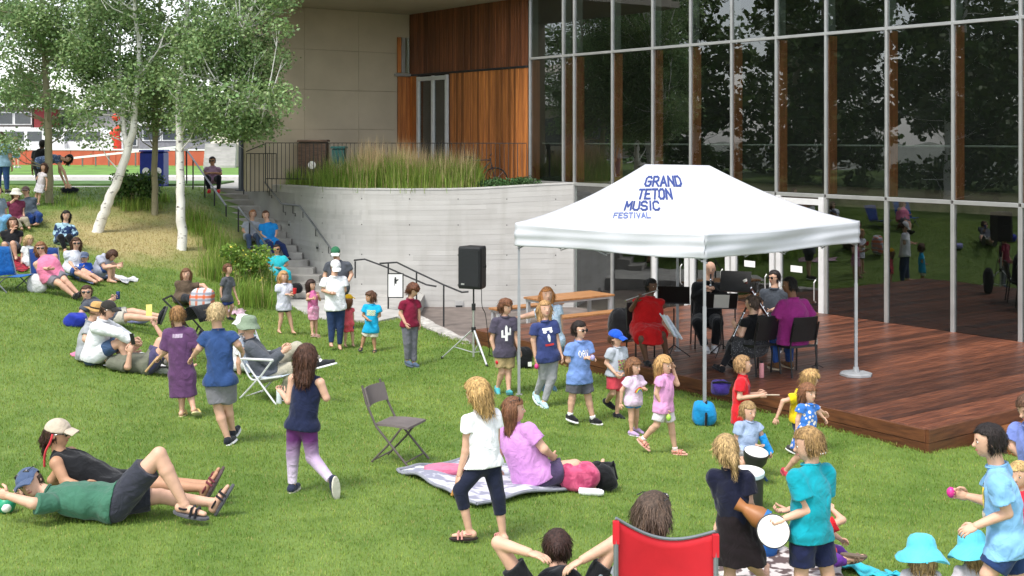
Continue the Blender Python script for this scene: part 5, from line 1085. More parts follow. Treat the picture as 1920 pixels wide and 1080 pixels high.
    # ---- hat
    if hat:
        ht, hc_ = hat[0], hat[1]; m_h = cloth_mat(hc_)
        if ht == 'cap':
            fl = Field([hp_(-.55, -.65, -.1), hp_(.55, 1.0, .7), hp_(.55, -.6, .7), hp_(-.55, .95, -.1)], .02, det*.9)
            fl.ell(hp_(0, -.05, .12), (hL_, hF, hU), (.44*hh, .51*hh, .45*hh), .01); z0_ = hp_(0, 0, .10); fl.cut(z0_, -nrm(hU+hF*.12)); emit(fl, 'hat', m_h)
            mb = MB(); mb.sheet(lambda u, v: hp_((u-.5)*.74*(1-.35*v*v), .36+.42*v*(1-(2*u-1)**2*.35), .20-.10*v-.10*(2*u-1)**2), 10, 5, .012); mb.build('visor', cloth_mat(hat[2]) if len(hat) > 2 and hat[2] else m_h, root, smooth=True)
        else:
            br = {'bucket': .72, 'sun': .95, 'straw': .85}[ht]; dr_ = {'bucket': -.26, 'sun': -.52, 'straw': -.03}[ht]
            mb = MB(); mb.lathe(hp_(0, -.04, .16), [(br*hh, dr_*hh), (br*hh*.99, (dr_+.03)*hh), (.6*hh, (-.02+dr_*.25)*hh), (.49*hh, .03*hh), (.47*hh, .12*hh), (.45*hh, .28*hh), (.36*hh, .41*hh), (.18*hh, .455*hh), (.001, .465*hh)], 26, hL_, hF, hU, wob=lambda q, i: (math.sin(q*3+1)*.05+math.sin(q*5)*.025)*hh if i < 2 else 0)
            if ht == 'sun':
                mb = MB(); mb.lathe(hp_(0, -.04, .10), [(.93*hh, -.40*hh), (.92*hh, -.37*hh), (.80*hh, -.24*hh), (.64*hh, -.08*hh), (.52*hh, .03*hh), (.50*hh, .16*hh), (.46*hh, .33*hh), (.36*hh, .46*hh), (.19*hh, .52*hh), (.001, .53*hh)], 28, hL_, hF, hU, wob=lambda q, i: (math.sin(q*3+1)*.07+math.sin(q*5)*.03)*hh if i < 3 else 0)
                MB().tube([hp_(0, -.56, .14), hp_(.02, -.78, -.08), hp_(.0, -.97, -.32)], .035*hh, 6, flat=.4).build('hat_strap', m_h, root, smooth=True)
            mb.build('hat', m_h, root, smooth='all')
            if len(hat) > 2: mb = MB(); mb.lathe(hp_(0, -.04, .16), [(.505*hh, .02*hh), (.495*hh, .12*hh)], 24, hL_, hF, hU); mb.build('hat_band', cloth_mat(hat[2]), root)
    if glasses:
        mb = MB(); u, f = (.02, .40) if glasses == 'on' else (.42, .22)
        for sg in (1, -1): mb.ell(hp_(.165*sg, f, u), .13*hh, .035*hh, .095*hh, 10, 6, hL_, hF, hU); mb.tube([hp_(.28*sg, f-.02, u+.03), hp_(.40*sg, f-.2, u+.04), hp_(.41*sg, f-.42, u+.0)], .014*hh, 5)
        mb.tube([hp_(-.06, f+.03, u+.03), hp_(.06, f+.03, u+.03)], .02*hh, 5); mb.build('sunglasses', m_shade, root, smooth=True)
    zz = gap(Y) if gz is not None else 0
    if False: zz = min((float((np.array(q)[2])-ground(q[0], q[1])), ) for q in ([foots['l'][0], foots['l'][1], foots['r'][0], foots['r'][1]]+[p-np.array([0,0,.07*H])]))[0]
    GAPS.append((round(zz, 2), round(H, 2), round(Y, 1), label[:50]))
    INFO = dict(root=root, J=J, p=p, n=n, U=U, F=F, L=L, hp=hp_, H=H, shirt=shirt, base=base, hh=hh, Y=Y, foots=foots)
    return INFO

def decal(I, name, fn, mats, size, back=False, up=-.11, res=26, side=0, ang=0):
    """flat print laid on the shirt: fn(u,v in -1..1) gives a material index or -1"""
    if I['shirt'] is None: return
    me = I['shirt'].data; off = Vector(I['base']); bv = BVHTree.FromPolygons([v.co+off for v in me.vertices], [tuple(f.vertices) for f in me.polygons])
    F = Vector(I['F']*(-1 if back else 1)); L = Vector(I['L']*(1 if back else -1)); U = Vector(I['U']); F = (F+L*side).normalized(); L = (U.cross(F)*-1).normalized()*1
    L = F.cross(U)*-1 if False else U.cross(F).normalized()
    c = Vector(I['n'])+U*up*I['H']; hx, hy = size; nx = res; ny = max(4, int(res*hy/hx)); hit = {}
    mb = MB()
    for j in range(ny+1):
        for i in range(nx+1):
            q = c+L*(i/nx*2-1)*hx+U*(j/ny*2-1)*hy; r = bv.ray_cast(q+F*.6, -F); hit[i, j] = r[0]+F*.005 if r[0] is not None else None
    for j in range(ny):
        for i in range(nx):
            k = fn((i+.5)/nx*2-1, (j+.5)/ny*2-1)
            cs = [hit[i, j], hit[i+1, j], hit[i+1, j+1], hit[i, j+1]]
            if k < 0 or any(q is None for q in cs): continue
            mb.cur = k; mb.add(cs, [(0, 1, 2, 3)])
    if mb.f: mb.build(name, mats, I['root'])
def disc(u, v, x, y, rx, ry): return ((u-x)/rx)**2+((v-y)/ry)**2 < 1
def rect(u, v, x0, x1, y0, y1): return x0 < u < x1 and y0 < v < y1
GLY = {'O': ['0110', '1001', '1001', '1001', '0110'], 'A': ['0110', '1001', '1111', '1001', '1001'], 'Y': ['1001', '1001', '0110', '0110', '0110'], 'M': ['1001', '1111', '1111', '1001', '1001'], 'T': ['1111', '0110', '0110', '0110', '0110']}
def gtext(word, rows=5):
    def fn(u, v):
        n = len(word); x = (u+1)/2*n; k = int(min(n-1, x)); gx = (x-k)*5; gy = (1-(v+1)/2)*5
        return 0 if gx < 4 and GLY[word[k]][int(min(4, gy))][int(gx)] == '1' else -1
    return fn
# ================================================================== CANOPY
m_tent = mat('white_canvas', (.70, .715, .755), .7, .02, 2, .12, 5, trans=.25, spec=.2); m_leg = mat('grey_leg', (.33, .34, .36), .45, .08, 6, metal=.3)
TF, TL, TR = Vector((2.44, 15.5, 0)), Vector((.05, 17.6, 0)), Vector((5.1, 18.0, 0)); TB = TL+TR-TF
ZV, ZE, ZR = 1.95, 2.27, 3.09; E1, E2 = Vector((2.86, 17.76, ZR)), Vector((2.01, 18.49, ZR))
tent = empty('pop_up_canopy', (2.6, 17.8, 0), 'white pop-up canopy with blue lettering over the musicians', 'canopy')
def eave(p): return Vector((p.x, p.y, ZE))
def roof_pt(a, b, ra, rb):
    def fn(u, v):
        q = eave(a).lerp(eave(b), u).lerp(ra.lerp(rb, u), v); q.z -= .11*4*v*(1-v)*(1-.25*v)+.035*math.sin(math.pi*u)*(1-v)**3; return q
    return fn
roofs = {'front': roof_pt(TL, TF, E2, E1), 'side': roof_pt(TF, TR, E1, E1), 'back': roof_pt(TR, TB, E1, E2), 'left': roof_pt(TB, TL, E2, E2)}
for k, fn in roofs.items(): MB().sheet(fn, 20, 14, .004).build('roof_panel', m_tent, tent, smooth='all')
cen = (TF+TB)/2
for a, b in ((TL, TF), (TF, TR), (TR, TB), (TB, TL)):
    out = (((a+b)/2-cen).xy.to_3d()).normalized(); w0 = random.uniform(0, 6)
    def val(u, v, a=a, b=b, out=out, w0=w0):
        q = eave(a).lerp(eave(b), u); sag = .035*math.sin(math.pi*u); q.z = (ZE-sag)*(1-v)+(ZV-.01*math.sin(9*u+w0))*v
        return q+out*(.004+.014*math.sin(math.pi*v)*math.sin(11*u+w0+v*2)+.012*v*math.sin(23*u+w0)+.016*math.sin(3.1*v+5*u)*math.sin(math.pi*u)+.010*math.sin(13*v+3*u+w0)*math.sin(math.pi*v)*(u*u+(1-u)**2))
    MB().sheet(val, 60, 14, .003).build('valance', m_tent, tent, smooth='all')
for nm, p, zb in (('front', TF, -.16), ('left', TL, -.2), ('right', TR, .03), ('back', TB, .0)):
    q = p+(cen-p).normalized()*.05; mb = MB().bar((q.x, q.y, zb), (q.x, q.y, 1.35), .042); mb.build('leg', m_leg, tent); MB().bar((q.x, q.y, 1.2), (q.x, q.y, ZE-.03), .034).build('leg_extension', m_leg, tent)
    MB().box((q.x, q.y, zb+.005), (.1, .1, .01)).build('foot_plate', m_leg, tent)
for a, b in ((TL, TF), (TF, TR), (TR, TB), (TB, TL)):
    n_ = 4; tb = MB()
    for i in range(n_):
        p, q = a.lerp(b, i/n_), a.lerp(b, (i+1)/n_); ins = (cen-(a+b)/2).normalized()*.05
        tb.bar((*(p+ins).xy, 2.16), (*(q+ins).xy, 1.90 if i % 2 else 2.16-.22), .022, .012); tb.bar((*(p+ins).xy, 1.92), (*(q+ins*1.25).xy, 2.18), .022, .012)
    tb.build('scissor_truss', m_leg, tent)
MB().bar((*E1.xy, ZR-.05), (*E2.xy, ZR-.05), .04).build('ridge_bar', m_leg, tent)
# lettering on the front slope
m_ink = mat('blue_ink', (.022, .045, .19), .6, .05); m_ink2 = mat('pale_blue_ink', (.09, .13, .33), .6, .05)
def solve_uv(px, py):
    best = None
    for i in range(61):
        for j in range(61):
            q = roofs['front'](i/60, j/60); x, y = CX+FPX*q.x/q.y, HY+FPX*(CZ-q.z)/q.y; d = (x-px)**2+(y-py)**2
            if best is None or d < best[0]: best = (d, i/60, j/60)
    for st in (.008, .004, .002, .001, .0005, .0002):
        for _ in range(6):
            _, u0, v0 = best
            for du in (-1, 0, 1):
                for dv in (-1, 0, 1):
                    q = roofs['front'](u0+du*st, v0+dv*st); x, y = CX+FPX*q.x/q.y, HY+FPX*(CZ-q.z)/q.y; d = (x-px)**2+(y-py)**2
                    if d < best[0]: best = (d, u0+du*st, v0+dv*st)
    return best[1:]
STROKES = {'G': ['1,.85 .75,1 .25,1 0,.8 0,.2 .25,0 .75,0 1,.2 1,.48 .55,.48'], 'R': ['0,0 0,1 .7,1 1,.85 1,.62 .7,.48 0,.48', '.5,.48 1,0'], 'A': ['0,0 .5,1 1,0', '.18,.34 .82,.34'], 'N': ['0,0 0,1 1,0 1,1'], 'D': ['0,0 0,1 .65,1 1,.75 1,.25 .65,0 0,0'], 'T': ['0,1 1,1', '.5,1 .5,0'], 'E': ['1,1 0,1 0,0 1,0', '0,.52 .8,.52'],
 'O': ['.25,0 0,.2 0,.8 .25,1 .75,1 1,.8 1,.2 .75,0 .25,0'], 'M': ['0,0 0,1 .5,.4 1,1 1,0'], 'U': ['0,1 0,.2 .25,0 .75,0 1,.2 1,1'], 'S': ['1,.85 .75,1 .25,1 0,.85 0,.62 .25,.52 .75,.48 1,.36 1,.15 .75,0 .25,0 0,.15'], 'I': ['.5,0 .5,1'], 'C': ['1,.82 .75,1 .25,1 0,.8 0,.2 .25,0 .75,0 1,.18'], 'F': ['0,0 0,1 1,1', '0,.52 .8,.52'], 'V': ['0,1 .5,0 1,1'], 'L': ['0,1 0,0 1,0']}
def lettering(txt, x0, x1, y0, y1, m, wt=.15):
    """condensed stroke lettering laid on the front slope"""
    (ua, va), (ub, vb), (uc, vc) = solve_uv(x0, y1), solve_uv(x1, y1), solve_uv(x0+(y1-y0)*.30, y0); wd = [.3 if c == 'I' else 1 for c in txt]; tot = sum(wd)+.42*(len(txt)-1); asp = (x1-x0)/tot/(y1-y0); k = 0; mb = MB()
    def P3(s, t):
        u = ua+(ub-ua)*s+(uc-ua)*t; w = va+(vb-va)*s+(vc-va)*t; q = roofs['front'](u, w); nn = (roofs['front'](u+.01, w)-q).cross(roofs['front'](u, w+.01)-q).normalized(); return q+(nn if nn.z > 0 else -nn)*.006
    pos = 0
    for c, w in zip(txt, wd):
        for st in STROKES[c]:
            pts = [tuple(float(a) for a in q.split(',')) for q in st.split()]
            for (ax, ay), (bx, by) in zip(pts[:-1], pts[1:]):
                d = Vector(((bx-ax)*w*asp, by-ay)); l = d.length; d /= l; n_ = Vector((-d.y, d.x))*wt/2*.9; ex = d*wt*.42
                A_, B_ = Vector((ax*w*asp, ay))-ex, Vector((bx*w*asp, by))+ex; cs = [A_+n_, A_-n_, B_-n_, B_+n_]
                mb.add([P3((pos+q.x/asp)/tot, q.y)+Vector((0, 0, .0004*(k % 7))) for q in cs], [(0, 1, 2, 3)]); k += 1
        pos += w+.42
    o = mb.build('lettering', m, tent); o['label'] = 'blue word '+txt+' printed on the canopy'; o['kind'] = 'stuff'
lettering('GRAND', 1209, 1279, 332, 349, m_ink, .25); lettering('TETON', 1195, 1260, 356, 373, m_ink, .25); lettering('MUSIC', 1171, 1237, 379, 394, m_ink, .26); lettering('FESTIVAL', 1150, 1220, 400, 409, m_ink2, .26)
# weights at the legs
bw = empty('base_weight', (TR.x-.04, TR.y-.0, 0), 'flat grey octagonal weight plate at the right canopy leg', 'weight')
q = TR+(cen-TR).normalized()*.05; MB().lathe((q.x, q.y, .004), [(.24, 0), (.24, .03), (.2, .045), (.05, .05), (.04, .12), (.03, .12)], 8).build('plate', mat('weight_grey', (.30, .31, .32), .6, .1, 8, .1, 40), bw)
def lump(name, label, cat, c, size, m, group=None, seed=0, rot=0, flat=.35, extra=None, base_z=None):
    """soft sack: a superellipsoid with dents"""
    c = Vector(c); r = empty(name, (c.x, c.y, c.z), label, cat, group); a, b, h = size; mb = MB(); n, mm = 18, 10; vs = []; fs = []; rs = random.Random(seed); k = [rs.uniform(0, 6) for _ in range(6)]
    for j in range(mm+1):
        ph = math.pi*j/mm; 
        for i in range(n):
            th = 2*math.pi*i/n; sx = math.copysign(abs(math.cos(th))**.7, math.cos(th)); sy = math.copysign(abs(math.sin(th))**.7, math.sin(th)); sr = math.sin(ph)**.55
            d = 1+.07*math.sin(3*th+k[0]+ph*2)+.06*math.sin(5*th+k[1])*math.sin(ph*3+k[2])+.05*math.sin(2*th+4*ph+k[3])
            x, y = sx*sr*a/2*d, sy*sr*b/2*d; z = h/2*(1-math.copysign(abs(math.cos(ph))**.7, math.cos(ph)))*1.0*(1+.05*math.sin(4*th+k[4]))
            x, y = x*math.cos(rot)-y*math.sin(rot), x*math.sin(rot)+y*math.cos(rot); vs.append((c.x+x, c.y+y, c.z+z))
    for j in range(mm):
        for i in range(n): fs.append((j*n+i, (j+1)*n+i, (j+1)*n+(i+1) % n, j*n+(i+1) % n))
    mb.add(vs, [tuple(reversed(f)) for f in fs]); mb.build('body', m, r, smooth='all'); return r
def strap(r, pts, w, m): MB().tube(pts, w, 6).build('strap', m, r, smooth=True)
m_blkc, m_bluec, m_purc = cloth_mat('16171a'), cloth_mat('1a86c0'), cloth_mat('3a2a78')
p = TF+(cen-TF).normalized()*.05; p.y -= .10; p.z = ground(p.x, p.y); b1 = lump('weight_bag', 'blue weight bag tied round the front canopy leg on the grass', 'bag', (p.x, p.y+.12, p.z-.01), (.30, .26, .30), m_bluec, seed=3); strap(b1, [(p.x, p.y, p.z+.02), (p.x, p.y-.03, p.z+.15), (p.x+.02, p.y+.1, p.z+.31)], .016, m_blkc)
q = atz(1352, 742, 0); b2 = lump('purple_bag', 'purple bag at the deck edge behind the canopy leg', 'bag', (q.x, q.y+.05, 0), (.26, .2, .20), m_purc, seed=5); strap(b2, [(q.x-.12, q.y-.02, .18), (q.x, q.y-.05, .2), (q.x+.14, q.y, .17)], .014, m_blkc)
p = onlawn(984, 690); b3 = lump('black_bag', 'black bag standing at the left canopy leg', 'bag', (p.x, p.y, p.z-.01), (.26, .2, .34), m_blkc, seed=7); MB().frame((p.x+.08, p.y-.10, p.z+.08), (1, 0, 0), (0, 1, 0), UP, (.06, .02, .07)).build('tag', m_paper, b3)

# ================================================================== SPEAKER
sp = onlawn(888, 678); spk = empty('speaker_stand', sp, 'silver tripod speaker stand on the lawn', 'stand'); m_alum = mat('brushed_aluminium', (.62, .63, .64), .3, .05, 5, metal=.7); m_blkp = mat('black_plastic', (.02, .021, .023), .45, .15, 10, .1, 90)
x, y, z = sp; zt = CZ-(540-HY)*y/FPX
MB().tube([(x, y, z+.08), (x, y, z+.95)], .021, 10).build('pole', m_alum, spk, smooth=True); MB().tube([(x, y, z+.9), (x, y, zt)], .015, 10).build('upper_pole', m_dark, spk, smooth=True)
MB().tube([(x, y, z+.86), (x, y, z+.97)], .035, 10).build('collar', m_blkp, spk); MB().tube([(x, y, z+.50), (x, y, z+.58)], .04, 10).build('hub', m_blkp, spk)
for (px, py, dy) in ((829, 673, .05), (913, 688, -.25), (893, 676, .55)):
    f = onlawn(px, py) if dy < .5 else Vector((x+.1, y+.6, ground(x+.1, y+.6))); MB().tube([(x, y, z+.55), f+Vector((0, 0, .02))], .017, 8, flat=.7).build('leg', mat('leg_silver', (.68, .69, .70), .4, .05, metal=.4), spk, smooth=True)
    mid = Vector((x, y, z+.55)).lerp(f, .6); MB().tube([(x, y, z+.15), mid], .009, 6).build('brace', m_alum, spk); MB().ell(f+Vector((0, 0, .02)), .025, .025, .025).build('rubber_foot', m_blkp, spk)
sb = empty('loudspeaker', (x, y, zt), 'black loudspeaker box on the tripod in front of the concrete wall', 'speaker'); rz = R(-25); fx, fy = Vector((math.cos(rz), math.sin(rz), 0)), Vector((-math.sin(rz), math.cos(rz), 0)); hgt_ = .70; cz = zt+hgt_/2
poly = [(-.20, -.17), (.20, -.17), (.215, -.12), (.15, .17), (-.15, .17), (-.215, -.12)]; vs = []; c0 = Vector((x, y, 0))
mb = MB(); nn = len(poly)
for zz, k in ((zt, .94), (zt+.03, 1), (zt+hgt_-.03, 1), (zt+hgt_, .94)):
    for (a, b) in poly: vs.append(c0+fx*a*k+fy*b*k+Vector((0, 0, zz)))
fs = [tuple(range(nn-1, -1, -1)), tuple(range(3*nn, 4*nn))]+[(r*nn+i, r*nn+(i+1) % nn, (r+1)*nn+(i+1) % nn, (r+1)*nn+i) for r in range(3) for i in range(nn)]
mb.add(vs, fs).build('cabinet', m_blkp, sb); MB().frame(c0+fy*-.178+Vector((0, 0, cz)), fx, fy, UP, (.37, .012, .60)).build('grille', mat('speaker_grille', (.012, .014, .017), .5, .2, 200, .5, 220), sb)
MB().frame(c0+fy*-.187+fx*-.11+Vector((0, 0, zt+.08)), fx, fy, UP, (.06, .006, .025)).build('badge', m_alum, sb); MB().frame(c0+fx*.19+fy*.02+Vector((0, 0, zt+.36)), fx, fy, UP, (.02, .12, .035)).build('handle', m_dark, sb)
cab = [(x+.13, y+.05, zt+.06), (x+.14, y+.05, zt-.3), (x+.2, y+.1, z+.75), (x+.26, y+.2, z+.2), (x+.30, y+.4, z+.02), (x+.9, y+.7, ground(x+.9, y+.7)+.02)]
MB().tube(catmull(cab, 6), .007, 6).build('speaker_cable', m_blkp, None, label='black cable hanging from the loudspeaker to the ground', cat='cable', base=(x+.2, y+.1, z))

# ================================================================== FURNITURE
def folding_chair(label, px, py, yaw, sc=1.0, mf=None):
    p = onlawn(px, py); r = empty('folding_chair', p, label, 'chair'); F = Vector(yawv_(yaw)); L = Vector((-F.y, F.x, 0)); mf = mf or mat('chair_brown', (.105, .088, .082), .5, .1, 6); T = lambda f, l, u: p+(F*f+L*l+UP*u)*sc
    ms = mat('seat_brown', (.14, .118, .112), .55, .1, 6, .1, 60)
    MB().sheet(lambda u, v: T(-.20+.42*u, (-.215+.43*v)*(1-.12*(1-u)), .435+.012*math.cos((u-.5)*3)-.02*math.sin(math.pi*v)*math.sin(math.pi*u)), 10, 8, .022).build('seat', ms, r, smooth=True)
    MB().sheet(lambda u, v: T(-.285-.06*v+.05*(2*u-1)**2, (u-.5)*.42, .62+.19*v), 10, 5, .018).build('backrest', ms, r, smooth=True)
    for s in (-1, 1):
        MB().tube([T(-.345, .20*s, .84), T(-.285, .215*s, .66), T(-.16, .225*s, .42), T(.25, .23*s, .0)], .0125*sc, 8).build('leg', mf, r, smooth=True)
        MB().tube([T(.14, .20*s, .43), T(-.02, .205*s, .23), T(-.25, .21*s, .0)], .0115*sc, 8).build('leg', mf, r, smooth=True)
    MB().tube([T(.19, -.23, .06), T(.19, .23, .06)], .008, 6).build('stretcher', mf, r); MB().tube([T(-.2, -.21, .05), T(-.2, .21, .05)], .008, 6).build('stretcher', mf, r)
    return r
def yawv_(y): return (math.sin(R(y)), -math.cos(R(y)), 0)
folding_chair('empty brown folding chair standing on the grass by the silver blanket', 748, 866, 68, .95)
# webbed aluminium lawn chair
def lawn_chair(label, p, yaw):
    r = empty('lawn_chair', p, label, 'chair'); F = Vector(yawv_(yaw)); L = Vector((-F.y, F.x, 0)); T = lambda f, l, u: p+F*f+L*l+UP*u; m_w = mat('chair_white', (.72, .73, .74), .35, .04, metal=.3)
    mweb = mat('blue_webbing', (.30, .42, .58), .8, .05, 30, col2=(.72, .75, .80))
    for s in (-1, 1):
        MB().tube(catmull([T(-.36, .27*s, .84), T(-.12, .27*s, .34), T(.05, .27*s, .31), T(.36, .27*s, .36)], 4), .013, 8).build('frame_tube', m_w, r, smooth=True)
        MB().tube([T(-.28, .29*s, 0), T(.08, .29*s, .36), T(.24, .29*s, .56)], .013, 8).build('leg', m_w, r, smooth=True); MB().tube([T(.30, .29*s, 0), T(-.02, .29*s, .36), T(-.14, .29*s, .5)], .013, 8).build('leg', m_w, r, smooth=True)
        MB().tube([T(-.22, .29*s, .56), T(.26, .29*s, .57)], .018, 8).build('armrest', m_w, r, smooth=True)
    MB().tube([T(-.36, -.27, .84), T(-.36, .27, .84)], .013, 8).build('top_bar', m_w, r); MB().tube([T(-.28, -.29, .02), T(-.28, .29, .02)], .012, 8).build('foot_bar', m_w, r)
    for i in range(5):
        l = -.2+.1*i; MB().sheet(lambda u, v: T(-.355+.22*u+.012*math.sin(i), l+(v-.5)*.07, .83-.46*u), 6, 1, .004).build('web_strap', mweb, r); MB().sheet(lambda u, v: T(-.10+.45*u, l+(v-.5)*.07, .335+.02*u-.02*math.sin(3*u)), 6, 1, .004).build('web_strap', mweb, r)
    for i in range(5): MB().sheet(lambda u, v: T(-.345+.20*(i+.3)/5+.035*v-.006, (u-.5)*.54, .81-.42*(i+.3)/5-.07*v), 6, 1, .004).build('web_strap', mweb, r)
    return r
lawn_chair('white-framed lawn chair with blue and white webbing under the man in the bucket hat', Vector((-3.22, 16.15, ground(-3.22, 16.15))), 70)
# red quad camp chair
p = Vector((.81, 7.0, ground(.81, 7.0))); r = empty('camp_chair', p, 'red and grey folding camp chair in the foreground, seen from behind', 'chair'); m_redf = mat('chair_red_fabric', 'c01a28', .7, .08, 4, .12, 8); m_gryf = mat('chair_grey_fabric', '6b7378', .7, .08, 4, .12, 8); m_post = mat('chair_post', (.20, .22, .24), .4, .1, metal=.4)
Yb = 6.62
def bk(u, v):      # back sling: u across, v up
    a = at(1156, 978, Yb); b = at(1344, 1003, Yb); q = a.lerp(b, u); q.z -= .095*math.sin(math.pi*u); lowz = .55; z_ = lowz+(q.z-lowz)*v; sag = .10*math.sin(math.pi*u)*(.6+.4*math.sin(math.pi*v)); return Vector((q.x, Yb+.05+sag*1.0, z_))
def panel(v0, v1, m, nm, curve=0): MB().sheet(lambda u, v: bk(u, v0+(v1-v0)*v+curve*(.5-abs(u-.5))*(1-v)), 16, 8, .006).build(nm, m, r, smooth='all')
panel(.52, 1.0, m_redf, 'back_panel', -.30); panel(0, .60, m_gryf, 'lower_panel'); MB().tube([bk(i/16, 1.0)+Vector((0, 0, .004)) for i in range(17)], .009, 6).build('binding', m_gryf, r)
for u in (0.0, 1.0):
    q = bk(u, 1.0); MB().tube([q-Vector((0, .012, .02)), Vector((q.x, Yb-.0, p.z))], .014, 8).build('post', m_post, r, smooth=True); MB().box(q-Vector((0, .012, .07)), (.034, .034, .12)).build('pocket', m_redf, r)
    MB().tube([Vector((q.x, Yb, p.z+.55)), Vector((q.x+(.05 if u else -.05), Yb+.5, p.z+.62))], .014, 8).build('armrest', m_gryf, r); MB().tube([Vector((q.x, Yb+.5, p.z+.6)), Vector((q.x, Yb+.52, p.z))], .014, 8).build('post', m_post, r)
MB().sheet(lambda u, v: Vector((bk(u, 0).x, Yb+.05+.45*v, p.z+.42-.05*math.sin(math.pi*u))), 10, 6, .006).build('seat', m_redf, r)
# blue camp chair at the left edge, and the pink woman's chair
def camp(label, p, yaw, m, low=.25, nm='camp_chair', w=.55):
    r = empty(nm, p, label, 'chair'); F = Vector(yawv_(yaw)); L = Vector((-F.y, F.x, 0)); T = lambda f, l, u: Vector(p)+F*f+L*l+UP*u
    MB().sheet(lambda u, v: T(-.22-.18*v, (u-.5)*w, low+.52*v+.02*math.sin(math.pi*u)), 8, 6, .008).build('backrest', m, r, smooth='all'); MB().sheet(lambda u, v: T(-.22+.48*v, (u-.5)*w, low+.04*v-.03*math.sin(math.pi*u)), 8, 6, .008).build('seat', m, r, smooth='all')
    for s in (-.5, .5):
        MB().tube([T(-.41, w*s, low+.54), T(-.22, w*s, low), T(.24, w*s, low+.04)], .012, 8).build('frame_tube', m_post, r); MB().tube([T(-.24, w*s, 0), T(.2, w*s, low+.03)], .012, 8).build('leg', m_post, r); MB().tube([T(.22, w*s, 0), T(-.2, w*s, low+.02)], .012, 8).build('leg', m_post, r)
camp('bright blue low camp chair at the left edge of the lawn', onlawn(22, 545), 60, cloth_mat('1560a8')); q = onlawn(92, 540); camp('navy camp chair under the woman in the pink top', q, 35, cloth_mat('23407c'), .2)
# picnic tables and benches on the lower paving
m_tt = mat('table_wood', (.40, .19, .075), .5, .2, 3, .1, 30, stretch=(1, 6, 1)); m_tf = mat('table_frame', (.55, .56, .57), .4, .05, metal=.3)
def table(nm, label, s, out, ln, wd, h, z=-.75, bench=False, group=None):
    c = Q(s, out, z); r = empty(nm, c, label, 'bench' if bench else 'table', group); A_, N_2 = NX, AX
    nb_ = 2 if bench else 5
    for i in range(nb_): MB().cbox(c+UP*(h-.02)+N_2*(-wd/2+wd*(i+.5)/nb_), A_, N_2, UP, (ln, wd/nb_-.006, .04), .004).build('slat', m_tt, r)
    MB().frame(c+UP*(h-.065), A_, N_2, UP, (ln-.06, wd-.06, .045)).build('apron', m_tf, r)
    for i in (-1, 1):
        for j in (-1, 1): MB().frame(c+A_*i*(ln/2-.08)+N_2*j*(wd/2-.07)+UP*(h/2-.045), A_, N_2, UP, (.07, .07, h-.09)).build('leg', m_tf, r)
table('picnic_table', 'orange-topped table with pale legs behind the walking children', 20.95, 2.4, 1.9, .85, .76); table('picnic_bench', 'orange-topped bench right of the table', 20.25, 2.3, 1.9, .34, .45, bench=True, group='benches at the table'); table('picnic_bench', 'orange-topped bench left of the table at the wall', 22.1, 2.7, 1.9, .34, .45, bench=True, group='benches at the table')
# musicians' chairs and stands
m_bl = mat('black_metal', (.018, .018, .019), .4, .1, 6, metal=.2)
def band_chair(label, x, y, yaw):
    p = Vector((x, y, 0)); r = empty('band_chair', p, label, 'chair', 'black chairs of the quintet'); F = Vector(yawv_(yaw)); L = Vector((-F.y, F.x, 0)); T = lambda f, l, u: p+F*f+L*l+UP*u
    MB().sheet(lambda u, v: T(-.22+.44*u, (v-.5)*.46, .45-.015*math.sin(math.pi*u)), 6, 6, .03).build('seat', m_bl, r, smooth=True); MB().sheet(lambda u, v: T(-.24-.08*v+.04*(2*u-1)**2, (u-.5)*.46*(1-.1*v*v), .52+.36*v), 8, 6, .02).build('backrest', m_bl, r, smooth=True)
    for s in (-1, 1): MB().tube([T(-.31, .22*s, .80), T(-.22, .225*s, .46), T(-.27, .235*s, 0)], .013, 8).build('leg', m_bl, r); MB().tube([T(.2, .22*s, .44), T(.23, .235*s, 0)], .013, 8).build('leg', m_bl, r)
def music_stand(label, x, y, h, yaw, tilt=25, page=False, w=.5):
    p = Vector((x, y, 0)); r = empty('music_stand', p, label, 'music stand', 'music stands of the quintet'); F = Vector(yawv_(yaw)); L = Vector((-F.y, F.x, 0))
    MB().tube([p+UP*.18, p+UP*(h-.1)], .012, 8).build('pole', m_bl, r)
    for a in (0, 2.1, 4.2): MB().tube([p+UP*.2, p+Vector((math.cos(a)*.26, math.sin(a)*.26, .012))], .009, 6).build('leg', m_bl, r)
    ax = UP*math.cos(R(tilt))-F*math.sin(R(tilt)); nn = L.cross(ax); c = p+UP*(h+.02); d = MB().frame(c+ax*.13, L, nn, ax, (w, .008, .34)).frame(c-ax*.04-nn*0+F*.03, L, nn, ax, (w, .06, .006)).build('desk', m_bl, r)
    if page:
        for s in (-1, 1):
            for sg in (-1, 1): pass
        MB().frame(c+ax*.12+nn*.007, L, nn, ax, (.24, .004, .30)).build('page', m_paper, d); MB().frame(c+ax*.12-nn*.007, L, nn, ax, (.24, .004, .30)).build('page', m_paper, d)
    return r
# ================================================================== PEOPLE
G_LAWN = 'children and adults walking on the lawn'; G_SIT = 'people sitting on the lawn'; G_BAND = 'musicians under the canopy'; G_STAIR = 'people sitting on the stairs'; G_UP = 'people on the upper path'
PP = {}
def pp(key, *a, **k): PP[key] = person(*a, **k)
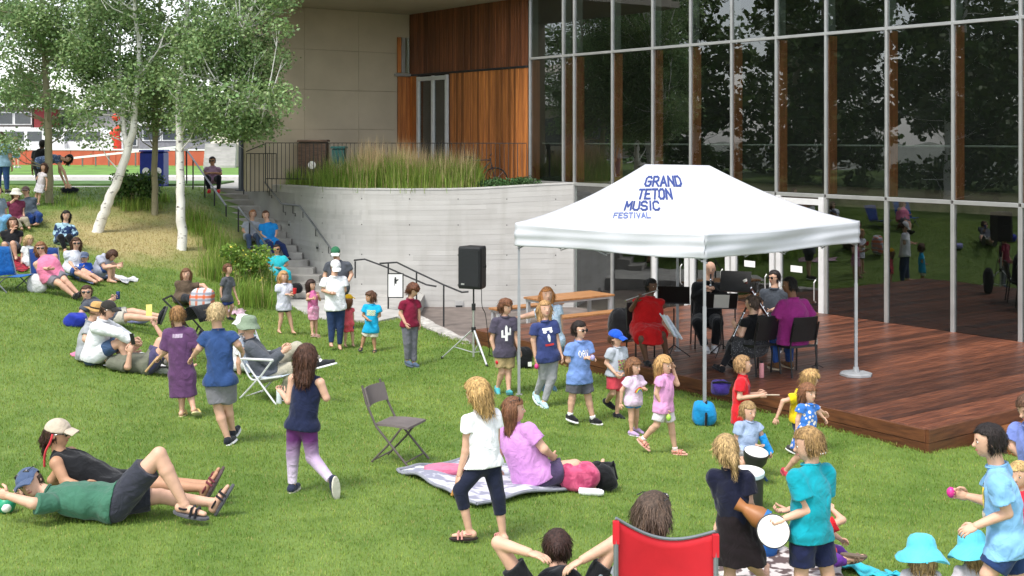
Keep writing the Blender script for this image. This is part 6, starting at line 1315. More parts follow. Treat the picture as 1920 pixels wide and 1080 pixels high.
# ---- the lawn, back to front
pp('purple', 'boy in an oversized purple t-shirt and yellow sandals walking away', H=1.33, G=(347, 782), yaw=178, N_=(336, 615), P=(341, 703), hd=(333, 591), look=(185, -12), LA=((310, 660, .3), (299, 670, .6)), RA=((366, 657, .3), (362, 668, 1)), LL=((341, 737, 0), (341, 771, 0)), RL=((356, 738, 0), (363, 766, -.3)), top=('half', '5c3d62', None, {'hem': .19, 'ease': .03}), bot=('shorts', '4a3352'), hair=('short', '8f6a42'), shoes=('sandal', 'd8c27a', 'd9cf9e'), hcurl=(.9, .5))
pp('navyboy', 'blond boy in a navy t-shirt and grey shorts walking away', H=1.5, G=(432, 832), yaw=170, N_=(409, 619), P=(414, 716), hd=(406, 587), look=(175, -10), LA=((374, 653, 0), (362, 668, .5)), RA=((446, 646, 0), (453, 658, .6)), LL=((410, 768, 0), (427, 822, 0)), RL=((427, 762, .4), (436, 808, .4)), top=('tee', '2c4674', None, {'hem': .02, 'ease': .018}), bot=('shorts', '77777c', None, .02), hair=('short', 'c9b083'), shoes=('shoe', '20242c', 'e8e8e8'))
pp('tank', 'girl in a navy tank top and ombre purple leggings jogging away', H=1.37, G=(547, 920), yaw=168, N_=(576, 700), P=(566, 800), hd=(575, 668), look=(165, -8), LA=((541, 752, -.2), (528, 736, .9)), RA=((612, 746, 0), (602, 740, .9)), LL=((549, 852, 0), (548, 910, 0)), RL=((586, 858, 0), (622, 902, -1)), foot=(None, (.05, .25, -1)), top=('tank', '1d2440', None, {'hem': .015, 'ease': .016}), bot=('leggings', 'e3d3ea', ('grad', '5c2c62', 0, (.10, .48))), hair=('bob', '4a2f22', .75), shoes=('shoe', '2a2f45', 'd8d2c4'), hcurl=(1, 1))
pp('white', 'blonde girl in a white t-shirt and navy capri leggings striding left', H=1.31, Y=9.75, yaw=-150, N_=(903, 770), P=(908, 873), hd=(893, 735), look=(-120, -18), LA=((873, 845, -.2), (861, 891, 0)), RA=((930, 835, .6), (915, 860, 1)), LL=((863, 919, -.2), (880, 996, 0)), RL=((934, 932, -.2), (943, 1003, 0)), foot=((-1, .1, -.05), (-.5, .9, -.05)), top=('cap', 'e9e9ec', None, {'hem': .0, 'ease': .016}), bot=('capri', '1b2033'), hair=('bob', 'bd9a62', .45), shoes=('sandal', 'c98e86', '2b211d'), hcurl=(.8, .5), base=(-.22, 9.75, .32))
pp('pink', 'woman in a pink t-shirt sitting on the silver blanket looking right', H=1.66, Y=11.45, yaw=140, N_=(961, 797), P=(1000, 892), hd=(965, 767), look=(92, 3), LA=((938, 838, .4), (935, 880, .3)), RA=((1020, 842, -.3), (1034, 854, .6)), LL=((1078, 872, 1), (1120, 888, .4)), RL=((1066, 884, .3), (1108, 906, .2)), fat=1.25, top=('tee', 'c48ac6', None, {'hem': .03, 'ease': .022}), bot=('shorts', '4a3d5c'), hair=('long', '7a5238', .75), glasses='up', base=(.2, 11.45, .26))
pp('boygrey', 'small boy in a grey t-shirt and blue shorts running in front of the shrub', H=1.08, G=(430, 600), yaw=60, N_=(427, 519), P=(425, 560), hd=(428, 504), look=(70, 0), RA=((414, 544, 0), (416, 560, 0)), LA=((440, 547, 0), (446, 563, 0)), LL=((436, 574, 0), (430, 593, .6)), RL=((424, 577, 0), (428, 594, .3)), top=('tee', '55585e'), bot=('shorts', '2b3a6e'), hair=('short', '7a5436'), shoes=('shoe', '22242a', '333333'))
pp('brown', 'long-haired woman in a brown t-shirt sitting behind the stroller', H=1.65, Y=24.3, yaw=25, N_=(350, 527), P=(343, 560), hd=(349, 514), look=(12, 0), RA=((341, 549, 0), (350, 562, -1)), LA=((381, 535, 0), (392, 545, -1)), LL=((372, 556, -1), (385, 575, -.4)), RL=((358, 560, -1), (368, 578, -.4)), top=('tee', '5a4c3e'), bot=('pants', '23252c'), hair=('long', '6b4a34', 1.0), group=G_SIT)
pp('cyan', 'boy in a bright cyan t-shirt and cream shorts looking left', H=1.16, G=(690, 663), yaw=-5, N_=(698, 571), P=(696, 617), hd=(694, 557), look=(-62, 0), LA=((712, 592, 0), (696, 599, -1)), RA=((681, 591, 0), (690, 599, -1)), LL=((701, 637, 0), (703, 655, 0)), RL=((682, 634, 0), (678, 651, 0)), top=('tee', '1ba6d6', None, {'hem': .06, 'ease': .025}), bot=('shorts', 'd9d4c4', None, .02), hair=('mop', '5a3d2c'), shoes=('sandal', '4a4a50', '3a3a3e'), skin='tan', group=G_LAWN)
pp('maroon', 'boy in a maroon polo and grey trousers looking down at the grass', H=1.44, G=(768, 690), yaw=35, N_=(769, 561), P=(768, 609), hd=(775, 544), look=(62, -30), RA=((751, 588, 0), (760, 606, -.5)), LA=((785, 585, 0), (786, 606, 0)), LL=((775, 643, 0), (776, 680, 0)), RL=((764, 643, 0), (764, 676, .3)), top=('tee', '7a1a36', None, {'hem': .02}), bot=('pants', '6e6e78', None, .014), hair=('mop', '5c3826'), shoes=('shoe', '4f6076', '5a6674'), group=G_LAWN)
pp('whitewoman', 'woman in a white t-shirt, jeans and white cap walking down the lawn', H=1.66, G=(628, 655), yaw=15, N_=(626, 519), P=(629, 575), hd=(629, 500), look=(20, -35), LA=((646, 545, 0), (628, 549, -1)), RA=((606, 544, 0), (620, 550, -1)), LL=((638, 613, 0), (637, 648, 0)), RL=((622, 613, 0), (621, 645, -.3)), top=('tee', 'e8e9ec', None, {'hem': .04, 'ease': .03}), bot=('leggings', '27395c', None, .008), hair=('pony', '5a3c28'), hat=('cap', 'dcdcdf'), group=G_LAWN)
pp('charcoal', 'bearded man in a charcoal t-shirt and green cap behind the white-shirted woman', H=1.8, Y=25.2, yaw=0, N_=(634, 489), P=(634, 540), hd=(629, 474), look=(5, -25), LA=((659, 515, 0), (653, 528, -1)), RA=((609, 518, 0), (612, 535, -1)), LL=((640, 575, 0), (640, 608, 0)), RL=((628, 575, 0), (628, 608, 0)), fat=1.2, top=('tee', '4c5058'), bot=('shorts', '3a3c42'), hair=('short', '3a2a20'), hat=('cap', '2f6a4a', 'd8dcd8'), shoes=('shoe', '333333'), group=G_LAWN, gz=None)
pp('pinkdress', 'dark-haired girl in a pink sleeveless dress with striped hem', H=1.15, G=(588, 635), yaw=45, N_=(586, 546), P=(587, 583), hd=(584, 534), look=(60, 0), LA=((600, 562, 0), (597, 555, -1)), RA=((576, 562, 0), (586, 560, -1)), LL=((592, 605, 0), (593, 627, 0)), RL=((585, 605, 0), (586, 626, -.2)), top=('tank', 'cf6fa0', None, {'hem': 0}), dress=('cf5f98', .75, .095, ('stripe', 'e9c4d8', 12, (.4, .6))), hair=('bob', '3a2620', .5), shoes=('sandal', 'c8a8a0', 'b89a90'), group=G_LAWN)
pp('greygirl', 'blonde girl in a pale grey t-shirt and black shorts holding a red cup', H=1.25, G=(537, 628), yaw=35, N_=(532, 532), P=(532, 575), hd=(532, 518), look=(45, -3), LA=((545, 552, 0), (550, 548, -1)), RA=((523, 552, 0), (541, 552, -1)), LL=((544, 598, 0), (549, 621, 0)), RL=((527, 598, 0), (523, 619, 0)), top=('tee', 'c7c9d6', None, {'hem': .06, 'ease': .026}), bot=('briefs', '1d1d24'), hair=('long', 'c79a66', .5), group=G_LAWN)
pp('coral', 'toddler in a coral dress and yellow hat beside the white-shirted woman', H=.98, G=(655, 652), yaw=30, N_=(652, 577), P=(653, 610), hd=(654, 562), look=(150, 0), LA=((662, 592, 0), (663, 604, 0)), RA=((644, 592, 0), (643, 603, 0)), LL=((661, 630, 0), (662, 646, 0)), RL=((648, 630, 0), (647, 646, 0)), top=('cap', 'e0606c', None, {'hem': 0}), dress=('dd5562', .6, .11), bot=('briefs', '3a4674'), hair=('bob', '6b4630', .4), hat=('cap', 'e4b320'), group=G_LAWN)
# ---- the file of children along the deck
pp('cactus', 'boy in a dark t-shirt with a white cactus print and khaki shorts', H=1.4, G=(944, 740), yaw=15, N_=(946, 594), P=(946, 660), hd=(949, 575), look=(48, -8), RA=((922, 638, 0), (929, 664, -.3)), LA=((966, 632, 0), (974, 655, -.3)), LL=((953, 700, 0), (954, 732, -.3)), RL=((941, 698, 0), (933, 726, .4)), top=('tee', '4b4656', None, {'hem': .05, 'ease': .022}), bot=('shorts', 'a8946c', None, .02), hair=('mop', '6b4a30'), shoes=('shoe', '4aa0a8', '2d6a70'), group=G_LAWN)
pp('bluewoman', 'strawberry-blonde woman in a light blue blouse reaching to the boy', H=1.64, Y=18.75, yaw=25, N_=(1027, 573), P=(1035, 640), hd=(1026, 553), look=(10, 5), RA=((990, 592, 0), (967, 597, 0)), LA=((1050, 608, 0), (1056, 648, 0)), LL=((1040, 685, 0), (1035, 722, .3)), RL=((1026, 685, 0), (1020, 720, .3)), top=('cap', '8fb2d0', ('dots', 'b8cbe0', 40, (.2, .5))), bot=('shorts', '5f7fa0'), hair=('long', 'b57a48', .7), shoes=('shoe', '2d4a5c', '34566a'), group=G_LAWN)
pp('deer', 'long-haired girl in a navy printed t-shirt and grey leggings', H=1.47, G=(1018, 766), yaw=22, N_=(1020, 602), P=(1027, 668), hd=(1022, 579), look=(20, 6), RA=((1000, 638, 0), (1004, 670, -.3)), LA=((1044, 636, 0), (1052, 664, -.5)), LL=((1035, 708, 0), (1020, 754, -.4)), RL=((1019, 706, .3), (1006, 738, .6)), top=('tee', '343f6e', None, {'hem': .05, 'ease': .02}), bot=('leggings', '9b9ca2'), hair=('long', 'b08a5c', 1.0), shoes=('shoe', 'a9c6cc', 'd5dadc'), group=G_LAWN)
pp('oay', 'boy in a blue lettered t-shirt with sunglasses and dark grey shorts', H=1.41, G=(1090, 797), yaw=35, N_=(1086, 640), P=(1086, 706), hd=(1087, 618), look=(48, -5), RA=((1065, 676, 0), (1098, 671, -1)), LA=((1108, 672, 0), (1110, 671, -1)), LL=((1103, 746, 0), (1112, 785, 0)), RL=((1073, 746, 0), (1069, 778, 0)), top=('tee', '6f8cc4', None, {'hem': .06, 'ease': .024}), bot=('shorts', '55565e', None, .024), hair=('short', '2a201c'), glasses='on', shoes=('shoe', '17181c', 'dddddd'), socks=('e8e8e8', .16), group=G_LAWN)
pp('bluecap', 'boy with a royal blue cap, grey printed t-shirt and red shorts', H=1.24, G=(1158, 783), yaw=42, N_=(1157, 651), P=(1155, 704), hd=(1155, 634), look=(55, -8), RA=((1137, 681, 0), (1153, 699, -1)), LA=((1172, 680, 0), (1166, 698, -1)), LL=((1161, 742, 0), (1157, 775, .2)), RL=((1149, 737, 0), (1138, 752, 1)), top=('tee', 'a9afb8', None, {'hem': .0, 'ease': .02}), bot=('shorts', 'd24a58', None, .02), hair=('short', '5a4030'), hat=('cap', '1e50b8'), shoes=('shoe', '24262c', '444444'), group=G_LAWN)
pp('rainbow', 'small girl in a pale t-shirt with a rainbow print and blue shorts', H=1.05, G=(1188, 820), yaw=45, N_=(1189, 704), P=(1187, 751), hd=(1189, 687), look=(50, -5), RA=((1166, 732, 0), (1164, 756, 0)), LA=((1208, 730, 0), (1208, 728, -1)), LL=((1193, 779, .2), (1193, 803, .3)), RL=((1184, 779, 0), (1184, 809, 0)), top=('tee', 'd9c3d8', None, {'hem': .05, 'ease': .02}), bot=('briefs', '4f86c4', None, .016), hair=('bob', '8a6040', .3), shoes=('shoe', 'b79cc4', 'e0d8e4'), group=G_LAWN)
pp('pinkgirl', 'girl in a pink t-shirt and white shorts striding with a hand at her cheek', H=1.2, G=(1245, 857), yaw=58, N_=(1246, 702), P=(1244, 764), hd=(1246, 684), look=(50, -5), RA=((1231, 738, 0), (1246, 768, -.4)), LA=((1270, 720, 0), (1262, 692, -1)), LL=((1259, 799, 0), (1266, 843, 0)), RL=((1231, 797, 0), (1206, 823, .4)), top=('cap', 'd596c2', None, {'hem': .04, 'ease': .022}), bot=('shorts', 'dcd2d8'), hair=('bob', 'b18a58', .65), shoes=('sandal', 'd98f80', 'd9a898'), socks=('e8d8d8', .12), group=G_LAWN)
# ---- right foreground
pp('red', 'boy in a red t-shirt playing with a stick beside the deck', H=1.2, Y=14.45, yaw=75, N_=(1392, 704), P=(1388, 770), hd=(1394, 683), look=(85, 5), RA=((1386, 746, -.4), (1424, 742, 0)), LA=((1402, 740, .4), (1420, 738, 0)), LL=((1396, 806, 0), (1394, 838, 0)), RL=((1384, 806, 0), (1382, 842, 0)), top=('tee', 'd3202a', None, {'hem': .12, 'ease': .02}), bot=('shorts', '2a3350'), hair=('short', 'a8845a'), shoes=('shoe', '333a44'), group=G_LAWN)
pp('drumboy', 'boy with a blue arm cast crouching over a small white drum', H=1.2, Y=13.0, yaw=25, N_=(1404, 790), P=(1396, 848), hd=(1404, 771), look=(30, -8), LA=((1426, 812, 0), (1440, 842, -.4)), RA=((1382, 824, 0), (1416, 834, -1)), LL=((1424, 862, -1), (1424, 888, .6)), RL=((1392, 868, -1), (1400, 890, .6)), top=('tee', '97a9c6', None, {'hem': .03, 'ease': .02}), bot=('shorts', '8a8d90', None, .02), hair=('short', 'a98a5e'), shoes=('shoe', '2c4a66'), group=G_LAWN)
pp('yellow', 'tousled child in a yellow t-shirt running behind the girl in blue', H=1.12, Y=15.0, yaw=75, N_=(1500, 733), P=(1496, 784), hd=(1521, 710), look=(100, -12), RA=((1468, 752, -.2), (1456, 784, -.2)), LA=((1524, 758, .5), (1542, 772, .3)), LL=((1520, 815, 0), (1525, 843, 0)), RL=((1500, 812, 0), (1484, 838, .2)), top=('tee', 'e0c416', None, {'hem': .04, 'ease': .022}), bot=('shorts', '3b4766'), hair=('mop', 'a88656'), shoes=('shoe', '444444'), hcurl=(.5, 1), group=G_LAWN)
pp('bluedress', 'small girl in a blue patterned sleeveless dress and red sandals running', H=1.1, G=(1500, 902), yaw=30, N_=(1517, 757), P=(1510, 810), hd=(1516, 737), look=(35, -3), RA=((1496, 787, 0), (1494, 806, 0)), LA=((1534, 772, 0), (1542, 781, 0)), LL=((1517, 850, 0), (1522, 888, 0)), RL=((1497, 856, .2), (1473, 882, .7)), top=('cap', '3a74c4', ('dots', 'd8d0c8', 22, (.42, .36)), {'hem': 0}), dress=('3a70c0', .75, .15, ('dots', 'd8d0c8', 22, (.42, .36))), hair=('bob', '7a5338', .35), shoes=('shoe', 'b83a4c', 'c8566a'), group=G_LAWN)
pp('navygirl', 'girl in a navy and black dress with a blonde ponytail, seen from behind', H=1.27, Y=8.3, yaw=150, N_=(1368, 880), P=(1380, 985), hd=(1360, 843), look=(-165, -15), LA=((1361, 948, -.2), (1343, 990, -.3)), RA=((1404, 940, 0), (1418, 968, .6)), LL=((1368, 1062, 0), (1372, 1122, 0)), RL=((1404, 1050, 0), (1432, 1082, .4)), foot=(None, None), top=('tee', '171a2e', None, {'hem': .0, 'ease': .016}), dress=('1c1518', .95, .16), hair=('pony', 'bb9d6c', .85), group=G_LAWN, base=(1.5, 8.3, .2))
pp('teal', 'boy in a teal t-shirt and navy shorts carrying a hand drum', H=1.41, Y=8.0, yaw=-150, N_=(1521, 873), P=(1520, 1000), hd=(1514, 832), look=(-100, -14), LA=((1514, 957, -.3), (1472, 972, 0)), RA=((1545, 950, .5), (1480, 956, .5)), LL=((1502, 1078, 0), (1504, 1160, 0)), RL=((1552, 1075, 0), (1556, 1155, 0)), top=('tee', '0e94a4', None, {'hem': .03, 'ease': .022}), bot=('shorts', '1b2140', None, .016), hair=('short', '94764c'), shoes=('shoe', '333333'), hcurl=(.9, .9), group=G_LAWN, base=(1.95, 8.0, .2))
pp('rightboy', 'dark-haired boy with glasses in a light blue t-shirt and navy shorts', H=1.5, Y=7.6, yaw=-115, N_=(1871, 874), P=(1888, 1014), hd=(1852, 826), look=(-100, -6), LA=((1888, 962, 0), (1830, 986, 0)), RA=((1850, 940, .5), (1816, 931, .2)), LL=((1852, 1078, 0), (1880, 1160, .3)), RL=((1908, 1090, 0), (1938, 1160, .3)), top=('tee', '7fb2dc', None, {'hem': .05, 'ease': .024}), bot=('shorts', '22365f', None, .018), hair=('short', '221a18'), shoes=('shoe', '444444'), hcurl=(.5, 1), group=G_LAWN, base=(3.07, 7.6, .2))
pp('redkid', 'child in a red t-shirt with purple patterned leggings sitting behind the drum', H=1.1, Y=9.2, yaw=90, N_=(1542, 968), P=(1536, 1030), hd=(1532, 944), look=(100, 0), RA=((1580, 975, 0), (1562, 957, .4)), LA=((1560, 1000, .6), (1575, 1010, .4)), LL=((1572, 1035, .4), (1590, 1046, .2)), RL=((1566, 1050, -.5), (1588, 1052, 0)), top=('tee', 'c8202a'), bot=('leggings', '5c2d86', ('dots', 'a888c4', 20, (.3, .25))), hair=('short', '6b4a30'), shoes=('sandal', '8a7460', '6a5a4c'), base=(2.35, 9.2, .12), group=G_SIT, gz=None)
pp('hat1', 'child in a turquoise sun hat sitting at the lower right, seen from behind', H=1.0, Y=8.9, yaw=170, N_=(1727, 1067), P=(1727, 1122), hd=(1728, 1034), look=(172, -14), LL=((1715, 1122, 1), (1708, 1130, 0)), RL=((1742, 1122, 1), (1748, 1130, 0)), top=('tee', 'c9c4cc'), bot=('shorts', '8a8a90'), hair=('bob', 'a88a60', .2), hat=('sun', '5cc4dc'), group=G_SIT, base=(2.97, 8.9, .15))
pp('hat2', 'child in a turquoise sun hat partly behind the boy in light blue', H=1.0, Y=9.1, yaw=-165, N_=(1822, 1058), P=(1818, 1112), hd=(1823, 1026), look=(-160, -14), LL=((1806, 1112, 1), (1800, 1122, 0)), RL=((1834, 1112, 1), (1840, 1122, 0)), top=('tee', 'c9c4cc'), bot=('shorts', '8a8a90'), hair=('bob', 'a88a60', .2), hat=('sun', '62c8de'), group=G_SIT, base=(3.4, 9.1, .14))
pp('edgechild', 'blond toddler in a red top at the right edge of the picture', H=.92, Y=8.7, yaw=-40, N_=(1914, 922), P=(1920, 985), hd=(1911, 890), look=(-45, -5), LL=((1925, 1040, 0), (1926, 1090, 0)), RL=((1912, 1040, 0), (1910, 1090, 0)), top=('tank', 'cf3040'), bot=('shorts', '8a4a50'), hair=('short', 'c4a46c'), base=(3.6, 8.7, .12), group=G_LAWN)
pp('edgeadult', 'adult in a periwinkle shirt bending at the right edge beside the deck', H=1.68, Y=10.6, yaw=-60, N_=(1936, 795), P=(1952, 880), hd=(1928, 765), look=(-70, -25), RA=((1900, 838, 0), (1922, 862, -.3)), LA=((1945, 850, -.3), (1930, 880, -.5)), LL=((1950, 960, 0), (1955, 1030, 0)), RL=((1940, 960, 0), (1945, 1030, 0)), top=('tee', '6f7fbe'), bot=('shorts', '6a6a72'), hair=('short', '5a4030'), shoes=('shoe', '333333'), base=(4.5, 10.6, -.1), group=G_LAWN)
pp('hands', 'dark-haired woman in black lying back with hands clasped behind her head', H=1.68, Y=7.3, yaw=176, N_=(1049, 1098), P=(1056, 1160, .45), hd=(1045, 1024, .22), look=(178, 8), LA=((934, 1018, 0), (992, 1036, -.75)), RA=((1154, 1016, 0), (1092, 1050, -.75)), LL=((1045, 1120, 1), (1040, 1100, 1)), RL=((1072, 1120, 1), (1078, 1100, 1)), top=('tee', '17181c', None, {'hem': .02}), bot=('shorts', '2a2c34'), hair=('bun', '3a241c'), skin='light', curl=.1, group=G_SIT, base=(.28, 7.3, .36), gz=None)
pp('redchair', 'grey-brown haired woman sitting in the red camp chair, seen from behind', H=1.66, Y=7.0, yaw=165, N_=(1228, 1020), P=(1232, 1165), hd=(1227, 962), look=(140, -3), LA=((1160, 1110, 0), (1150, 1150, .8)), RA=((1300, 1100, 0), (1330, 1120, .8)), LL=((1195, 1150, 1), (1190, 1260, 0)), RL=((1330, 1085, .9), (1345, 1200, 0)), top=('tee', '8a8f98'), bot=('shorts', 'b9b4b4', None, .02), hair=('bob', '5e4c40', .2), glasses='up', group=G_SIT, base=(.8, 6.75, .35), gz=None)
# ---- left foreground
pp('greenman', 'man in a green shirt and blue-grey cap lying on his back with one knee up', H=1.78, Y=9.95, Lvec=(0, 1, 0), N_=(90, 930), P=(222, 944), hd=(56, 906), look=(.78, -.5, .38), headU=(-.5, .1, .86), RA=((62, 944, -.3), (16, 930, .2)), LA=((120, 935, .5), (60, 925, .2)), RL=((298, 852, 0), (346, 946, 0)), LL=((300, 930, .3), (398, 942, 0)), foot=((.5, 0, .85), (.95, -.15, -.15)), top=('half', '3d6a56', None, {'hem': .0, 'ease': .02}), bot=('shorts', '33353f', None, .02), hair=('short', '4a3a30'), hat=('cap', '4a5a78'), glasses='up', shoes=('sandal', '1c1c22', '54545a'), group=G_SIT, base=(-3.2, 9.95, .42))
pp('tanwoman', 'woman in a black tank top and tan cap propped up beside the lying man', H=1.68, Y=10.5, Lvec=(0, 1, 0), N_=(104, 850), P=(208, 912), hd=(110, 812), look=(85, -3), RA=((122, 903, -.2), (155, 912, -.3)), LA=((98, 900, .5), (130, 912, .4)), RL=((300, 908, -.2), (380, 915, 0)), LL=((300, 905, .4), (386, 908, .3)), foot=((.45, 0, .9), (.5, 0, .87)), top=('tank', '17181b', None, {'hem': .04}), bot=('shorts', '6a5a80', ('dots', 'c8a0b0', 26, (.4, .3))), hair=('pony', '3a241c', 1.05), hat=('cap', 'b8aa98'), glasses='on', skin='tan', shoes=('sandal', '6a3038', '5a4a4c'), group=G_SIT, base=(-3.4, 10.5, .42))
pp('oldman', 'man in a sage bucket hat and charcoal hoodie sitting in the webbed lawn chair', H=1.74, Y=15.2, yaw=95, N_=(468, 637), P=(496, 700), hd=(467, 611), look=(80, -5), RA=((506, 680, -.3), (530, 660, .2)), LA=((500, 672, .5), (532, 656, .3)), LL=((556, 652, .2), (600, 678, -.2)), RL=((552, 690, -.2), (530, 740, .2)), foot=((.95, 0, .25), (.9, -.3, -.1)), top=('long', '52565e', None, {'hem': .02, 'ease': .025}), bot=('pants', 'a8a392', None, .018), hair=('short', '9a9690'), hat=('bucket', '7f8f7a'), shoes=('shoe', '2a2c30', 'e8e8e8'), socks=('e0e0e0', .2), group=G_SIT, base=(-3.1, 15.2, .15), chair=True)
pp('recliner', 'man in sunglasses and grey t-shirt reclining with a can in his hand', H=1.76, Y=19.8, Lvec=(.3, .95, 0), N_=(160, 564), P=(208, 596), hd=(162, 548), look=(15, 5), LA=((188, 574, -.4), (209, 562, -.2)), RA=((152, 588, -.2), (165, 600, 0)), LL=((248, 584, .3), (298, 592, 0)), RL=((246, 594, -.2), (296, 598, 0)), foot=((.4, -.2, .9), (.4, -.3, .9)), top=('tee', '4a4f58'), bot=('shorts', 'b3b0a4', None, .02), hair=('short', '4a3226'), glasses='on', shoes=('shoe', '1e2024', '555555'), group=G_SIT)
pp('straw', 'person in a straw hat and grey shirt seated behind the white long sleeve', H=1.72, Y=17.35, yaw=100, N_=(170, 603), P=(162, 660), hd=(183, 584), look=(110, -12), LA=((190, 630, .6), (215, 640, .3)), RA=((160, 636, -.3), (178, 655, .3)), LL=((225, 636, .8), (240, 662, 0)), RL=((215, 645, .3), (230, 668, 0)), top=('tee', '9fa3a8'), bot=('shorts', '3b4c70'), hair=('short', '8a7050'), hat=('straw', 'b8935c', '3a3028'), group=G_SIT)
pp('longsleeve', 'person in a white long-sleeved top and black cap hugging their knees', H=1.72, Y=16.75, yaw=85, N_=(192, 600), P=(175, 668), hd=(204, 580), look=(75, -12), RA=((222, 624, -.4), (247, 640, .3)), LA=((222, 620, .5), (250, 636, .2)), LL=((236, 634, .4), (250, 676, .2)), RL=((228, 640, -.2), (240, 682, 0)), top=('long', 'dcdee2', None, {'hem': .03, 'ease': .026}), bot=('shorts', '3b5070'), hair=('short', '3a2a20'), hat=('cap', '2e2c2a'), glasses='on', group=G_SIT)
pp('phone', 'bald man in a khaki shirt lying on his back looking at a phone', H=1.76, Y=16.1, Lvec=(0, 1, 0), N_=(205, 676), P=(282, 683), hd=(186, 660), look=(.75, -.25, .6), headU=(-.6, 0, .8), RA=((240, 688, -.3), (243, 663, 0)), LA=((236, 668, .4), (250, 655, .2)), LL=((300, 640, .2), (326, 688, 0)), RL=((308, 652, -.2), (330, 692, 0)), top=('half', '6a6c5e', None, {'hem': .02}), bot=('shorts', '4a4668', None, .02), hair=('thin', '8a6a58'), shoes=('shoe', '55504a'), hcurl=(.8, .9), group=G_SIT)
pp('card', 'person half hidden behind the purple-shirted boy holding up a yellow card', H=1.6, Y=17.0, yaw=150, N_=(338, 628), P=(335, 676), hd=(336, 606), look=(160, 0), LA=((310, 640, .1), (292, 612, .1)), RA=((352, 655, .2), (350, 672, .4)), LL=((300, 668, .6), (285, 684, 0)), RL=((350, 680, 1), (350, 690, .4)), top=('tee', 'cfcac4'), bot=('shorts', '3b4c70'), hair=('short', '5a4030'), hcurl=(.9, .5), group=G_SIT, gz=None)
# ---- the crowd on the bank at upper left
pp('bucket', 'woman in a white bucket hat and maroon top with her hand at her chin', H=1.62, Y=28.2, yaw=25, N_=(29, 376), P=(31, 414), hd=(30, 363), look=(30, 0), RA=((13, 388, 0), (27, 374, -1)), LA=((42, 395, 0), (46, 410, -.6)), LL=((48, 412, -1), (54, 426, 0)), RL=((32, 416, -1), (40, 428, 0)), top=('tee', '6a2c44'), bot=('pants', 'a8a08c'), hair=('bob', '5a4030', .2), hat=('bucket', 'd8d4c8'), group=G_SIT)
pp('capman', 'man in a dark cap and slate shirt leaning behind the maroon top', H=1.72, Y=29.3, yaw=-10, N_=(52, 371), P=(58, 402), hd=(48, 358), look=(10, 0), RA=((42, 388, 0), (44, 402, -.4)), LA=((62, 386, 0), (64, 402, 0)), LL=((74, 404, -.8), (70, 418, 0)), RL=((58, 408, -1), (56, 420, 0)), top=('tee', '4a5560'), bot=('pants', '23407c'), hair=('short', '3a2a20'), hat=('cap', '4a3a38'), group=G_SIT)
pp('chin', 'long-haired woman in black holding her hand to her mouth at the left edge', H=1.64, Y=25.5, yaw=20, N_=(22, 431), P=(22, 468), hd=(24, 417), look=(25, 0), RA=((12, 452, 0), (24, 432, -1)), LA=((38, 448, 0), (32, 466, -1)), LL=((24, 456, -1), (30, 482, 0)), RL=((8, 458, -1), (12, 486, 0)), top=('tee', '1f2024'), bot=('shorts', '5a5a62'), hair=('long', '5a3c28', .9), group=G_SIT)
pp('blondtot', 'fair-haired toddler in a white top sitting beside the red blanket', H=.95, Y=24.4, yaw=30, N_=(53, 461), P=(51, 488), hd=(55, 450), look=(60, -10), LL=((60, 488, -1), (64, 497, 0)), RL=((50, 492, -1), (54, 500, 0)), top=('tee', 'd6dada'), bot=('pants', 'ccd4d8'), hair=('bob', 'd0b080', .2), group=G_SIT)
pp('pinktank', 'woman in a pink top and sunglasses lounging in the blue camp chair', H=1.66, Y=22.7, yaw=35, N_=(82, 481), P=(98, 516), hd=(76, 465), look=(20, 0), RA=((70, 502, 0), (90, 504, -.6)), LA=((106, 498, 0), (88, 502, -.8)), LL=((122, 526, -.4), (146, 550, 0)), RL=((112, 532, -.5), (138, 554, 0)), fat=1.25, top=('tank', 'e07fa0', None, {'ease': .02}), bot=('shorts', '77747c'), hair=('long', '8a6040', .35), glasses='on', shoes=('shoe', '2a2a2e', '2a2a2e'), group=G_SIT, chair=True)
pp('hood', 'dark-haired woman in a navy and pale blue patterned sweater sitting on the bank', H=1.64, Y=28.4, yaw=10, N_=(123, 419), P=(118, 452), hd=(124, 404), look=(20, 0), RA=((104, 438, 0), (114, 446, -1)), LA=((142, 438, 0), (128, 446, -1)), LL=((130, 444, -1), (138, 466, 0)), RL=((114, 444, -1), (122, 468, 0)), top=('long', '22365c', ('noise', '9fc0d0', 9, (.5, .56))), bot=('leggings', '1b1c22'), hair=('long', '1c1614', .35), group=G_SIT)
pp('shades', 'woman with long hair and sunglasses in a white top with legs stretched out', H=1.66, Y=25.0, yaw=40, N_=(141, 470), P=(136, 502), hd=(143, 456), look=(25, 0), RA=((129, 488, 0), (138, 502, -.6)), LA=((152, 486, 0), (156, 498, -.6)), LL=((160, 510, -.6), (188, 524, 0)), RL=((150, 514, -.7), (178, 528, 0)), top=('tee', 'd4d8e2'), bot=('shorts', '34508a'), hair=('long', '5a3c2a', .9), glasses='on', group=G_SIT)
pp('bluetot', 'toddler in a blue t-shirt and cap sitting in front of the white top', H=.95, Y=24.2, yaw=20, N_=(160, 493), P=(161, 514), hd=(159, 482), look=(10, -5), LL=((174, 516, -1), (186, 526, 0)), RL=((164, 520, -1), (174, 530, 0)), top=('tee', '1e4aa8'), bot=('shorts', '2a4a98'), hair=('short', '8a6a48'), hat=('cap', '54607a'), group=G_SIT)
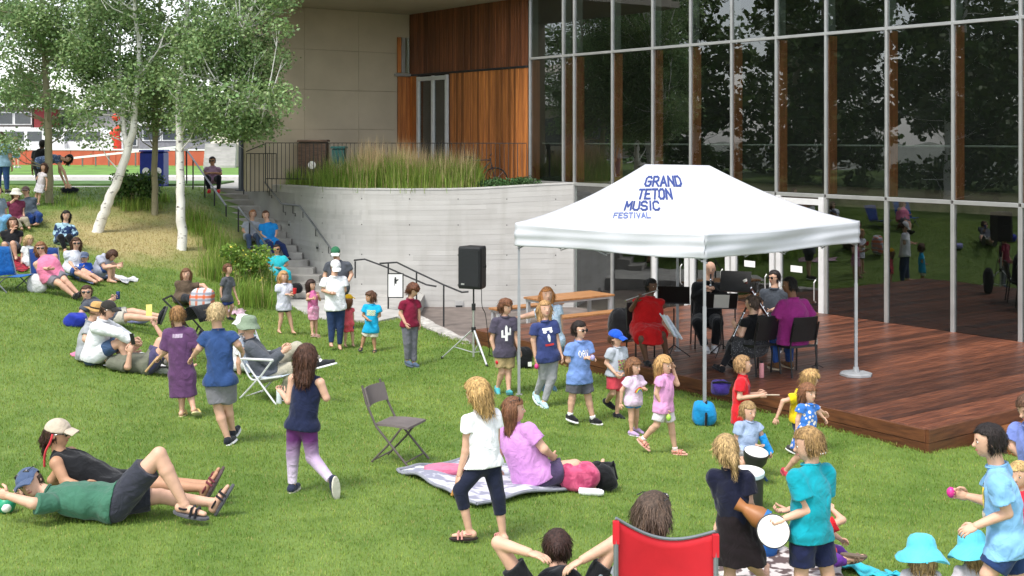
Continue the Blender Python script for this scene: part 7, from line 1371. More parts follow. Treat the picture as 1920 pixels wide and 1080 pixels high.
pp('bowed', 'woman in a lilac-grey top bowed over her phone with hair hanging down', H=1.66, Y=25.2, yaw=70, N_=(198, 478), P=(186, 508), hd=(211, 479), look=(75, -50), RA=((196, 502, -.3), (218, 499, 0)), LA=((208, 498, .3), (220, 496, 0)), LL=((212, 496, .3), (212, 520, 0)), RL=((206, 500, -.3), (206, 524, 0)), top=('tee', 'aeb2c2'), bot=('shorts', '34508a'), hair=('long', '4a3022', .85), group=G_SIT)
pp('edgeman', 'man in a light blue shirt and jeans standing at the left edge, seen from behind', H=1.74, Y=35.2, yaw=175, N_=(3, 270), P=(5, 306), hd=(2, 255), look=(170, 0), LL=((-3, 332, 0), (-2, 357, 0)), RL=((12, 332, 0), (13, 357, 0)), top=('tee', '9cc0da'), bot=('pants', '33507e'), hair=('short', '4a3a30'), shoes=('shoe', '44403c'), group=G_UP, gz=2.0)
pp('faraway', 'distant person in a white t-shirt and denim shorts walking along the far path', H=1.5, Y=55, yaw=170, N_=(29, 269), P=(30, 286), hd=(29, 261), look=(170, 0), LL=((27, 299, 0), (28, 312, 0)), RL=((34, 299, 0), (35, 312, 0)), top=('tee', 'e6e6ea'), bot=('shorts', '5a8ab0'), hair=('short', '8a6a48'), shoes=('shoe', 'c8c8cc'), group=G_UP, gz=2.07)
pp('pack', 'dark-haired person with a black backpack on the upper path', H=1.7, Y=39.5, yaw=-160, N_=(77, 281), P=(76, 311), hd=(80, 270), look=(-170, 0), LL=((72, 332, 0), (72, 352, 0)), RL=((80, 332, 0), (80, 352, 0)), top=('tee', '2a2c30'), bot=('pants', '3a3c44'), hair=('short', '1c1614'), skin='brown', shoes=('shoe', '333333'), group=G_UP, gz=2.0)
pp('bending', 'woman in a blue patterned blouse bending far over to a dark bag', H=1.66, Y=34.9, Lvec=(0, 1, 0), N_=(113, 295), P=(76, 303), hd=(129, 297), look=(.8, -.2, -.6), headU=(.6, 0, .8), RA=((120, 322, 0), (128, 345, 0)), LA=((112, 322, .3), (122, 345, .3)), LL=((84, 328, .2), (82, 353, 0)), RL=((80, 328, 0), (78, 354, 0)), foot=((1, 0, -.1), (1, 0, -.1)), top=('cap', '8fa3c4', ('dots', '46587c', 26, (.3, .4))), bot=('pants', '22242a'), hair=('bob', '1c1614', .35), shoes=('shoe', '333333'), group=G_UP, gz=2.0)
pp('whitedress', 'little girl in a white dress standing by the slim tan aspen', H=1.1, Y=32.2, yaw=-30, N_=(80, 324), P=(75, 350), hd=(82, 313), look=(-20, 0), RA=((68, 336, 0), (78, 322, -1)), LA=((88, 338, 0), (87, 352, 0)), LL=((74, 366, 0), (72, 381, 0)), RL=((68, 366, 0), (66, 381, 0)), top=('cap', 'd8d0d4'), dress=('e0dce4', .65, .13), hair=('bob', '4a3022', .4), shoes=('shoe', 'd8a8b0'), group=G_UP)
pp('edgeseat', 'person in pale blue jeans sitting at the left edge behind the black top', H=1.7, Y=26.5, yaw=60, N_=(-6, 372), P=(-4, 412), hd=(-4, 358), look=(60, 0), LL=((16, 408, -.5), (10, 432, 0)), RL=((8, 414, -.8), (2, 438, 0)), top=('tee', '7a8a98'), bot=('pants', '6fa4cc'), hair=('short', '5a4030'), group=G_SIT)
pp('whitehat', 'person in a white sun hat sitting beyond the man in the lawn chair', H=1.6, Y=17.6, yaw=100, N_=(456, 632), P=(448, 680), hd=(456, 606), look=(110, -5), LL=((490, 672, .4), (500, 694, 0)), RL=((480, 678, -.3), (492, 698, 0)), top=('tee', 'd4d6d8'), bot=('shorts', '8a8a90'), hair=('short', '9a9690'), hat=('bucket', 'd8d8d6'), group=G_SIT)
# ---- on the stairs
pp('topstair', 'man in a lilac shirt, dark trousers and red shoes sitting on the top step', H=1.74, Y=35.6, yaw=5, N_=(399, 312), P=(398, 338), hd=(398, 301), look=(5, -5), LA=((414, 326, 0), (402, 324, -1)), RA=((384, 326, 0), (396, 324, -1)), LL=((410, 333, -1), (410, 356, 0)), RL=((388, 333, -1), (392, 356, 0)), top=('tee', 'a888a4'), bot=('pants', '1c1d26'), hair=('short', '221a16'), glasses='on', skin='tan', shoes=('shoe', 'd8242a', 'b81c22'), group=G_STAIR, gz=None)
pp('stairgrey', 'red-haired woman in a grey t-shirt sitting on the stairs next to the blue shirt', H=1.66, Y=32.7, yaw=10, N_=(472, 415), P=(470, 444), hd=(474, 401), look=(20, 0), RA=((456, 432, 0), (466, 442, -1)), LA=((488, 430, 0), (478, 440, -1)), LL=((484, 442, -1), (486, 466, 0)), RL=((466, 444, -1), (468, 468, 0)), top=('tee', 'a8adb8'), bot=('pants', '4a5a78'), hair=('short', '9a6844'), shoes=('shoe', '44403c'), group=G_STAIR, gz=None)
pp('stairblue', 'bearded man in a bright blue shirt sitting on the stairs with a purple strap', H=1.78, Y=32.1, yaw=25, N_=(503, 418), P=(503, 452), hd=(498, 403), look=(10, 0), RA=((490, 438, 0), (503, 450, -1)), LA=((518, 436, 0), (512, 452, -1)), LL=((530, 462, -.8), (540, 484, 0)), RL=((506, 458, -1), (516, 484, 0)), top=('tee', '1d84cc'), bot=('pants', '22305c'), hair=('short', '5a3a26'), shoes=('shoe', '22242a', '333333'), group=G_STAIR, gz=None)
pp('stairteal', 'woman in a turquoise blouse and sunglasses sitting low on the stairs', H=1.66, Y=30.4, yaw=15, N_=(519, 480), P=(520, 508), hd=(519, 467), look=(5, 0), RA=((502, 497, 0), (518, 502, -1)), LA=((538, 496, 0), (524, 502, -1)), LL=((540, 512, -1), (546, 542, 0)), RL=((518, 514, -1), (524, 544, 0)), top=('tee', '2fb4c0', None, {'ease': .03}), bot=('capri', '2aa8b8'), hair=('bun', '2c1e1a'), glasses='on', skin='tan', shoes=('sandal', '333333', '333333'), group=G_STAIR, gz=None)
# ---- the wind quintet
pp('flute', 'flutist in a red dress sitting at the left of the quintet', H=1.66, Y=19.9, yaw=12, N_=(1219, 557), P=(1211, 618), hd=(1222, 536), look=(40, -4), RA=((1184, 580, 0), (1194, 562, -1)), LA=((1244, 574, 0), (1216, 562, -1)), LL=((1242, 628, -1), (1250, 664, .2)), RL=((1204, 636, -1), (1212, 676, .2)), fat=1.4, skin='dark', top=('cap', 'b8161a', None, {'hem': .02, 'ease': .02}), dress=('b8161a', .92, .12), hair=('bun', '14100e'), shoes=('shoe', '17181b', '17181b'), group=G_BAND, base=(2.1, 19.9, 0), gz=0.0, chair=True)
pp('oboe', 'bald man in black playing behind the front canopy leg', H=1.82, Y=20.7, yaw=0, N_=(1329, 528), P=(1326, 600), hd=(1332, 504), look=(-5, -12), RA=((1303, 556, 0), (1325, 544, -1)), LA=((1357, 556, 0), (1334, 542, -1)), LL=((1346, 606, -1), (1340, 648, 0)), RL=((1308, 606, -1), (1322, 650, 0)), fat=1.3, skin='light', top=('long', '121316', None, {'hem': .04, 'ease': .02}), bot=('pants', '121316', None, .02), hair=('bald', '2a1a14'), shoes=('shoe', 'c8c8cc', 'd8d8d8'), group=G_BAND, base=(3.3, 20.7, 0), gz=0.0, chair=True)
pp('clarinet', 'clarinetist in a black top and grey print skirt, seen from behind', H=1.64, Y=17.9, yaw=-150, N_=(1412, 592), P=(1416, 650), hd=(1409, 568), look=(-120, -10), LA=((1390, 628, 0), (1380, 612, .5)), RA=((1425, 630, .5), (1390, 625, .5)), LL=((1374, 652, .3), (1354, 688, 0)), RL=((1388, 654, .7), (1378, 680, .2)), skin='fair', top=('cap', '17181b', None, {'hem': .03}), bot=('leggings', '1c1c20'), dress=('3a3a3e', 1.0, .1, ('dots', '77777c', 40, (.3, .25))), hair=('bun', '5a4a42'), shoes=('shoe', '17181b', '17181b'), group=G_BAND, base=(3.55, 17.9, 0), gz=0.0, chair=True)
pp('bassoon', 'bassoonist with glasses in a dark grey shirt at the back of the quintet', H=1.78, Y=20.9, yaw=-30, N_=(1452, 541), P=(1452, 600), hd=(1451, 520), look=(-55, -4), RA=((1432, 572, 0), (1424, 590, -.5)), LA=((1470, 574, 0), (1446, 582, -.8)), LL=((1462, 612, -1), (1460, 650, 0)), RL=((1436, 612, -1), (1432, 652, 0)), skin='light', top=('tee', '3f444c'), bot=('pants', '1c1d22'), hair=('short', '221a18'), glasses='on', shoes=('shoe', '17181b'), group=G_BAND, base=(4.5, 20.9, 0), gz=0.0, chair=True)
pp('horn', 'horn player in a magenta shirt and jeans in a black chair, seen from behind', H=1.78, Y=18.35, yaw=-155, N_=(1488, 560), P=(1486, 634), hd=(1479, 534), look=(-95, -4), RA=((1524, 598, 0), (1505, 610, .8)), LA=((1452, 600, 0), (1446, 612, .6)), LL=((1452, 634, .4), (1456, 682, 0)), RL=((1480, 640, .9), (1480, 680, .2)), fat=1.3, skin='brown', top=('half', '8c2a72', None, {'hem': .05, 'ease': .022}), bot=('pants', '27447e'), hair=('short', '14100e'), shoes=('shoe', '6a4a30', 'c8b89c'), group=G_BAND, base=(4.2, 18.35, 0), gz=0.0, chair=True)

# ---- prints on shirts
mw, mr_, my = cloth_mat('e8e8e8'), cloth_mat('c43a3a'), cloth_mat('e8c832')
def cactus(u, v):
    if disc(u, v, 0, .75, .2, .2) or rect(u, v, -.2, .2, -.9, .75): return 0
    if rect(u, v, -.8, .0, -.5, -.2) or rect(u, v, -.85, -.5, -.5, .2) or disc(u, v, -.675, .2, .175, .2): return 0
    if rect(u, v, 0, .8, -.2, .1) or rect(u, v, .5, .85, -.2, .45) or disc(u, v, .675, .45, .175, .2): return 0
    return -1
decal(PP['cactus'], 'cactus_print', cactus, [mw], (.085, .12), up=-.16)
decal(PP['oay'], 'lettering', gtext('OAY'), [mw], (.085, .04), up=-.10, res=30)
bands = [cloth_mat(c) for c in ('d84a50', 'e8a040', 'e8d850', '58b868', '4a8ad0')]
def rainbow(u, v):
    r = math.hypot(u, v+.5)
    return -1 if v < -.4 or r > 1 or r < .4 else min(4, int((1-r)/.12))
decal(PP['rainbow'], 'rainbow_print', rainbow, bands, (.075, .07), up=-.15)
def deer(u, v):
    if disc(u, v, 0, -.1, .25, .4) or disc(u, v, -.5, .55, .28, .14) or disc(u, v, .5, .55, .28, .14) or rect(u, v, -.8, .8, .7, .92): return 0
    if rect(u, v, -.7, .7, -.9, -.65): return 1
    return -1
decal(PP['deer'], 'shirt_print', deer, [mw, mr_], (.09, .13), up=-.14)
decal(PP['bluecap'], 'shirt_print', lambda u, v: int((math.sin(u*7+v*3)+math.sin(v*9-u*2)+2)*.95), [cloth_mat('4f8a4a'), cloth_mat('c8a85a'), cloth_mat('3a5a7a'), cloth_mat('a84a3a')], (.065, .065), up=-.17)
decal(PP['cyan'], 'shirt_print', lambda u, v: 0 if math.sin(u*11)*math.sin(v*8) > -.1 else 1, [cloth_mat('d8c890'), cloth_mat('68b8c8')], (.08, .05), up=-.12)
decal(PP['purple'], 'back_print', lambda u, v: 0 if (math.sin(u*23) > -.6) else -1, [cloth_mat('b8a8bc')], (.06, .022), back=True, up=-.06, side=0)
decal(PP['rightboy'], 'shirt_print', lambda u, v: 0 if abs(u) < .8 else -1, [my], (.09, .07), up=-.13)
decal(PP['rightboy'], 'shirt_print', lambda u, v: 0, [cloth_mat('d8c8b0')], (.08, .03), up=-.215)
decal(PP['red'], 'shirt_print', lambda u, v: 0 if math.sin(u*8)*math.sin(v*7+1) > .1 else -1, [cloth_mat('8a2a5a')], (.06, .05), up=-.12)
# ================================================================== THINGS HELD, WORN OR LYING ABOUT
def W(k, side): return Vector(PP[k]['J'][side][2])
def hand_pt(k, side, d=.5):
    J = PP[k]['J'][side]; w, e = Vector(J[2]), Vector(J[1]); return w+(w-e).normalized()*.108*PP[k]['H']*d
for k, yw, lab in (('flute', 12, 'black chair under the flutist in red'), ('oboe', 0, 'black chair under the bald player in black'), ('clarinet', -150, 'black chair under the clarinetist'), ('bassoon', -30, 'black chair under the bassoonist at the back'), ('horn', -155, 'black chair under the horn player in magenta')):
    q = PP[k]['p']; F = Vector(yawv_(yw)); band_chair(lab, q[0]-F.x*.02, q[1]-F.y*.02, yw)
f0 = PP['flute']['p']; a_ = atz(1262, 668, 0); st1 = music_stand('music stand with a white cloth hanging from it beside the red dress', a_.x, a_.y-.1, .88, 170, 35)
a_ = atz(1352, 668, 0); st2 = music_stand('music stand holding a white page in front of the bald player', a_.x, a_.y, .78, 175, 40, True)
a_ = atz(1398, 678, 0); music_stand('black music stand in front of the bassoonist', a_.x, a_.y+.9, 1.0, -20, 20)
cl = empty('white_cloth', at(1250, 600, 18.6), 'white cloth draped over the flutist\'s music stand', 'cloth'); MB().sheet(lambda u, v: at(1236+16*u+28*v, 588+4*u+44*v, 18.35)+Vector((0, .03*math.sin(9*u+3*v), .01*math.sin(14*u))), 10, 12, .004).build('fabric', cloth_mat('d4d8e6'), cl, smooth='all')
# instruments
m_silver = mat('silver_tube', (.7, .71, .72), .2, .03, metal=.9); m_ebony = mat('ebony', (.015, .014, .014), .3, .1); m_maple = mat('red_maple', (.10, .022, .014), .3, .2)
def instrument(nm, label, a, b, r, m, rings=4, bell=0):
    a, b = Vector(a), Vector(b); e = empty(nm, (a+b)/2, label, nm.split('_')[-1]); MB().tube([a, a.lerp(b, .5), b] if not bell else [a, a.lerp(b, .8), b], [r, r, r] if not bell else [r, r*1.05, r*bell], 10).build('tube', m, e, smooth=True)
    for i in range(rings): q = a.lerp(b, (i+1)/(rings+1)); d = (b-a).normalized(); MB().tube([q-d*.008, q+d*.008], r*1.35, 8).build('key_ring', m_silver, e)
    MB().tube([a.lerp(b, .2)+Vector((0, -r*1.4, 0)), a.lerp(b, .85)+Vector((0, -r*1.4, 0))], r*.3, 6).build('key_rod', m_silver, e)
w1, w2 = hand_pt('flute', 'r'), hand_pt('flute', 'l'); mo = Vector(PP['flute']['hp'](0, .42, -.27)); d = (mo-w1).normalized(); instrument('silver_flute', 'silver flute held up by the player in the red dress', mo+d*.04, mo-d*.64, .011, m_silver)
mo = Vector(PP['oboe']['hp'](0, .42, -.27)); instrument('black_oboe', 'black oboe played by the bald man', mo, (hand_pt('oboe', 'l')+hand_pt('oboe', 'r'))/2+Vector((0, -.1, -.32)), .014, m_ebony, 5, 1.6)
mo = Vector(PP['clarinet']['hp'](0, .42, -.27)); instrument('black_clarinet', 'black clarinet pointing down beside the print skirt', mo, at(1370, 640, PP['clarinet']['Y']-.15), .015, m_ebony, 5, 2.0)
instrument('dark_bassoon', 'long dark red bassoon slanting up behind the clarinetist', at(1398, 528, 20.0), at(1452, 612, 20.0), .035, m_maple, 6); MB().tube([at(1398, 528, 20.0), at(1396, 524, 20.0)], .036, 10).build('white_ring', mat('ivory', (.75, .73, .68), .4), bpy.data.objects.get('dark_bassoon'))
q = atz(1531, 690, 0); hs_ = empty('instrument_on_stand', q, 'spare black clarinet standing upright on the deck behind the magenta player', 'clarinet'); MB().tube([q+UP*.03, q+UP*.1, q+UP*.42], [.03, .016, .014], 10).build('tube', m_ebony, hs_, smooth=True); MB().tube([q+UP*.36, q+UP*.44], .018, 8).build('key_ring', m_silver, hs_)
for a in (0, 2.1, 4.2): MB().tube([q+UP*.05, q+Vector((math.cos(a)*.1, math.sin(a)*.1, .008))], .006, 5).build('peg_leg', m_bl, hs_)
q = atz(1428, 708, 0); bt = empty('water_bottle', q, 'pink water bottle on the deck by the black chair', 'bottle'); MB().lathe(q, [(.001, 0), (.034, .002), (.036, .02), (.036, .19), (.03, .21), (.022, .215)], 16).build('bottle', mat('pink_bottle', (.62, .26, .28), .4), bt, smooth=True); MB().lathe(q+UP*.215, [(.024, 0), (.024, .025), (.001, .028)], 12).build('cap', m_bl, bt)
q = atz(1165, 640, 0); lump('instrument_case', 'black instrument case standing behind the boy in the blue cap', 'case', (q.x, q.y, 0), (.42, .22, .55), m_blkc, seed=11)
# drums
m_skin = mat('drum_skin', (.78, .77, .72), .5, .05, 5); m_dshell = mat('drum_shell', (.03, .03, .032), .4, .1); m_wshell = mat('drum_wood', (.30, .12, .04), .45, .2, 4)
def drum(nm, label, c, ax, r, h, ms, foot=0, hoop=m_dshell):
    ax = Vector(ax).normalized(); u = Vector((0, 1, 0)) if abs(ax.y) < .8 else Vector((1, 0, 0)); a = u.cross(ax).normalized(); b = ax.cross(a); e = empty(nm, c, label, 'drum'); c = Vector(c)
    prof = [(r*.97, 0), (r*.98, -h*.3), (r*.62, -h*.62), (r*.45, -h*.75), (r*.62, -h)] if foot else [(r*.98, 0), (r*.98, -h)]
    MB().lathe(c, list(reversed(prof)), 28, a, b, ax).build('shell', ms, e, smooth=True); MB().lathe(c, [(r*1.04, -.03), (r*1.05, -.02), (r*1.05, .004), (r*.98, .006)], 28, a, b, ax).build('hoop', hoop, e, smooth=True); MB().lathe(c, [(r*.985, .0085), (r*.5, .0105), (.001, .011)], 28, a, b, ax).build('drumhead', m_skin, e, smooth=True)
    return e, a, b
Yd = PP['drumboy']['Y']; drum('goblet_drum', 'white-headed goblet drum between the knees of the boy with the cast', at(1418, 848, Yd-.35), (.12, -.25, 1), .125, .28, m_dshell, 1)
p = at(1402, 884, 11.6); drum('black_drum', 'black drum with a pale rim band standing on the grass behind the ponytail', (p.x, p.y, p.z), (.0, -.1, 1), .15, .36, m_dshell, 0, mat('pale_hoop', (.55, .68, .75), .5)); 
yt = onlawn(1417, 922); ty = empty('yellow_toy', yt, 'small yellow toy on the grass by the black drum', 'toy'); mb = MB(); [mb.ell((yt.x+dx, yt.y, yt.z+.03), .03, .03, .028, 10, 6) for dx in (-.03, .025)]; mb.build('balls', mat('yellow_plastic', (.75, .6, .05), .4), ty, smooth=True)
Yt = PP['teal']['Y']; e, a, b = drum('hand_drum', 'round white-headed hand drum held by the boy in teal', at(1450, 996, Yt-.12), (-.12, -.95, .28), .105, .09, m_dshell)
dj = at(1424, 955, Yt+.25); drum('carved_djembe', 'brown goblet drum held between the two children in the foreground', at(1436, 978, Yt+.05), (.8, -.3, -.45), .075, .22, m_wshell, 1, mat('blue_hoop', (.03, .16, .42), .5))
# arm cast
J = PP['drumboy']['J']['l']; e_, w_2 = Vector(J[1]), Vector(J[2]); MB().tube([e_.lerp(w_2, .12), e_.lerp(w_2, .6), w_2+(w_2-e_)*.25], [.045, .042, .045], 14).build('arm_cast', cloth_mat('1f8fd6'), PP['drumboy']['root'], smooth=True)
# small held objects
def held(nm, label, c, mb, m, cat): e = empty(nm, c, label, cat); mb.build('body', m, e, smooth=True); return e
c = hand_pt('card', 'l', .9); held('yellow_card', 'pale yellow card held up in front of the purple-shirted boy', c, MB().frame(c+Vector((0, -.03, .10)), (1, 0, 0), (0, 1, 0), UP, (.085, .004, .16)), cloth_mat('e8d880'), 'card')
c = hand_pt('phone', 'r', .7); held('mobile_phone', 'dark phone held by the man lying in khaki', c, MB().frame(c+Vector((.03, -.02, .07)), (.8, -.5, .2), (.5, .8, 0), (-.2, 0, 1), (.075, .01, .15)), m_bl, 'phone')
c = hand_pt('purple', 'l', .6); held('wooden_stick', 'wooden stick in the hand of the purple-shirted boy', c, MB().tube([c+Vector((.02, .0, .04)), c+Vector((-.13, .0, -.14))], .014, 8), mat('stick_wood', (.55, .36, .17), .6), 'stick')
c = hand_pt('white', 'l', .8); held('wooden_shaker', 'small orange-brown shaker in the hand of the girl in white', c, MB().tube([c+Vector((.03, .0, .05)), c+Vector((0, 0, 0)), c+Vector((-.03, 0, -.05))], [.014, .024, .012], 10), mat('shaker_wood', (.5, .24, .06), .5), 'shaker')
for k, s, col, lab in (('cactus', 'r', 'd8243a', 'red egg shaker in the hand of the boy with the cactus shirt'), ('deer', 'r', 'e0408a', 'pink egg shaker in the hand of the girl in grey leggings'), ('rightboy', 'r', 'd83a90', 'pink egg shaker held out by the boy in light blue'), ('oay', 'l', 'a8a0d0', 'lilac egg shaker in the hand of the boy with sunglasses'), ('pinkgirl', 'r', 'a8d858', 'lime egg shaker in the hand of the striding girl in pink')):
    c = hand_pt(k, s, .75); held('egg_shaker', lab, c, MB().ell(c+Vector((0, -.02, 0)), .03, .03, .038), mat('egg_'+col, col, .35), 'shaker')
c = hand_pt('greygirl', 'l', .7); held('red_cup', 'red cup held by the girl in pale grey', c, MB().lathe(c, [(.001, -.05), (.03, -.05), (.04, .06), (.036, .06)], 14), mat('cup_red', (.65, .03, .04), .35), 'cup')
c = hand_pt('recliner', 'l', .7); held('drink_can', 'dark blue can in the hand of the reclining man', c, MB().lathe(c, [(.001, -.05), (.03, -.05), (.033, -.04), (.033, .06), (.028, .075), (.001, .075)], 14), mat('can_blue', (.03, .06, .20), .3, metal=.4), 'can')
c = hand_pt('red', 'r', .7); held('thin_stick', 'thin stick held by the boy in the red t-shirt', c, MB().tube([c-Vector((.02, 0, 0)), c+Vector((.14, 0, 0))], .006, 6), mat('stick_pale', (.6, .5, .38), .6), 'stick')
# backpack of the person on the path
q = Vector(PP['pack']['n']); F = Vector(PP['pack']['F']); lump('black_backpack', 'black backpack worn by the person on the upper path', 'backpack', q-F*.22-UP*.48, (.34, .24, .5), m_blkc, seed=2)
# ---- blankets and bags on the grass
def blanket(nm, label, pxs, m, m2=None, lift=.02, sub=14, seed=0):
    """cloth quad given by four photo corners, laid on the terrain with folds"""
    C = [onlawn(*q) for q in pxs]; rs = random.Random(seed); k = [rs.uniform(0, 6) for _ in range(5)]
    def fn(u, v):
        q = C[0].lerp(C[1], u).lerp(C[3].lerp(C[2], u), v); q.x += .03*math.sin(9*v+k[0])*(1 if u in (0, 1) else .3); q.y += .05*math.sin(7*u+k[1])*(1 if v in (0, 1) else .2)
        q.z = ground(q.x, q.y)+lift+.022*(1+math.sin(8*u+5*v+k[2])*math.sin(6*v-3*u+k[3]))+.012*math.sin(17*u+k[4]+4*v); return q
    e = empty(nm, C[0], label, 'blanket'); MB().sheet(fn, sub*2, sub*2, .01).build('cloth', m, e, smooth='all')
    if m2:
        for a, b in ((0, 0), (0, 1), (1, 0), (1, 1)): MB().tube([fn(i/20 if a == 0 else b, b if a == 0 else i/20)+UP*.004 for i in range(21)], .016, 6).build('hem', m2, e, smooth=True)
    return e
def pattern_mat(name, c1, c2, sc, lo=.48, hi=.54):
    m = mat(name, c1, .75, .05, 3, .2, 12); t = m.node_tree; L = t.links; b = t.nodes['Principled BSDF']; old = b.inputs['Base Color'].links[0].from_socket; n = N(t, 'ShaderNodeTexNoise'); n.inputs['Scale'].default_value = sc; n.inputs['Detail'].default_value = 2
    mr = N(t, 'ShaderNodeMapRange'); mr.inputs[1].default_value = lo; mr.inputs[2].default_value = hi; mx = N(t, 'ShaderNodeMix', data_type='RGBA'); L.new(old, mx.inputs[6]); mx.inputs[7].default_value = (*srgb(c2), 1); tc = N(t, 'ShaderNodeTexCoord'); L.new(tc.outputs['Object'], n.inputs['Vector']); L.new(n.outputs['Fac'], mr.inputs[0]); L.new(mr.outputs[0], mx.inputs[0]); L.new(mx.outputs[2], b.inputs['Base Color']); return m
blanket('picnic_blanket', 'silver and white patterned picnic blanket under the woman in pink', [(742, 884), (890, 955), (1120, 912), (880, 866)], pattern_mat('silver_blanket', 'c9c9d2', '8f90a0', 7), cloth_mat('8a8c96'), seed=1)
p = onlawn(838, 893); lump('pink_cloth', 'crumpled pink cloth on the silver blanket', 'cloth', (p.x, p.y, p.z+.03), (.42, .26, .08), cloth_mat('d0708c'), seed=4)
p = onlawn(1084, 921); lump('pink_jacket', 'pink jacket heaped against the black backpack', 'jacket', (p.x, p.y, p.z+.01), (.40, .3, .26), cloth_mat('c8567a', ('noise', 'a03a5c', 12, (.45, .6))), seed=6)
p = onlawn(1126, 919); e = lump('black_backpack', 'black backpack lying at the edge of the silver blanket', 'backpack', (p.x, p.y, p.z), (.32, .28, .26), m_blkc, seed=8); strap(e, [(p.x+.06, p.y-.05, p.z+.2), (p.x+.12, p.y-.02, p.z+.28), (p.x+.16, p.y+.02, p.z+.1)], .014, m_blkc)
p = onlawn(1108, 930); e = empty('white_bottle', p, 'white bottle lying in front of the black backpack', 'bottle'); MB().tube([p+Vector((-.11, .02, .035)), p+Vector((.07, -.02, .035)), p+Vector((.1, -.025, .035)), p+Vector((.12, -.03, .035))], [.036, .036, .03, .02], 14).build('body', mat('white_plastic', (.8, .81, .82), .3), e, smooth=True)
p = onlawn(523, 757); e = empty('water_bottle', p, 'clear water bottle standing by the lawn chair', 'bottle'); MB().lathe(p, [(.001, 0), (.034, .0), (.036, .02), (.033, .1), (.036, .17), (.02, .205), (.013, .21)], 14).build('body', mat('pet_plastic', (.62, .68, .7), .15, .05, spec=.7), e, smooth=True); MB().lathe(p+UP*.21, [(.015, 0), (.015, .02), (.001, .021)], 10).build('cap', m_paper, e)
p = onlawn(12, 962); e = empty('green_ball', p, 'green and white can-shaped ball beside the lying man\'s elbow', 'ball'); MB().ell(p+UP*.07, .075, .075, .075, 16, 12).build('ball', mat('ball_green', (.02, .30, .16), .4), e, smooth=True); MB().ell(p+UP*.07+Vector((.015, -.035, -.01)), .046, .046, .046, 14, 10).build('patch', m_paper, e, smooth=True)
for nm, lab, px, py, size, col, cat, sd in (('blue_bag', 'royal blue bag on the grass behind the reclining man', 143, 612, (.36, .3, .22), '24359a', 'bag', 1), ('lavender_pouch', 'lavender pouch lying by the reclining man\'s legs', 252, 606, (.5, .26, .17), '8f92c4', 'pouch', 2), ('tote_bag', 'white tote bag with dark print beside the pink woman', 70, 548, (.36, .2, .34), 'd8d8dc', 'bag', 3), ('blue_blanket_roll', 'bright blue bundle beside the maroon top on the bank', 60, 420, (.5, .35, .2), '2450b0', 'bundle', 4), ('dark_bag', 'dark bag on the crest that the bending woman reaches for', 130, 362, (.48, .3, .18), '20242e', 'bag', 5), ('black_stair_bag', 'small black bag standing on the lowest stair', 556, 536, (.28, .2, .24), '1a1a1e', 'bag', 6), ('green_box', 'pale box on the grass behind the purple-shirted boy', 310, 700, (.3, .24, .1), 'c8d0c0', 'box', 7), ('rose_cloth', 'rose cloth on the grass beside the white long sleeve', 158, 668, (.4, .3, .07), 'd07a9c', 'cloth', 9), ('white_stroller_bag', 'white bag on the grass beside the stroller wheel', 452, 690, (.3, .2, .22), 'd0d2d6', 'bag', 10), ('blue_backpack', 'blue backpack on the patterned rug behind the navy dress', 1425, 1045, (.3, .25, .34), '1f5aa0', 'backpack', 12)):
    p = onlawn(px, py)
    if nm == 'black_stair_bag': p = at(px, py, 29.9); p.z = -.30
    lump(nm, lab, cat, (p.x, p.y, p.z-.01), size, cloth_mat(col), seed=sd)
blanket('red_blanket', 'red patterned blanket under the toddlers at far left', [(0, 492), (40, 512), (70, 500), (30, 482)], pattern_mat('red_blanket', 'a82038', '6a1828', 9), seed=2)
blanket('white_towel', 'white towel spread in front of the bowed woman', [(196, 524), (236, 534), (262, 526), (214, 518)], cloth_mat('dcdcde'), seed=3)
blanket('slate_blanket', 'slate blue blanket under the woman with stretched legs', [(108, 510), (170, 536), (215, 520), (140, 500)], cloth_mat('5a6c8c'), seed=4)
blanket('rose_blanket', 'pale rose blanket spread behind the boy in grey', [(425, 588), (452, 596), (462, 584), (434, 578)], cloth_mat('c8a8b8'), seed=5)
blanket('white_blanket', 'white blanket under the group with the straw hat', [(200, 690), (330, 700), (345, 672), (230, 664)], cloth_mat('cfcfcf'), seed=6)
blanket('floral_rug', 'white and brown patterned rug behind the teal boy', [(1330, 1090), (1600, 1110), (1560, 1040), (1400, 1030)], pattern_mat('floral_rug', 'c8c0bc', '5a4a48', 9), seed=7)
blanket('aqua_towel', 'aqua towel at the lower right by the purple leggings', [(1560, 1066), (1650, 1098), (1690, 1090), (1580, 1056)], cloth_mat('3ab4c4'), seed=8)
blanket('aqua_towel', 'aqua towel in front of the child in the sun hat', [(1640, 1092), (1700, 1110), (1760, 1100), (1670, 1080)], cloth_mat('38b0c4'), seed=9)
# plaid blanket and stroller
def plaid_mat():
    m = mat('plaid', 'c4c6ce', .8, .06, 6, .3, 14); t = m.node_tree; L = t.links; b = t.nodes['Principled BSDF']; o = b.inputs['Base Color'].links[0].from_socket; tc = N(t, 'ShaderNodeTexCoord')
    for ax, c, sc, lo, hi in (('X', 'd0622c', 2.2, .72, .8), ('Z', '7f8694', 2.6, .7, .78), ('Z', 'cf5f2a', 1.3, .86, .92)):
        w = N(t, 'ShaderNodeTexWave', bands_direction=ax); w.inputs['Scale'].default_value = sc; w.inputs['Distortion'].default_value = 1.0; L.new(tc.outputs['Object'], w.inputs[0]); mr = N(t, 'ShaderNodeMapRange'); mr.inputs[1].default_value = lo; mr.inputs[2].default_value = hi; mr.inputs[4].default_value = .8; L.new(w.outputs['Fac'], mr.inputs[0])
        x = N(t, 'ShaderNodeMix', data_type='RGBA'); L.new(o, x.inputs[6]); x.inputs[7].default_value = (*srgb(c), 1); L.new(mr.outputs[0], x.inputs[0]); o = x.outputs[2]
    L.new(o, b.inputs['Base Color']); return m
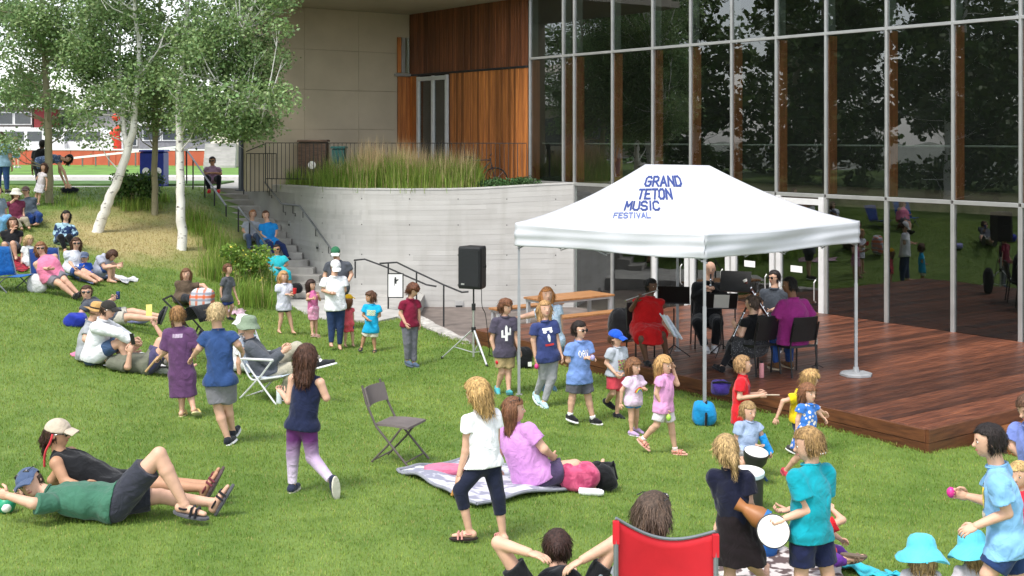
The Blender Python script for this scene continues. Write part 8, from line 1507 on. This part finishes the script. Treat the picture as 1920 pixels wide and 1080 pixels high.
p = onlawn(384, 594); e = lump('plaid_blanket', 'orange and grey plaid blanket heaped over the stroller', 'blanket', (p.x, p.y-.2, p.z+.06), (.46, .36, .5), plaid_mat(), seed=13)
p = onlawn(378, 690); p.y = 18.6; p.x = (378-CX)*18.6/FPX; p.z = ground(p.x, p.y); r = empty('baby_stroller', p, 'black baby stroller behind the two boys walking away', 'stroller'); m_strf = cloth_mat('1d1f22')
def T(f, l, u): return p+Vector((f, l, u))
MB().sheet(lambda u, v: T(-.30+.34*u*1.0+.25*v, -.24+.48*v*0+.48*(v), .45+.42*math.sin(math.pi*(.15+.7*u))), 10, 6, .01).build('canopy', m_strf, r, smooth='all')
MB().sheet(lambda u, v: T(-.05+.34*u, -.2+.4*v, .48-.3*u*(1-u)*2-.05*math.sin(math.pi*v)), 8, 5, .02).build('seat', m_strf, r, smooth='all')
for s in (-1, 1):
    MB().tube([T(-.52, .22*s, .98), T(-.40, .22*s, .86), T(.0, .22*s, .40), T(.34, .20*s, .16)], .014, 8).build('frame_tube', m_bl, r); MB().tube([T(-.28, .24*s, .14), T(-.1, .22*s, .52)], .014, 8).build('frame_tube', m_bl, r)
MB().tube([T(-.52, -.22, .98), T(-.52, .22, .98)], .017, 8).build('handle', m_bl, r)
for f, l, rr in ((-.28, -.27, .17), (-.28, .27, .17), (.36, 0, .13)):
    c = T(f, l, rr); w = MB().tube([c+Vector((math.cos(q)*rr*.9, 0, math.sin(q)*rr*.9)) for q in np.linspace(0, 2*math.pi, 25)], .022, 6, caps=False).build('wheel', m_tyre, r); k = MB(); [k.tube([c, c+Vector((math.cos(q*1.047)*rr*.88, 0, math.sin(q*1.047)*rr*.88))], .006, 4) for q in range(6)]; k.build('spokes', m_alu, w)

# red retainer cord of the tan cap's sunglasses
I = PP['tanwoman']; h_ = I['hp']; MB().tube(catmull([h_(-.40, -.05, .05), h_(-.42, -.12, -.25), h_(-.32, -.32, -.62), h_(-.2, -.42, -.95), h_(-.1, -.45, -1.3)], 5), .010, 6).build('sunglass_cord', cloth_mat('d84048'), I['root'], smooth=True)
